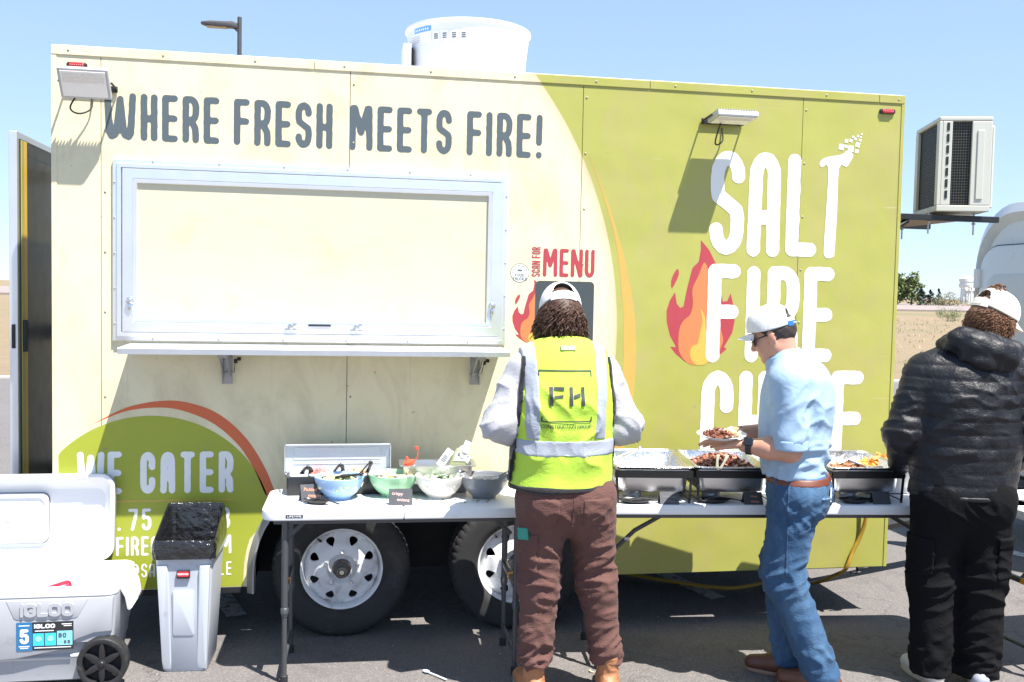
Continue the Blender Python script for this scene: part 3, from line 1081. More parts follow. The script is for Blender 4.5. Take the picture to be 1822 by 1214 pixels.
# ---- outdoor air-conditioning unit on a steel bracket at the front end
acw = M('ac_white', (0.54, 0.54, 0.49), 0.45, 0, 0.04, 6)
coil = M('ac_coil', (0.022, 0.022, 0.02), 0.55, 0.3, 0.3, 60)
AX0, AX1, AY0, AY1, AZ0, AZ1 = 4.775, 5.075, 0.42, 0.935, 2.258, 2.812
b = B()
b.box(AX0 + 0.02, AX1 - 0.002, AY0 + 0.02, AY1 - 0.002, AZ0 + 0.03, AZ1 - 0.02)
ac = b.build('air_conditioner', coil, TR)
ac.matrix_local = Matrix.Translation((AX0, AY0, 0)) @ Matrix.Rotation(rad(-18), 4, 'Z') @ Matrix.Translation((-AX0, -AY0, 0))
b = B()
b.box(AX0, AX1, AY0, AY1, AZ1 - 0.028, AZ1, 0.008)
b.build('casing_top', acw, ac)
B().box(AX0, AX1, AY0, AY1, AZ0, AZ0 + 0.035, 0.004).build('casing_base', acw, ac)
b = B()
b.box(AX0, AX0 + 0.02, AY0, AY0 + 0.05, AZ0 + 0.0355, AZ1 - 0.0285, 0.003)
b.box(AX0 + 0.0205, AX0 + 0.075, AY0, AY0 + 0.019, AZ0 + 0.0355, AZ1 - 0.0285, 0.003)
b.build('corner_post', acw, ac)
B().box(AX0, AX0 + 0.019, AY1 - 0.06, AY1, AZ0 + 0.0355, AZ1 - 0.0285, 0.003).build('corner_post', acw, ac)
b = B()
for i in range(7):
    z = AZ0 + 0.075 + i * 0.066
    b.box(AX0 + 0.044, AX0 + 0.058, AY0 - 0.003, AY0 - 0.0002, z, z + 0.046)
b.build('slot', coil, ac)
b = B()
b.box(AX1 - 0.115, AX1 - 0.0025, AY0, AY0 + 0.0195, AZ0 + 0.0355, AZ1 - 0.0285, 0.004)
b.box(AX1 - 0.085, AX1 - 0.045, AY0 - 0.006, AY0 - 0.0002, AZ0 + 0.07, AZ1 - 0.08, 0.003)
b.box(AX1 - 0.002, AX1 + 0.02, AY0 + 0.02, AY1 - 0.02, AZ0 + 0.02, AZ1 - 0.05, 0.01)
b.build('side_panel', acw, ac)
gm = M('fin_metal', (0.16, 0.15, 0.13), 0.45, 0.8, 0.3, 60)
b = B()
for i in range(30):
    z = AZ0 + 0.045 + i * 0.0164
    b.box(AX0 + 0.016, AX0 + 0.0185, AY0 + 0.051, AY1 - 0.061, z, z + 0.002)
    b.box(AX0 + 0.076, AX1 - 0.116, AY0 + 0.0165, AY0 + 0.019, z, z + 0.002)
for i in range(16):
    y = AY0 + 0.06 + i * 0.0255
    b.box(AX0 + 0.0145, AX0 + 0.016, y, y + 0.0025, AZ0 + 0.036, AZ1 - 0.03)
for i in range(10):
    x = AX0 + 0.084 + i * 0.0145
    b.box(x, x + 0.0016, AY0 + 0.015, AY0 + 0.0165, AZ0 + 0.036, AZ1 - 0.03)
b.build('coil_guard', gm, ac)
b = B()
for y in (0.46, 1.15):
    b.box(XR + 0.001, 5.21, y - 0.02, y + 0.02, 2.205, 2.24, 0.003)
    b.tube([(XR + 0.006, y, 1.99), (4.62, y, 2.205)], 0.018, 4)
b.box(XR + 0.001, XR + 0.02, 0.40, 1.2, 1.95, 2.02, 0.003)
b.build('bracket_frame', black_steel, TR)
B().box(4.64, 5.02, 0.49, 1.12, 2.214, 2.232).build('bracket_board', M('board_wood', (0.30, 0.20, 0.14), 0.7), TR)
b = B()
for x, y in ((4.78, 0.5), (5.08, 0.5), (4.70, 1.1), (4.98, 1.1)):
    b.tube([(x, y, 2.13), (x, y, 2.28)], 0.005, 6)
    b.lathe([(0.0, 0.0), (0.012, 0.0), (0.012, 0.01), (0, 0.01)], 6, c=(x, y, 2.192))
b.build('bolt', alu_d, TR)
# wrapped pipe behind the unit
duct = M('pipe_wrap', (0.44, 0.40, 0.33), 0.8, 0, 0.2, 12, 0.5, 30, 0.01)
b = B()
b.tube(smooth_line([(XR + 0.05, 0.9, 1.9), (XR + 0.10, 0.9, 2.1), (XR + 0.09, 0.95, 2.3), (XR + 0.12, 1.0, 2.46), (XR + 0.28, 1.02, 2.5), (XR + 0.42, 1.05, 2.42)], 6), [0.075 + 0.012 * math.sin(i * 1.9) for i in range(31)], 10)
b.build('pipe_sleeve', duct, TR, 50)
# ---- tow bar, jack and light plug
b = B()
for s in (-1, 1):
    b.tube([(XR - 0.1, 1.075 + s * 0.62, ZB + 0.06), (5.75, 1.075 + s * 0.06, ZB + 0.14)], 0.05, 4)
b.box(5.68, 5.95, 1.03, 1.12, ZB + 0.10, ZB + 0.2, 0.01)
b.box(XR, 4.95, 0.72, 1.43, ZB + 0.13, ZB + 0.15)
b.build('tow_bar', black_steel, TR)
b = B()
b.tube([(5.45, 1.075, 0.05), (5.45, 1.075, 0.95)], 0.03, 10)
b.lathe([(0.0, 0.0), (0.09, 0.0), (0.09, 0.02), (0.03, 0.06)], 16, c=(5.45, 1.075, 0.0))
b.build('tongue_jack', alu_d, TR, 40)
for gx in (4.40, 4.66):
    b = B()
    b.lathe([(0.0, ZB + 0.17), (0.10, ZB + 0.175), (0.155, ZB + 0.23), (0.155, 0.86), (0.11, 0.97), (0.05, 1.0), (0.05, 1.06), (0.0, 1.06)], 28, c=(gx + 0.02, 0.85, 0))
    tk = b.build('gas_bottle', white_paint, TR, 40)
b = B()
b.tube(smooth_line([(4.13, 0.0, 0.26), (4.14, -0.004, 0.245), (4.12, -0.008, 0.24), (4.10, 0, 0.236), (4.075, -0.01, 0.24)], 4), 0.006, 6)
b.box(4.115, 4.16, -0.012, 0.012, 0.245, 0.266, 0.003)
b.build('light_clip', black_steel, TR)

# ---- printed graphics and lettering on the wrap
def ink(name, col, rough=0.38):
    return M(name, col, rough, 0, 0.07, 5, dirt=tuple(c * 0.75 + 0.05 for c in col), dirt_s=6, dirt_a=(0.6, 0.85))


slate, white_ink, red_ink = ink('ink_slate', (0.088, 0.112, 0.126)), ink('ink_white', (0.80, 0.80, 0.78)), ink('ink_red', (0.40, 0.052, 0.066))
org_ink, yel_ink, brn_ink = ink('ink_orange', (0.56, 0.20, 0.075)), ink('ink_yellow', (0.54, 0.35, 0.085)), ink('ink_rust', (0.60, 0.13, 0.045))
lem_ink = ink('ink_lemon', (0.56, 0.40, 0.075))
for t, x0, x1 in (('WHERE', .227, .740), ('FRESH', .810, 1.268), ('MEETS', 1.352, 1.848), ('FIRE!', 1.926, 2.307)):
    word('lettering', t, x0, x1, 2.405, 2.622, slate, TR, 0.0300, rough=0.045, gap=.13)
for t, x0, x1, z0, z1 in (('S', 3.206, 3.392, 1.948, 2.488), ('A', 3.418, 3.592, 1.943, 2.490), ('L', 3.630, 3.806, 1.950, 2.488),
                          ('F', 3.206, 3.386, 1.383, 1.900), ('I', 3.425, 3.493, 1.385, 1.893), ('R', 3.537, 3.722, 1.385, 1.896), ('E', 3.747, 3.916, 1.388, 1.897),
                          ('C', 3.190, 3.366, .825, 1.340), ('H', 3.400, 3.578, .825, 1.340), ('I', 3.612, 3.682, .825, 1.342), ('L', 3.720, 3.880, .825, 1.342), ('E', 3.918, 4.113, .825, 1.344)):
    word('lettering', t, x0, x1, z0, z1, white_ink, TR, 0.074, y=-0.0015, rough=0.03, w=.36 if t != 'I' else .2, cells=40)
# the T of SALT is a tipped shaker pouring squares
_st = smooth_line([(3.808, 2.442), (3.822, 2.466), (3.86, 2.482), (3.905, 2.490), (3.94, 2.500), (3.966, 2.519), (3.999, 2.497), (3.980, 2.455), (3.962, 2.432), (3.92, 2.425), (3.918, 2.20), (3.912, 1.98), (3.905, 1.953), (3.880, 1.945), (3.856, 1.955), (3.850, 2.0), (3.856, 2.20), (3.858, 2.424), (3.822, 2.424)], 3, True)
flat('lettering', [(p[0], p[1]) for p in [(v.x, v.y) for v in [Vector((q.x, q.y, 0)) for q in [Vector((w[0], w[1], 0)) for w in _st]]]], white_ink, TR, -0.0015)
for sx_, sz_, ss in [(3.930, 2.536, .030), (3.957, 2.540, .016), (3.985, 2.530, .031), (4.023, 2.552, .025), (4.018, 2.518, .020), (3.957, 2.569, .019), (3.983, 2.572, .016), (4.010, 2.582, .013), (4.036, 2.577, .013), (3.995, 2.592, .012), (4.023, 2.598, .012), (4.045, 2.610, .009), (4.040, 2.594, .008)]:
    h_ = ss / 2
    a_ = random.uniform(-.3, .1)
    ca, sa = math.cos(a_), math.sin(a_)
    flat('salt_grain', [(sx_ + ca * u - sa * v, sz_ + sa * u + ca * v) for u, v in ((-h_, -h_), (h_, -h_), (h_, h_), (-h_, h_))], white_ink, TR, -0.0015)
RED = [(3.16, 2.022), (3.208, 1.971), (3.248, 1.899), (3.269, 1.826), (3.281, 1.753), (3.292, 1.703), (3.316, 1.706), (3.334, 1.748), (3.352, 1.68), (3.361, 1.604), (3.35, 1.541), (3.306, 1.464), (3.322, 1.455), (3.276, 1.416), (3.227, 1.383), (3.16, 1.368), (3.094, 1.385), (3.041, 1.426), (3.009, 1.464), (3.043, 1.461), (3.007, 1.522), (2.987, 1.595), (2.985, 1.651), (3.002, 1.706), (3.028, 1.748), (3.039, 1.689), (3.058, 1.666), (3.076, 1.673), (3.092, 1.764), (3.116, 1.866), (3.122, 1.878), (3.152, 1.908), (3.162, 1.97)]
ORG = [(3.183, 1.906), (3.212, 1.854), (3.239, 1.781), (3.258, 1.693), (3.27, 1.605), (3.298, 1.517), (3.293, 1.472), (3.252, 1.398), (3.16, 1.368), (3.104, 1.382), (3.059, 1.441), (3.056, 1.543), (3.075, 1.596), (3.114, 1.632), (3.128, 1.691), (3.122, 1.764), (3.154, 1.838)]
YEL = [(3.172, 1.663), (3.195, 1.619), (3.204, 1.545), (3.226, 1.516), (3.231, 1.472), (3.214, 1.427), (3.227, 1.398), (3.206, 1.374), (3.16, 1.368), (3.128, 1.397), (3.12, 1.441), (3.135, 1.471), (3.159, 1.48), (3.173, 1.545), (3.183, 1.598)]
SPK = [(3.039, 1.87), (3.046, 1.841), (3.029, 1.797), (3.009, 1.765), (3.005, 1.805), (3.019, 1.844)]


def flame(f):
    for nm, pts, mat, y, sm in (('flame_red', RED, red_ink, -.0005, 1), ('flame_orange', ORG, org_ink, -.0008, 3), ('flame_yellow', YEL, lem_ink, -.0011, 3), ('flame_red', SPK, red_ink, -.0005, 2)):
        p2 = [(q.x, q.y) for q in smooth_line([(p[0], p[1], 0) for p in pts], sm, True)] if sm > 1 else pts
        flat(nm, [f(*p) for p in p2], mat, TR, y)


flame(lambda x, z: (x, z))
flame(lambda x, z: (2.172 + (x - 2.985) * 0.62, 1.470 + (z - 1.368) * 0.50))
# dark rounded board beside the window
flat('menu_board', rrect(2.288, 2.594, 1.475, 1.791, 0.022), ink('ink_board', (0.055, 0.068, 0.075)), TR, -0.0015)
word('lettering', 'MENU', 2.325, 2.592, 1.813, 1.955, red_ink, TR, 0.0185, rough=0.03, gap=.1)
word('lettering', 'SCAN FOR', 2.266, 2.311, 1.812, 1.960, red_ink, TR, 0.0056, vertical=True, gap=.12, w=.38, space=.25)
bx_, bz_ = 2.206, 1.828
ring_ink, badge_w = ink('ink_ring', (0.12, 0.14, 0.16)), ink('ink_badge', (0.80, 0.79, 0.74))
flat('badge', [(bx_ + 0.0485 * math.cos(rad(8 * i)), bz_ + 0.0485 * math.sin(rad(8 * i))) for i in range(45)], ring_ink, TR, -0.0006)
flat('badge', [(bx_ + 0.0452 * math.cos(rad(8 * i)), bz_ + 0.0452 * math.sin(rad(8 * i))) for i in range(45)], badge_w, TR, -0.0011)
word('lettering', 'FOOD', bx_ - .024, bx_ + .022, bz_ - .019, bz_ - .004, ring_ink, TR, 0.0030, y=-.0016, w=.9, gap=.2, cells=12)
word('lettering', 'TRUCKS', bx_ - .036, bx_ + .036, bz_ - .038, bz_ - .022, ring_ink, TR, 0.0030, y=-.0016, w=.9, gap=.2, cells=12)
word('lettering', 'NORTH AMERICAN', 0, .115, 0, .0075, ring_ink, TR, 0.0013, w=.9, gap=.3, space=.7, cells=10,
     fn=lambda u, v: (bx_ + (0.0335 + v) * math.cos(rad(188) - u / 0.036), -0.0016, bz_ + (0.0335 + v) * math.sin(rad(188) - u / 0.036)))
flat('badge_truck', [(bx_ - .012, bz_ + .008), (bx_ + .012, bz_ + .008), (bx_ + .012, bz_ + .013), (bx_ + .008, bz_ + .018), (bx_ - .012, bz_ + .018)], ring_ink, TR, -0.0016)
# yellow crescent along the circle's edge
_o = smooth_line([(2.545, 2.445, 0), (2.666, 2.171, 0), (2.766, 1.858, 0), (2.819, 1.569, 0), (2.822, 1.249, 0), (2.775, .93, 0), (2.66, .60, 0), (2.52, .40, 0)], 6)
_i = smooth_line([(2.52, .40, 0), (2.63, .63, 0), (2.718, .93, 0), (2.757, 1.249, 0), (2.757, 1.50, 0), (2.748, 1.684, 0), (2.702, 2.0, 0), (2.628, 2.235, 0), (2.545, 2.445, 0)], 6)
flat('yellow_swoosh', [(p.x, p.y) for p in _o] + [(p.x, p.y) for p in _i[1:-1]], yel_ink, TR, -0.0006)
# catering circle at the lower left, clipped by the wall's edges and the wheel arch
gcir = ink('ink_green', (0.33, 0.37, 0.035))
pc = []
for i in range(121):
    a = rad(-62 + 304 * i / 120)
    x, z = .435 + .568 * math.cos(a), .54 + .568 * math.sin(a)
    pc.append((min(max(x, 0.02), 1.0), max(z, ZB + 0.003)))
cl = [p for p in pc]
_edge = [(p[0] - 0.039, p[1]) for p in arcL if p[0] < 1.02]
cl = [p for p in cl if not (p[0] > AL - 0.04 and p[1] < 0.62)]
cl = [(0.02, ZB + 0.003), (AL - 0.042, ZB + 0.003)] + _edge[1:5] + [p for p in cl if p[1] > ZB + 0.02 and p[0] > 0.021] + [(0.02, cl[-1][1] if cl[-1][1] > .6 else 0.92)]
flat('green_circle', cl, gcir, TR, -0.0006)
_o = smooth_line([(.175, 1.070, 0), (.33, 1.150, 0), (.514, 1.181, 0), (.66, 1.155, 0), (.773, 1.096, 0), (.880, .990, 0), (.960, .859, 0), (1.010, .740, 0), (1.03, .715, 0)], 6)
_i = smooth_line([(.975, .715, 0), (.962, .730, 0), (.915, .840, 0), (.845, .955, 0), (.745, 1.052, 0), (.640, 1.110, 0), (.505, 1.146, 0), (.33, 1.132, 0), (.175, 1.070, 0)], 6)
flat('rust_swoosh', [(p.x, p.y) for p in _o] + [(p.x, p.y) for p in _i[:-1]], brn_ink, TR, -0.0006)
word('lettering', 'WE', .105, .300, .733, .938, white_ink, TR, 0.030, rough=.03, y=-.0015, gap=.12)
word('lettering', 'CATER', .388, .813, .733, .935, white_ink, TR, 0.030, rough=.03, y=-.0015, gap=.16)
flat('gold_rule', [(.12, .694), (.815, .696), (.815, .703), (.12, .702)], yel_ink, TR, -.0014)
for t, x0, x1 in (('0', .205, .262), ('.', .283, .297), ('7', .330, .377), ('5', .392, .437), ('8', .752, .804)):
    word('lettering', t, x0, x1, .556, .662, white_ink, TR, .015, y=-.0015)
word('lettering', 'SALTFIRECHILE.COM', .095, .808, .434, .527, white_ink, TR, .0125, y=-.0015, gap=.1)
word('lettering', '@SALTFIRECHILE', .345, .809, .328, .395, white_ink, TR, .008, y=-.0015, gap=.14)
for ix in (.165, .268):
    flat('social_icon', [(ix + .033 * math.cos(rad(12 * i)), .368 + .033 * math.sin(rad(12 * i))) for i in range(30)], org_ink, TR, -.0014)
# ------------------------------------------------------------------ folding tables
plastic_w = M('table_plastic', (0.78, 0.79, 0.80), 0.42, 0, 0.03, 9, 0.12, 260, 0.0008, dirt=(0.66, 0.66, 0.66), dirt_s=11, dirt_a=(0.6, 0.85))
leg_m = M('table_leg_paint', (0.085, 0.088, 0.095), 0.42, 0.4, 0.15, 20)
foot_m = M('leg_foot', (0.02, 0.02, 0.022), 0.6)
TZ = 0.775


def folding_table(label, loc, rotz, L, D, seam, brand, inset, short=False):
    t = thing('folding_table', label, 'table', loc, rotz, 'white folding tables')
    hl, hd = L / 2, D / 2

    def topslab(x0, x1, rl, rr_):
        out = []
        for cx, cy, a0, r in ((x1 - rr_, hd - rr_, 0, rr_), (x0 + rl, hd - rl, 90, rl), (x0 + rl, -hd + rl, 180, rl), (x1 - rr_, -hd + rr_, 270, rr_)):
            out += [(cx + r * math.cos(rad(a0 + 15 * i)), cy + r * math.sin(rad(a0 + 15 * i))) for i in range(7)]
        return out
    halves = [(-hl, -0.0012, 0.065, 0.004), (0.0012, hl, 0.004, 0.065)] if seam else [(-hl, hl, 0.065, 0.065)]
    for h_ in halves:
        B().prism(topslab(*h_), TZ - 0.045, TZ, 'z', 0.007, seg=3).build('tabletop', plastic_w, t, 50)
    for sx_ in (-1, 1):
        lx = sx_ * (hl - inset)
        legs = []
        for sy in (-1, 1):
            y = sy * (hd - 0.05)
            b = B()
            b.tube([(lx, y, 0.015), (lx, y, 0.34)], 0.0115, 12)
            b.tube([(lx, y, 0.30), (lx, y, TZ - 0.046)], 0.0145, 12)
            b.lathe([(0.0145, 0.31), (0.0175, 0.312), (0.0175, 0.335), (0.0145, 0.338)], 12, c=(lx, y, 0))
            lg = b.build('leg', leg_m, t, 50)
            B().lathe([(0.0, 0.0), (0.0165, 0.0), (0.0165, 0.035), (0.012, 0.038)], 12, c=(lx, y, 0)).build('foot', foot_m, lg, 50)
        b = B()
        b.tube([(lx, -hd + 0.065, 0.10), (lx, hd - 0.065, 0.10)], 0.010, 8)
        b.build('crossbar', leg_m, t, 60)
        b = B()
        b.box(lx - 0.012, lx + 0.012, -hd + 0.066, hd - 0.066, 0.395, 0.42, 0.003)
        cb = b.build('crossbar', leg_m, t)
        B().box(lx - 0.013, lx + 0.013, -0.04, -0.01, 0.394, 0.421, 0.002).build('lock_ring', M('lock_orange', (0.75, 0.30, 0.03), 0.5), cb)
        b = B()
        b.tube([(lx, 0, 0.41), (lx - sx_ * 0.20, 0, 0.60), (lx - sx_ * 0.42, 0, TZ - 0.052)] if not short else [(lx, 0, 0.60), (lx - sx_ * 0.07, 0, 0.67), (lx - sx_ * 0.13, 0, TZ - 0.052)], [0.010, 0.011, 0.010], 8)
        b.build('brace', leg_m, t, 60)
        if not short:
            B().box(lx - sx_ * 0.16 - 0.012, lx - sx_ * 0.16 + 0.012, -0.003, 0.003, 0.555, 0.570, 0.002, Matrix.Translation((0, -0.012, 0))).build('brace_label', M('label_pale', (0.6, 0.6, 0.58), 0.5), t)
    b = B()
    for y in (-hd + 0.06, hd - 0.06):
        b.box(-hl + 0.05, hl - 0.05, y - 0.012, y + 0.012, TZ - 0.07, TZ - 0.0455, 0.002)
    b.build('frame_rail', leg_m, t)
    if brand:
        B().box(-hl + 0.105, -hl + 0.178, -hd - 0.0015, -hd - 0.0002, TZ - 0.031, TZ - 0.017).build('brand_sticker', M('sticker_black', (0.03, 0.03, 0.03), 0.4), t)
        word('lettering', 'LIFETIME', -hl + 0.112, -hl + 0.171, TZ - 0.0285, TZ - 0.0195, plastic_w, t, 0.0017, y=-hd - 0.0022, w=.9, gap=.25, cells=10)
    return t


folding_table('small white folding table with a centre seam holding the four ribbed bowls', (1.605, -0.385, 0), rad(-1.5), 1.22, 0.47, True, True, 0.10, True)
T2R = rad(-5.15)
T2 = Vector((3.165, -0.430, 0))
folding_table('long white folding table carrying the three chafing dishes beside the trailer', (3.419, -0.4528, 0), T2R, 2.34, 0.485, False, False, 0.27)
folding_table('white folding table at the right edge beyond the black puffer jacket', (5.02, -0.72, 0), rad(4), 1.22, 0.61, False, False, 0.12)


def on2(u, v, z=TZ):
    """point on the long table: u along it from its centre, v across"""
    c, s = math.cos(T2R), math.sin(T2R)
    return (T2.x + u * c - v * s, T2.y + u * s + v * c, z)


_before = set(COL.objects)
# ------------------------------------------------------------------ ribbed bowls
def bowl(label, loc, col, food):
    t = thing('salad_bowl', label, 'bowl', loc, 0, 'ribbed melamine bowls on the small table')
    R, H, n = 0.122, 0.108, 144
    t.scale = (0.93, 0.93, 0.95)
    prof = [(0.0, 0.004), (0.050, 0.004), (0.054, 0.0), (0.058, 0.0), (0.060, 0.008), (0.066, 0.014), (0.084, 0.030), (0.100, 0.050), (0.112, 0.072), (0.118, 0.090), (0.1215, 0.100), (0.1225, 0.106), (0.1225, H), (0.1205, H + 0.0015), (0.1185, H), (0.117, 0.098), (0.106, 0.066), (0.080, 0.032), (0.04, 0.014), (0.0, 0.012)]

    def mod(k, j, a):
        if 5 <= k <= 9:
            return 1.0 + 0.012 * abs(math.sin(a * 24)) * (0.5 if k in (5, 9) else 1)
        return 1.0
    b = B()
    b.lathe(prof, n, mod=mod)
    b.build('bowl_shell', M('melamine_' + label.split()[0], col, 0.3, 0, 0.03, 6, coat=0.3), t, 60)
    return t


bowls = [('pale blue ribbed bowl beside the pickled veggies card', (1.32, -0.325), (0.30, 0.47, 0.72)),
         ('mint green ribbed bowl behind the crispy onions card', (1.566, -0.285), (0.34, 0.60, 0.36)),
         ('cream ribbed bowl of salad with metal tongs', (1.778, -0.335), (0.74, 0.71, 0.66)),
         ('grey ribbed bowl nearest the person in the safety vest', (1.985, -0.355), (0.20, 0.21, 0.235))]
bits_cols = {}


def heap(name, label, cat, loc, R, h, n, cols, size, elong=1.6, seed=1, rx=None, ry=None, rotz=0.0):
    """a heap of small irregular pieces (too many to count) built as one stuff object"""
    rnd = random.Random(seed)
    b = B()
    rx, ry = rx or R, ry or R
    for i in range(n):
        a = rnd.uniform(0, 2 * math.pi)
        q = math.sqrt(rnd.random())
        if rx != ry or rotz:
            x, y = rnd.uniform(-rx, rx), rnd.uniform(-ry, ry)
            q = max(abs(x) / rx, abs(y) / ry)
        else:
            x, y = rx * q * math.cos(a), ry * q * math.sin(a)
        z = h * (1 - q ** 2) * rnd.uniform(0.55, 1.0)
        s = size * rnd.uniform(0.6, 1.3)
        T = Matrix.Translation((x, y, z)) @ Euler((rnd.uniform(-.7, .7), rnd.uniform(-.7, .7), rnd.uniform(0, 6.3))).to_matrix().to_4x4()
        b.mi = rnd.randrange(len(cols))
        b.box(-s * elong, s * elong, -s * .6, s * .6, -s * .4, s * .4, 0, T @ Matrix.Shear('XY', 4, (rnd.uniform(-.5, .5), rnd.uniform(-.5, .5))))
    b.mi = 0
    if rx != ry or rotz:
        b.box(-rx, rx, -ry, ry, -0.01, h * 0.35)
    else:
        b.lathe([(0, h * .6), (R * .5, h * .5), (R, 0)], 24)
    o = b.build(name, [M('%s_%d' % (name, k), c, 0.5, 0, 0.25, 60, coat=0.15) for k, c in enumerate(cols)], None)
    o.location = loc
    o.rotation_euler = (0, 0, rotz)
    return tag(o, label, cat, None, 'stuff')


foods = [('shredded_lettuce', 'pale shredded lettuce and cabbage in the blue bowl', [(0.55, 0.62, 0.25), (0.75, 0.74, 0.5), (0.62, 0.66, 0.3)], 0.012),
         ('fried_onions', 'crisp pale fried onions in the green bowl', [(0.70, 0.55, 0.30), (0.78, 0.66, 0.42), (0.6, 0.42, 0.2)], 0.008),
         ('green_salad', 'chopped white and green salad in the cream bowl', [(0.10, 0.26, 0.06), (0.75, 0.76, 0.68), (0.7, 0.72, 0.6)], 0.010),
         ('cooked_rice', 'pale grains filling the grey bowl', [(0.78, 0.72, 0.62), (0.8, 0.75, 0.66), (0.70, 0.55, 0.42)], 0.007)]
for k, (lab, (x, y), col) in enumerate(bowls):
    bowl(lab, (x, y, TZ), col, None)
    nm, fl, cols, sz = foods[k]
    heap(nm, fl, 'food', (x, y, TZ + 0.066), 0.090, 0.026, 220, cols, sz, 1.5, k + 3)


# tongs
def tongs(label, p0, p1, mat, wid=0.011, grp=None):
    t = thing('serving_tongs', label, 'tongs', p0, 0)
    a, e = Vector((0, 0, 0)), Vector(p1) - Vector(p0)
    side = e.cross(Vector((0, 0, 1)))
    side = side.normalized() if side.length > 1e-4 else Vector((1, 0, 0))
    for s in (-1, 1):
        b = B()
        pts = [a + side * s * 0.022, a + e * 0.45 + side * s * 0.017, a + e * 0.93 + side * s * 0.008, a + e + side * s * 0.004]
        b.tube(pts, [wid * 1.25, wid * 0.8, wid, wid * 0.9], 8, flat=0.3)
        b.build('tong_arm', mat, t, 60)
    B().ball(e, 0.011, 1).build('tong_hinge', mat, t, 60)
    return t


blk_pl = M('black_plastic', (0.018, 0.018, 0.02), 0.35, 0, 0.15, 20)
steel = M('stainless', (0.72, 0.72, 0.73), 0.34, 1.0, 0.06, 8, 0.05, 40, 0.001)
tongs('black tongs lying across the blue bowl rim', (1.32, -0.33, TZ + 0.102), (1.415, -0.395, TZ + 0.122), blk_pl, 0.016)
tongs('steel tongs resting in the cream bowl', (1.78, -0.33, TZ + 0.095), (1.862, -0.405, TZ + 0.130), steel, 0.009)
tongs('clear plastic tongs leaning in the green bowl', (1.585, -0.27, TZ + 0.09), (1.643, -0.385, TZ + 0.108), M('clear_plastic', (0.75, 0.78, 0.75), 0.2, 0, 0.05, 20, trans=0.5), 0.008)
b = B()
b.tube([(1.985, -0.345, TZ + 0.09), (2.04, -0.365, TZ + 0.10), (2.105, -0.405, TZ + 0.135)], [0.016, 0.006, 0.008], 8, flat=0.5)
tag(b.build('serving_spoon', steel, None, 60), 'steel spoon handle sticking out of the grey bowl', 'spoon')


# ------------------------------------------------------------------ tent cards
card_m = M('card_black', (0.055, 0.058, 0.066), 0.55, 0, 0.12, 12, dirt=(0.13, 0.13, 0.14), dirt_s=20, dirt_a=(0.55, 0.8))
chalk = M('chalk_orange', (0.85, 0.36, 0.22), 0.8)
chalk_p = M('chalk_pink', (0.80, 0.55, 0.52), 0.8)


def tent(label, loc, rotz, w, h, lines, mat=None, size=0.021):
    t = thing('tent_card', label, 'sign card', loc, rotz, 'folded chalk cards in front of the food')
    tilt = math.atan2(0.030, h)
    for s in (-1, 1):
        T = Matrix.Translation((0, 0, h * math.cos(tilt))) @ Matrix.Rotation(s * tilt, 4, 'X')
        B().box(-w / 2, w / 2, -0.0009, 0.0009, -h, 0.0, 0, T).build('card_face', card_m, t)
    T = Matrix.Translation((0, 0, h * math.cos(tilt))) @ Matrix.Rotation(-tilt, 4, 'X')
    for k, (tx, dx, dz) in enumerate(lines):
        font_text('lettering', tx, size, mat or chalk, t, T @ Matrix.Translation((-w / 2 + dx, -0.0016, -dz)) @ Matrix.Rotation(rad(90), 4, 'X') @ Matrix.Rotation(rad(-5), 4, 'Z'), 0.1)
    return t


tent('slate card reading Pickled veggies in front of the black condiment box', (1.19, -0.36, TZ), rad(14), 0.088, 0.078, [('Pickled', .012, .028), ('veggies', .030, .056)])
tent('slate card reading crispy onions in front of the green bowl', (1.59, -0.47, TZ), rad(-2), 0.104, 0.074, [('crispy', .012, .026), ('onions', .034, .054)], chalk_p)


# ------------------------------------------------------------------ black dishes for serving spoons
def spoon_rest(label, loc, rotz, s=1.0, handle=True):
    t = thing('spoon_rest', label, 'spoon rest', loc, rotz, 'black scoops laid on the tables')
    b = B()
    secs = []
    for z, k in ((0.0, 0.62), (0.004, 0.70), (0.018, 1.0), (0.0205, 1.0), (0.018, 0.955), (0.007, 0.68), (0.004, 0.3)):
        secs.append([(0.062 * s * k * math.cos(a) * (1.0 if math.cos(a) < 0 else 1.25), 0.034 * s * k * math.sin(a), z) for a in [2 * math.pi * i / 28 for i in range(28)]])
    b.loft(secs)
    b.build('dish', blk_pl, t, 50)
    if handle:
        b = B()
        b.tube([(-0.03 * s, 0, 0.012), (0.03 * s, 0.0, 0.026), (0.075 * s, 0.0, 0.020), (0.13 * s, 0.004, 0.008)], [0.019, 0.008, 0.006, 0.0085], 8, flat=0.4)
        b.build('spoon', blk_pl, t, 50)
    return t


spoon_rest('black scoop resting on the white table below the pickled veggies card', (1.215, -0.435, TZ), rad(-28), 0.9)
spoon_rest('black scoop in front of the leftmost chafing dish', on2(-0.50, -0.155), rad(-8), 1.15)
spoon_rest('black scoop in front of the chafing dish full of meat', on2(-0.13, -0.145), rad(-6), 1.15)
spoon_rest('black scoop in front of the rightmost chafing dish', on2(0.55, -0.145), rad(-4), 1.15)

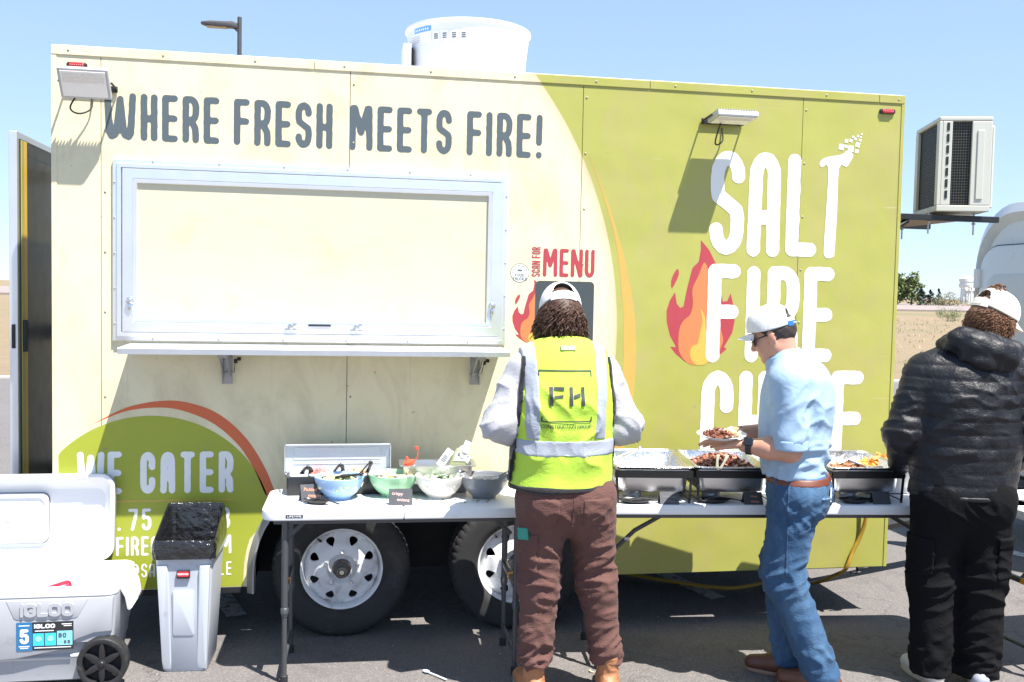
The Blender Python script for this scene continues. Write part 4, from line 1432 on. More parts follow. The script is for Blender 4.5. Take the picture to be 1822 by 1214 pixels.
# ------------------------------------------------------------------ condiment box with a raised lid
t = thing('condiment_box', 'black condiment box with raised frosted lid behind the blue bowl', 'condiment box', (1.315, -0.19, TZ), rad(1))
b = B()
b.prism(rrect(-0.235, 0.235, -0.068, 0.062, 0.012), 0.0, 0.085, 'z', 0.004)
b.build('box_body', blk_pl, t, 40)
for i in range(5):
    x0 = -0.222 + i * 0.0895
    b = B()
    b.prism(rrect(x0, x0 + 0.084, -0.058, 0.052, 0.01), 0.0855, 0.092, 'z', 0.002)
    b.build('insert_tray', M('tray_white', (0.75, 0.75, 0.74), 0.4), t, 40)
lid_m = M('lid_frosted', (0.62, 0.64, 0.67), 0.32, 0.55, 0.12, 160, 0.35, 260, 0.001)
b = B()
Tl = Matrix.Translation((0, 0.066, 0.082)) @ Matrix.Rotation(rad(-6), 4, 'X')
b.prism(rrect(-0.245, 0.245, 0.0, 0.128, 0.012), 0.0, 0.004, 'y', 0.001, Tl)
for x0, x1, z0, z1 in ((-0.245, 0.245, 0.1285, 0.1345), (-0.249, -0.2455, 0.004, 0.126), (0.2455, 0.249, 0.004, 0.126)):
    b.box(x0, x1, -0.03, 0.004, z0, z1, 0.001, Tl)
lid = b.build('lid', lid_m, t)
b = B()
for z in (0.040, 0.062, 0.114):
    b.box(-0.205, 0.2, -0.0035, -0.0002, z, z + 0.0025, 0.0008, Tl)
for x in (-0.2075, 0.2):
    b.box(x, x + 0.0025, -0.0035, -0.0002, 0.065, 0.1135, 0.0008, Tl)
b.build('lid_rib', lid_m, lid)
b = B()
b.tube([(-0.244, 0.05, 0.07), (-0.247, 0.03, 0.08), (-0.238, -0.03, 0.096)], 0.004, 6)
b.build('lid_hinge', alu_d, t)
toppings = [('pickled_onion', 'pink pickled onion in the second tray of the condiment box', (0.75, 0.20, 0.18)), ('pickled_pepper', 'pale pickled vegetables in the fourth tray of the condiment box', (0.72, 0.55, 0.32))]
for (nm, lb, c), i in zip(toppings, (1, 3)):
    heap(nm, lb, 'food', (1.315 - 0.18 + i * 0.0895, -0.194, TZ + 0.092), 0.035, 0.018, 60, [c, tuple(min(1, v * 1.2) for v in c)], 0.007, 1.6, 20 + i)
tongs('small black tongs at the left of the condiment box', (1.17, -0.20, TZ + 0.095), (1.175, -0.23, TZ + 0.125), blk_pl, 0.013)
tongs('small black tongs with pale tips in the middle of the condiment box', (1.315, -0.20, TZ + 0.095), (1.325, -0.235, TZ + 0.135), blk_pl, 0.010)
tongs('small black tongs leaning at the right of the condiment box', (1.435, -0.20, TZ + 0.095), (1.463, -0.23, TZ + 0.145), blk_pl, 0.011)

# ------------------------------------------------------------------ steel pan of sauce bottles
t = thing('steel_pan', 'rectangular steel pan holding sauce bottles behind the cream bowl', 'steel pan', (1.782, -0.185, TZ + 0.0), rad(-2))
b = B()
outer = [rrect(-0.150, 0.150, -0.068, 0.068, 0.02), rrect(-0.156, 0.156, -0.074, 0.074, 0.022), rrect(-0.160, 0.160, -0.078, 0.078, 0.024), rrect(-0.164, 0.164, -0.082, 0.082, 0.026), rrect(-0.182, 0.182, -0.097, 0.097, 0.03), rrect(-0.182, 0.182, -0.097, 0.097, 0.03), rrect(-0.160, 0.160, -0.078, 0.078, 0.024), rrect(-0.148, 0.148, -0.066, 0.066, 0.02)]
hs = [0.040, 0.045, 0.07, 0.127, 0.131, 0.135, 0.133, 0.045]
b.loft([[(x, y, z) for x, y in o_] for o_, z in zip(outer, hs)])
b.build('pan_body', steel, t, 40)
b = B()
b.box(-0.14, 0.14, -0.06, 0.06, 0.0, 0.0395, 0.008)
b.build('pan_riser', M('riser_grey', (0.3, 0.3, 0.31), 0.5), t)
# squeeze bottle cap
t = thing('squeeze_bottle', 'orange capped squeeze bottle lying at the left end of the steel pan', 'bottle', (1.65, -0.18, TZ + 0.115), 0)
capm = M('cap_orange', (0.80, 0.10, 0.05), 0.35)
B().lathe([(0.0, -0.07), (0.026, -0.07), (0.028, -0.06), (0.028, 0.0), (0.024, 0.012)], 20).build('bottle_body', M('bottle_milky', (0.7, 0.7, 0.66), 0.35, trans=0.3), t, 50)
b = B()
b.lathe([(0.0305, 0.010), (0.0305, 0.024), (0.02, 0.030), (0.008, 0.034), (0.006, 0.05), (0.0, 0.052)], 20, T=Matrix.Rotation(rad(-18), 4, 'Y'))
b.build('bottle_cap', capm, t, 50)
b = B()
b.tube(smooth_line([(0.022, 0, 0.028), (0.036, 0, 0.045), (0.037, 0, 0.072), (0.032, 0, 0.088)], 5), 0.003, 6)
b.lathe([(0, 0), (0.009, 0.0), (0.009, 0.014), (0, 0.015)], 12, c=(0.032, 0, 0.082))
b.build('cap_tether', capm, t, 50)
# leaning bag of limes and a label card
t = thing('plastic_bottle', 'clear bottle of green dressing leaning in the steel pan', 'bottle', (1.855, -0.19, TZ + 0.065), 0)
Tb = Matrix.Rotation(rad(24), 4, 'Y')
glass = M('bottle_clear', (0.70, 0.74, 0.45), 0.15, 0, 0.1, 20, trans=0.55)
b = B()
b.prism(rrect(-0.042, 0.042, -0.022, 0.022, 0.016), 0.0, 0.135, 'z', 0.008, Tb)
b.build('bottle_body', glass, t, 40)
b = B()
b.lathe([(0.03, 0.132), (0.026, 0.15), (0.017, 0.158), (0.017, 0.185), (0.0, 0.186)], 20, T=Tb)
b.build('bottle_neck', M('bottle_white', (0.8, 0.8, 0.78), 0.35), t, 40)
b = B()
b.prism([(-0.034, 0.075), (0.02, 0.095), (0.036, 0.088), (0.036, 0.128), (-0.034, 0.128)], -0.0245, -0.0225, 'y', 0, Tb)
lb = b.build('bottle_label', plastic_w, t)
for (x, z, w_, h_) in ((-0.028, 0.116, 0.012, 0.004), (-0.028, 0.108, 0.016, 0.003), (0.02, 0.118, 0.006, 0.006), (-0.01, 0.102, 0.014, 0.002)):
    B().box(x, x + w_, -0.0262, -0.0248, z, z + h_, 0, Tb).build('label_print', ink_m, lb)
t = thing('label_card', 'white printed card leaning between the pan rim and the bottle', 'card', (1.79, -0.195, TZ + 0.12), 0)
Tb = Matrix.Rotation(rad(36), 4, 'Y')
B().box(-0.019, 0.019, -0.001, 0.001, 0.0, 0.095, 0, Tb).build('card_sheet', plastic_w, t)
for k in range(4):
    B().box(-0.012, 0.010, -0.0022, -0.0012, 0.028 + k * 0.009, 0.031 + k * 0.009, 0, Tb).build('card_print', ink_m, t)
# stray herbs and crumbs on the table
rnd = random.Random(4)
b = B()
for i in range(46):
    x, y = rnd.uniform(1.64, 2.0), rnd.uniform(-0.47, -0.39)
    s = rnd.uniform(0.002, 0.006)
    b.mi = rnd.randrange(3)
    b.box(-s * 1.8, s * 1.8, -s * .6, s * .6, 0, s * .5, 0, Matrix.Translation((x, y, TZ + 0.0005)) @ Matrix.Rotation(rnd.uniform(0, 6), 4, 'Z'))
tag(b.build('crumbs', [M('herb_green', (0.06, 0.20, 0.05), 0.6), M('crumb_tan', (0.4, 0.22, 0.15), 0.7), M('crumb_pale', (0.65, 0.6, 0.5), 0.7)], None), 'spilled herbs and crumbs on the small white table', 'crumbs', None, 'stuff')


for o in set(COL.objects) - _before:        # everything standing on the small table
    if o.parent is None:
        o.location.y -= 0.04
# ------------------------------------------------------------------ chafing dishes
foil = M('foil', (0.74, 0.74, 0.745), 0.28, 1.0, 0.06, 30, 0.6, 40, 0.005)
chafer_wire = M('chafer_frame', (0.03, 0.03, 0.032), 0.35, 0.6, 0.2, 20)
CH, CWD, CDP = 0.150, 0.178, 0.205


def chafer(label, u, v, rz):
    t = thing('chafing_dish', label, 'chafing dish', on2(u, v), T2R + rz, 'chafing dishes on the long table')
    hw, hd = CWD, CDP
    b = B()
    for x0, x1, y0, y1 in ((-hw, hw, -hd - 0.004, -hd), (-hw, hw, hd, hd + 0.004), (-hw - 0.004, -hw, -hd, hd), (hw, hw + 0.004, -hd, hd)):
        b.box(x0, x1, y0, y1, CH - 0.034, CH, 0.001)
    b.build('rim_band', chafer_wire, t)
    for sx_ in (-1, 1):
        for sy in (-1, 1):
            b = B()
            b.prism([(-0.006, 0), (0.006, 0), (0.006, CH - 0.01), (-0.006, CH - 0.01)], -0.0015, 0.0015, 'y', 0,
                    Matrix.Translation((sx_ * (hw - 0.012), sy * (hd - 0.003), 0)) @ Matrix.Shear('XY', 4, (sx_ * 0.06, 0)))
            b.build('leg', chafer_wire, t)
    b = B()
    for sx_ in (-1, 1):
        b.tube([(sx_ * (hw - 0.01), -hd, 0.012), (sx_ * (hw - 0.01), hd, 0.012)], 0.003, 6)
    b.tube([(-hw + 0.01, 0, 0.012), (hw - 0.01, 0, 0.012)], 0.003, 6)
    b.build('stretcher', chafer_wire, t)
    # steel water pan
    b = B()
    o_ = [(0.138, 0.165, 0.045, 0.03), (0.153, 0.180, 0.049, 0.04), (0.161, 0.188, 0.064, 0.045), (0.169, 0.194, CH - 0.006, 0.045), (0.176, 0.203, CH + 0.001, 0.02), (0.176, 0.203, CH + 0.004, 0.02), (0.163, 0.190, CH + 0.002, 0.04), (0.148, 0.178, 0.078, 0.04)]
    b.loft([[(x, y, z) for x, y in rrect(-a, a, -c, c, r)] for a, c, z, r in o_])
    b.build('water_pan', steel, t, 40)
    return t


def foil_pan(label, u, v, rz, lift, seed):
    t = thing('foil_pan', label, 'foil tray', on2(u, v, TZ + CH + 0.006), T2R + rz, 'foil trays set in the chafing dishes')
    rnd = random.Random(seed)
    b = B()
    o_ = [(0.138, 0.16, -0.05, 0.03), (0.145, 0.168, -0.044, 0.035), (0.163, 0.190, 0.004, 0.04), (0.166, 0.193, 0.010, 0.04), (0.186, 0.212, 0.013, 0.03), (0.188, 0.214, 0.010, 0.03), (0.188, 0.214, 0.008, 0.03), (0.167, 0.194, 0.006, 0.04)]
    secs = []
    for q, (a, c, z, r) in enumerate(o_):
        ring = []
        for k, (x, y) in enumerate(rrect(-a, a, -c, c, r, 16)):
            j = 0.0022 * math.sin(k * 2.1 + q * 0.4) if q in (1, 2, 3) else 0.0012 * rnd.uniform(-1, 1)
            ring.append((x * (1 + j * 4), y * (1 + j * 4), z + lift * max(0.0, (y + 0.02) / c) ** 1.5 * (q >= 2) + (rnd.uniform(-.0015, .0015) if q > 3 else 0)))
        secs.append(ring)
    b.loft(secs, True, False)
    b.build('tray', foil, t, 50)
    return t


SP = [(-0.395, 0.015, rad(-2)), (-0.02, 0.015, rad(-1)), (0.62, 0.02, rad(1))]
LB = ['leftmost chafing dish beside the safety vest', 'middle chafing dish full of brown chopped meat', 'rightmost chafing dish beside the black jacket']
FB = ['empty crinkled foil tray in the leftmost chafing dish', 'foil tray under the heap of chopped meat', 'foil tray with brown residue in the rightmost chafing dish']
for k, (u, v, rz) in enumerate(SP):
    chafer(LB[k], u, v, rz)
    foil_pan(FB[k], u, v, rz, 0.012, k)
heap('chopped_meat', 'heap of brown chopped grilled meat in the middle foil tray', 'food', on2(-0.02, 0.03, TZ + CH - 0.03), 0, 0.07, 1100, [(0.20, 0.065, 0.035), (0.30, 0.11, 0.065), (0.12, 0.035, 0.022), (0.42, 0.20, 0.13)], 0.0095, 1.5, 11, 0.146, 0.160, T2R)
heap('meat_scraps', 'few brown scraps left in the rightmost foil tray', 'food', on2(0.62, 0.09, TZ + CH - 0.05), 0, 0.045, 130, [(0.36, 0.18, 0.09), (0.45, 0.25, 0.14)], 0.009, 1.6, 13, 0.11, 0.08, T2R)


def fuel_can(label, u, v):
    t = thing('fuel_can', label, 'fuel can', on2(u, v), 0, 'fuel cans under the chafing dishes')
    m_ = M('can_grey', (0.30, 0.31, 0.33), 0.35, 0.5, 0.15, 12)
    B().lathe([(0.0, 0.0), (0.041, 0.0), (0.043, 0.003), (0.043, 0.028), (0.0418, 0.030), (0.043, 0.032), (0.043, 0.058), (0.041, 0.061), (0.040, 0.059), (0.018, 0.058), (0.018, 0.045), (0, 0.045)], 32).build('can', m_, t, 40)
    b = B()
    b.lathe([(0.0435, 0.050), (0.0445, 0.064), (0.040, 0.066), (0.022, 0.066), (0.020, 0.064)], 32, mod=lambda k, j, a: 1.0 + (0.02 if (j // 4) % 2 else -0.01) * (k in (1, 2)))
    b.box(0.04, 0.085, -0.004, 0.004, 0.052, 0.055)
    b.build('damper', alu_d, t, 40)
    return t


for lab, u, v in (('nearest fuel can under the leftmost chafing dish', -0.48, -0.08), ('rear fuel can under the leftmost chafing dish', -0.56, 0.08), ('nearest fuel can under the middle chafing dish', -0.10, -0.08), ('rear fuel can under the middle chafing dish', -0.22, 0.09), ('nearest fuel can under the rightmost chafing dish', 0.58, -0.07), ('rear fuel can under the rightmost chafing dish', 0.47, 0.08)):
    fuel_can(lab, u, v)
tent('dark card with faint writing under the leftmost chafing dish', on2(-0.335, -0.20), T2R, 0.088, 0.060, [('Cornstone', .008, .024), ('chicken', .02, .046)], M('chalk_grey', (0.22, 0.19, 0.2), 0.8), 0.016)
tent('small dark card turned edge-on at the left of the first chafer', on2(-0.72, -0.17), rad(62), 0.07, 0.062, [('B', .03, .035)], None, 0.02)
tent('dark card with orange writing before the meat chafing dish', on2(0.06, -0.20), T2R, 0.088, 0.060, [('steak', .03, .024), ('adobo', .03, .048)], chalk, 0.016)
tent('blank dark card in front of the rightmost chafing dish', on2(0.68, -0.19), T2R, 0.085, 0.062, [])
tongs('steel tongs propped on the rim of the leftmost tray', on2(-0.60, -0.10, TZ + 0.17), on2(-0.42, 0.05, TZ + 0.215), steel, 0.008)
tongs('steel tongs laid across the tray of meat', on2(-0.03, -0.02, TZ + 0.195), on2(-0.11, -0.22, TZ + 0.165), steel, 0.007)
# lighter beside the third chafer
t = thing('gas_lighter', 'blue and black utility lighter lying on the long table', 'lighter', on2(0.44, -0.20, TZ), rad(60))
B().tube([(0, 0, 0.012), (0.05, 0, 0.012), (0.07, 0, 0.010)], [0.012, 0.011, 0.008], 10).build('handle', M('lighter_blue', (0.02, 0.10, 0.30), 0.25, coat=.5), t, 60)
B().tube([(-0.07, 0, 0.008), (-0.005, 0, 0.012)], [0.005, 0.007], 8).build('barrel', blk_pl, t, 60)
# deep steel pan with chips behind the black jacket
t = thing('deep_steel_pan', 'deep steel pan with orange chips right of the last chafing dish', 'steel pan', on2(0.83, 0.12), T2R)
b = B()
o_ = [(0.11, 0.10, 0.0, 0.02), (0.118, 0.108, 0.006, 0.025), (0.126, 0.115, 0.135, 0.025), (0.138, 0.128, 0.140, 0.02), (0.138, 0.128, 0.143, 0.02), (0.122, 0.112, 0.14, 0.025), (0.112, 0.10, 0.02, 0.02)]
b.loft([[(x, y, z) for x, y in rrect(-a, a, -c, c, r)] for a, c, z, r in o_])
b.build('pan_body', steel, t, 40)
heap('corn_chips', 'orange corn chips heaped in the deep steel pan', 'food', on2(0.83, 0.12, TZ + 0.11), 0, 0.07, 70, [(0.75, 0.32, 0.05), (0.8, 0.42, 0.1)], 0.016, 1.3, 31, 0.10, 0.09, T2R)
# items on the far right table
t = thing('paper_tray', 'pink paper-lined tray on the table at the right edge', 'tray', (4.75, -0.80, TZ), rad(6))
b = B()
o_ = [(0.15, 0.10, 0.0, 0.02), (0.17, 0.12, 0.055, 0.02), (0.175, 0.125, 0.056, 0.02), (0.165, 0.115, 0.05, 0.02), (0.145, 0.095, 0.006, 0.02)]
b.loft([[(x, y, z) for x, y in rrect(-a, a, -c, c, r)] for a, c, z, r in o_])
b.build('tray_body', M('tray_pink', (0.62, 0.28, 0.22), 0.55), t, 40)
heap('flatbread', 'pale folded bread in the pink tray', 'food', (4.75, -0.80, TZ + 0.04), 0, 0.04, 40, [(0.7, 0.5, 0.38), (0.75, 0.6, 0.45)], 0.024, 1.6, 33, 0.13, 0.08, rad(6))
# ------------------------------------------------------------------ wheeled cooler
CG, CW = M('cooler_grey', (0.38, 0.39, 0.42), 0.5, 0, 0.05, 6, 0.15, 220, 0.0008, dirt=(0.24, 0.235, 0.23), dirt_s=8, dirt_a=(0.6, 0.82)), M('cooler_white', (0.82, 0.82, 0.82), 0.4, 0, 0.02, 6, 0.08, 160, 0.0008)
CL = thing('cooler', 'grey wheeled cooler with its white lined lid standing open', 'cooler', (-0.075, -0.295, 0), 0)
CL.scale = (1, 1, 1.08)
hw, hd = 0.455, 0.205      # half width, half depth


def cool_sec(z, w, d, r=0.045):
    return [(x, y, z) for x, y in rrect(-w, w, -d, d, r, 6)]


b = B()
b.loft([cool_sec(0.022, .40, .165), cool_sec(0.03, .415, .178), cool_sec(0.115, .430, .186), cool_sec(0.125, .434, .190), cool_sec(0.135, .436, .180), cool_sec(0.175, .440, .184), cool_sec(0.185, .444, .200), cool_sec(0.30, .452, .205), cool_sec(0.365, .456, .207), cool_sec(0.372, .456, .207)])
b.build('cooler_body', CG, CL, 35)
b = B()
b.loft([cool_sec(0.3725, .458, .209), cool_sec(0.385, .460, .211), cool_sec(0.402, .458, .209), cool_sec(0.408, .450, .203), cool_sec(0.402, .415, .168), cool_sec(0.33, .405, .160), cool_sec(0.14, .39, .15)], False, True)
rim = b.build('rim_liner', CW, CL, 40)
# raised swell band that wraps above the wheel
b = B()
b.prism([(-.44, .105), (.06, .130), (.24, .160), (.30, .200), (.37, .222), (.438, .228), (.446, .366), (-.446, .366)], -hd - 0.006, -hd + 0.06, 'y', 0.006)
b.build('front_shell', CG, CL, 40)
# side handle
b = B()
b.prism([(0.455, .395), (0.472, .395), (0.492, .350), (0.503, .290), (0.494, .280), (0.484, .286), (0.474, .335), (0.455, .368)], -0.12, 0.12, 'y', 0.006)
b.build('side_handle', CW, CL, 40)
# IGLOO plate
b = B()
b.prism([(.020, .362), (.345, .362), (.305, .292), (.292, .286), (.062, .286), (.050, .292)], -hd - 0.0085, -hd + 0.02, 'y', 0.002)
b.build('brand_plate', M('cooler_grey_light', (0.43, 0.44, 0.47), 0.5, 0, 0.05, 6), CL, 40)
def raise3d(name, text, x0, x1, z0, z1, mat, parent, stroke, y0, y1, **kw):
    o = word(name, text, x0, x1, z0, z1, mat, parent, stroke, y=y0, **kw)
    bm = bmesh.new()
    bm.from_mesh(o.data)
    r = bmesh.ops.extrude_face_region(bm, geom=list(bm.faces))
    for v in r['geom']:
        if isinstance(v, bmesh.types.BMVert):
            v.co.y = y1
    bmesh.ops.recalc_face_normals(bm, faces=list(bm.faces))
    bm.to_mesh(o.data)
    bm.free()
    return o


raise3d('lettering', 'IGLOO', .078, .288, .297, .350, CG, CL, 0.0135, -hd - .0087, -hd - .0145, w=1.15, gap=.14, cells=22)
# sticker
st = B().box(-.035, .135, -hd - .0078, -hd - .0062, .135 + .032, .262, 0).build('sticker', M('sticker_dark', (0.025, 0.026, 0.03), 0.35), CL)
st.scale = (1.33, 1, 1.18)
st.location = (.107, 0, -.034)
sb, sc = M('sticker_blue', (0.02, 0.16, 0.36), 0.35), M('sticker_cyan', (0.05, 0.52, 0.74), 0.35)
wk = M('sticker_white', (0.8, 0.8, 0.8), 0.4)
yy = -hd - .0078
B().box(-.035, .012, yy - .0012, yy - .0002, .167, .262).build('sticker_field', sb, st)
B().box(.014, .047, yy - .0012, yy - .0002, .182, .224).build('sticker_field', sc, st)
B().box(.050, .083, yy - .0012, yy - .0002, .182, .224).build('sticker_field', sc, st)
B().box(.086, .132, yy - .0012, yy - .0002, .182, .230).build('sticker_field', M('sticker_pale', (0.25, 0.68, 0.78), 0.35), st)
word('lettering', '5', -.030, .007, .190, .240, wk, st, .0105, y=yy - .0025, cells=24)
word('lettering', 'IGLOO', .018, .080, .241, .256, wk, st, .0042, y=yy - .0022, w=1.1, gap=.14, cells=16)
word('lettering', '90', .090, .114, .208, .224, ink_m, st, .0038, y=yy - .0025, w=.75, gap=.2, cells=14)
word('lettering', '85', .106, .126, .188, .199, ink_m, st, .0026, y=yy - .0025, w=.75, gap=.2, cells=12)
for x0, x1, z in ((-.028, .004, .250), (-.028, .004, .180), (-.024, .000, .174), (.020, .076, .231), (.018, .128, .174), (.100, .130, .252), (.106, .130, .246)):
    B().box(x0, x1, yy - .0018, yy - .0013, z, z + .003).build('sticker_print', wk, st)
for cx_ in (.0305, .0665):
    B().lathe([(0, yy - .0022), (.0095, yy - .0022), (.0095, yy - .0013)], 16, c=(cx_, 0, .206), axis='y').build('sticker_print', M('sticker_sky', (0.3, 0.75, 0.9), 0.4), st)
# wheel
cwx, cwz, cwr = 0.405, 0.104, 0.104
b = B()
b.lathe([(0.078, -.012), (0.080, -.034), (0.088, -.038), (0.099, -.036), (0.103, -.030), (0.104, 0.0), (0.103, 0.03), (0.078, 0.03)], 60, c=(cwx, -hd + .004, cwz), axis='y', closed=True, mod=lambda k, j, a: 1.0 - (0.012 if (j % 5 == 0 and k in (3, 4, 5)) else 0))
cwl = b.build('wheel', M('wheel_black', (0.02, 0.02, 0.021), 0.5, 0, 0.2, 20, dirt=(0.10, 0.095, 0.09), dirt_s=25, dirt_a=(0.55, 0.8)), CL, 40)
b = B()
for k in range(6):
    a = rad(30 + 60 * k)
    T = Matrix.Translation((cwx, -hd + .004, cwz)) @ Matrix.Rotation(-a, 4, 'Y')
    b.prism([(0.012, -0.013), (0.05, -0.012), (0.082, -0.006), (0.082, 0.006), (0.05, 0.012), (0.012, 0.013)], -.034, -.018, 'y', 0.003, T)
b.lathe([(0.0, -.042), (0.008, -.042), (0.011, -.038), (0.018, -.036), (0.020, -.018)], 20, c=(cwx, -hd + .004, cwz), axis='y')
b.build('wheel_spokes', blk_pl, cwl, 40)
b = B()
b.lathe([(0.0, -.004), (0.079, -.004)], 32, c=(cwx, -hd + .004, cwz), axis='y')
b.build('wheel_backing', under_m, cwl)
# lid, opened past upright
LT = Matrix.Translation((0, hd + 0.004, 0.405)) @ Matrix.Rotation(rad(-4), 4, 'X')


def lid_sec(y, w, z0, z1, r, c=0.0):
    """outline in the lid plane, corners clipped like the real lid"""
    return [LT @ Vector((x, y, z)) for x, z in rrect(-w, w, z0, z1, r, 6)]


lw = 0.36
CLX = -0.02
b = B()
b.loft([lid_sec(.075, lw - .02, .03, .360, .05), lid_sec(.07, lw - .008, .015, .371, .055), lid_sec(.03, lw, .005, .377, .06), lid_sec(-.004, lw, .004, .377, .06)], True, False)
lid = b.build('lid', CG, CL, 40)
b = B()
b.loft([lid_sec(-.0045, lw, .004, .377, .06), lid_sec(-.010, lw - .004, .008, .374, .058), lid_sec(-.010, lw - .016, .020, .363, .050), lid_sec(.012, lw - .030, .030, .350, .045), lid_sec(.044, lw - .052, .055, .312, .035), lid_sec(.047, lw - .060, .062, .306, .03)], False, True)
b.build('lid_liner', CW, lid, 40)
b = B()
b.loft([lid_sec(.0465, .0, .0, .0, .0)] * 0 + [[LT @ Vector((x, y, z)) for x, z in rrect(-.28 + i, .06 - i, .080 + i, .292 - i, .03, 6)] for i, y in ((0, .0465), (0.0, .030), (.004, .026), (.014, .026), (.020, .036), (.024, .036))], False, True)
hb = b.build('lid_hatch', CW, lid, 40)
b = B()
b.loft([[LT @ Vector((x, y, z)) for x, z in rrect(-.284 - i, .064 + i, .076 - i, .296 + i, .034, 6)] for i, y in ((0.0, .0462), (0.0, .0435), (-.004, .0435))], False, False)
b.build('hatch_gap', M('gap_grey', (0.18, 0.18, 0.19), 0.6), lid, 40)
B().lathe([(0.0, .0), (.012, .001), (.014, .006)], 20, axis='y', T=LT @ Matrix.Translation((-.11, .029, .186))).build('hatch_boss', CW, hb, 60)
b = B()
for x in (-.25, .25):
    b.tube([(x - .05, hd + .006, .402), (x + .05, hd + .006, .402)], .010, 10)
b.build('lid_hinge', CW, CL, 60)
# ice and cans inside
heap('ice', 'ice and drink cans heaped inside the open cooler', 'ice', (-0.075, -0.295, 0.335), 0, 0.05, 260, [(0.80, 0.83, 0.86), (0.78, 0.80, 0.82), (0.7, 0.75, 0.8)], 0.016, 1.1, 41, 0.38, 0.14, 0.0001)
for lab, x, y, rz, col in (('red and white drink can lying in the cooler ice', 0.11, -0.36, 0.5, (0.55, 0.02, 0.05)), ('blue drink can at the left of the cooler ice', -0.24, -0.35, -0.3, (0.10, 0.40, 0.65))):
    t = thing('drink_can', lab, 'can', (x, y, 0.385), rz)
    T = Matrix.Rotation(rad(80), 4, 'Y')
    B().lathe([(0.026, -.058), (0.033, -.05), (0.033, .044), (0.027, .056)], 24, T=T).build('can_body', M('can_' + lab.split()[0], col, 0.3, 0.4), t, 50)
    B().lathe([(0.0, -.055), (0.026, -.058)], 24, T=T).build('can_base', alu_d, t, 50)
    B().lathe([(0.0, .053), (0.025, .053), (0.027, .056)], 24, T=T).build('can_top', alu_d, t, 50)

# ------------------------------------------------------------------ slim waste bin with a black liner
BIN = thing('waste_bin', 'slim light grey waste bin with black liner beside the cooler', 'waste bin', (0.650, -0.245, 0), rad(-3))
BIN.scale = (0.94, 1, 1)
bg = M('bin_grey', (0.46, 0.49, 0.54), 0.5, 0, 0.06, 5, 0.12, 150, 0.0008, dirt=(0.16, 0.16, 0.17), dirt_s=7, dirt_a=(0.62, 0.82))


def bsec(z, w, y0, y1, r=0.028):
    return [(x, y, z) for x, y in rrect(-w, w, y0, y1, r, 5)]


b = B()
b.loft([bsec(0.0, .100, -.118, .150, .03), bsec(0.006, .104, -.122, .154, .03), bsec(0.30, .121, -.135, .168), bsec(0.515, .132, -.143, .178), bsec(0.517, .143, -.155, .188), bsec(0.553, .146, -.158, .190), bsec(0.560, .143, -.155, .188), bsec(0.556, .130, -.142, .176), bsec(0.10, .105, -.12, .15)])
b.build('bin_body', bg, BIN, 35)
b = B()
for s in (-1, 1):
    b.prism([(s * .122, .49), (s * .075, .49), (s * .070, .46), (s * .058, .05), (s * .060, .012), (s * .098, .012), (s * .104, .05)], -.154, -.10, 'y', 0.006)
o = b.build('front_rib', bg, BIN, 40)
for v in o.data.vertices:
    v.co.y += 0.030 * (1 - (v.co.z / 0.5)) * 1.0
b = B()
b.prism(rrect(-.052, .048, .165, .375, .012), -.157, -.10, 'y', 0.004)
o = b.build('front_panel', bg, BIN, 40)
for v in o.data.vertices:
    v.co.y += 0.030 * (1 - (v.co.z / 0.5)) + 0.004
b = B()
for x in (-.095, .095):
    b.prism(rrect(x - .014, x + .014, .522, .548, .008), -.1605, -.150, 'y', 0.002)
b.box(-.05, .05, -.1606, -.150, .528, .548, .003)
b.build('rim_notch', M('bin_shadow', (0.16, 0.17, 0.19), 0.6), BIN, 40)
bd = B().prism(rrect(-.030, .030, .432, .468, .004), -.1535, -.13, 'y', 0.001).build('badge', M('badge_black', (0.03, 0.02, 0.02), 0.4), BIN)
B().prism(rrect(-.027, .027, .442, .465, .008), -.1548, -.1537, 'y').build('badge_field', M('badge_red', (0.6, 0.03, 0.05), 0.35), bd)
word('lettering', 'RUBBERMAID', -.024, .024, .449, .458, wk, bd, .0014, y=-.1556, w=.7, gap=.2, cells=10)
# liner: folded over the rim, its back standing up
lin = M('liner_black', (0.014, 0.014, 0.015), 0.2, 0, 0.2, 20, 1.0, 24, 0.02, coat=0.4)
rnd = random.Random(9)
b = B()
rings = []
base = rrect(-.134, .134, -.146, .180, .03, 9)
n = len(base)


def wob(k, q, s):
    return s * (math.sin(k * 1.7 + q * 2.3) + 0.6 * math.sin(k * 3.1 + q) + 0.5 * rnd.uniform(-1, 1))


def bring(sc, off, zf, q, s):
    out = []
    for k, (x, y) in enumerate(base):
        back = max(0.0, min(1.0, (y + 0.05) / 0.20))
        z = zf(back) + wob(k, q, s * 0.6)
        f = 1 + (sc - 1)
        out.append((x * f + off * math.copysign(1, x) * 0 + wob(k, q + 3, s * 0.5), y * f + wob(k, q + 5, s * 0.5) - (0.02 * back), z))
    return out


rings = [bring(1.10, 0, lambda t: 0.520 + 0.03 * t, 0, 0.004), bring(1.115, 0, lambda t: 0.540 + 0.02 * t, 1, 0.005), bring(1.11, 0, lambda t: 0.575 + 0.03 * t, 2, 0.006), bring(1.06, 0, lambda t: 0.595 + 0.07 * t, 3, 0.007),
         bring(1.04, 0, lambda t: 0.605 + 0.105 * t, 4, 0.006), bring(0.99, 0, lambda t: 0.600 + 0.105 * t, 5, 0.006), bring(0.93, 0, lambda t: 0.560 + 0.06 * t, 6, 0.008), bring(0.82, 0, lambda t: 0.46, 7, 0.012), bring(0.66, 0, lambda t: 0.33, 8, 0.015), bring(0.40, 0, lambda t: 0.24, 9, 0.012)]
b.loft(rings, False, True)
ln = b.build('liner', lin, BIN, 179)
md = ln.modifiers.new('sub', 'SUBSURF')
md.levels = 1
md.render_levels = 2

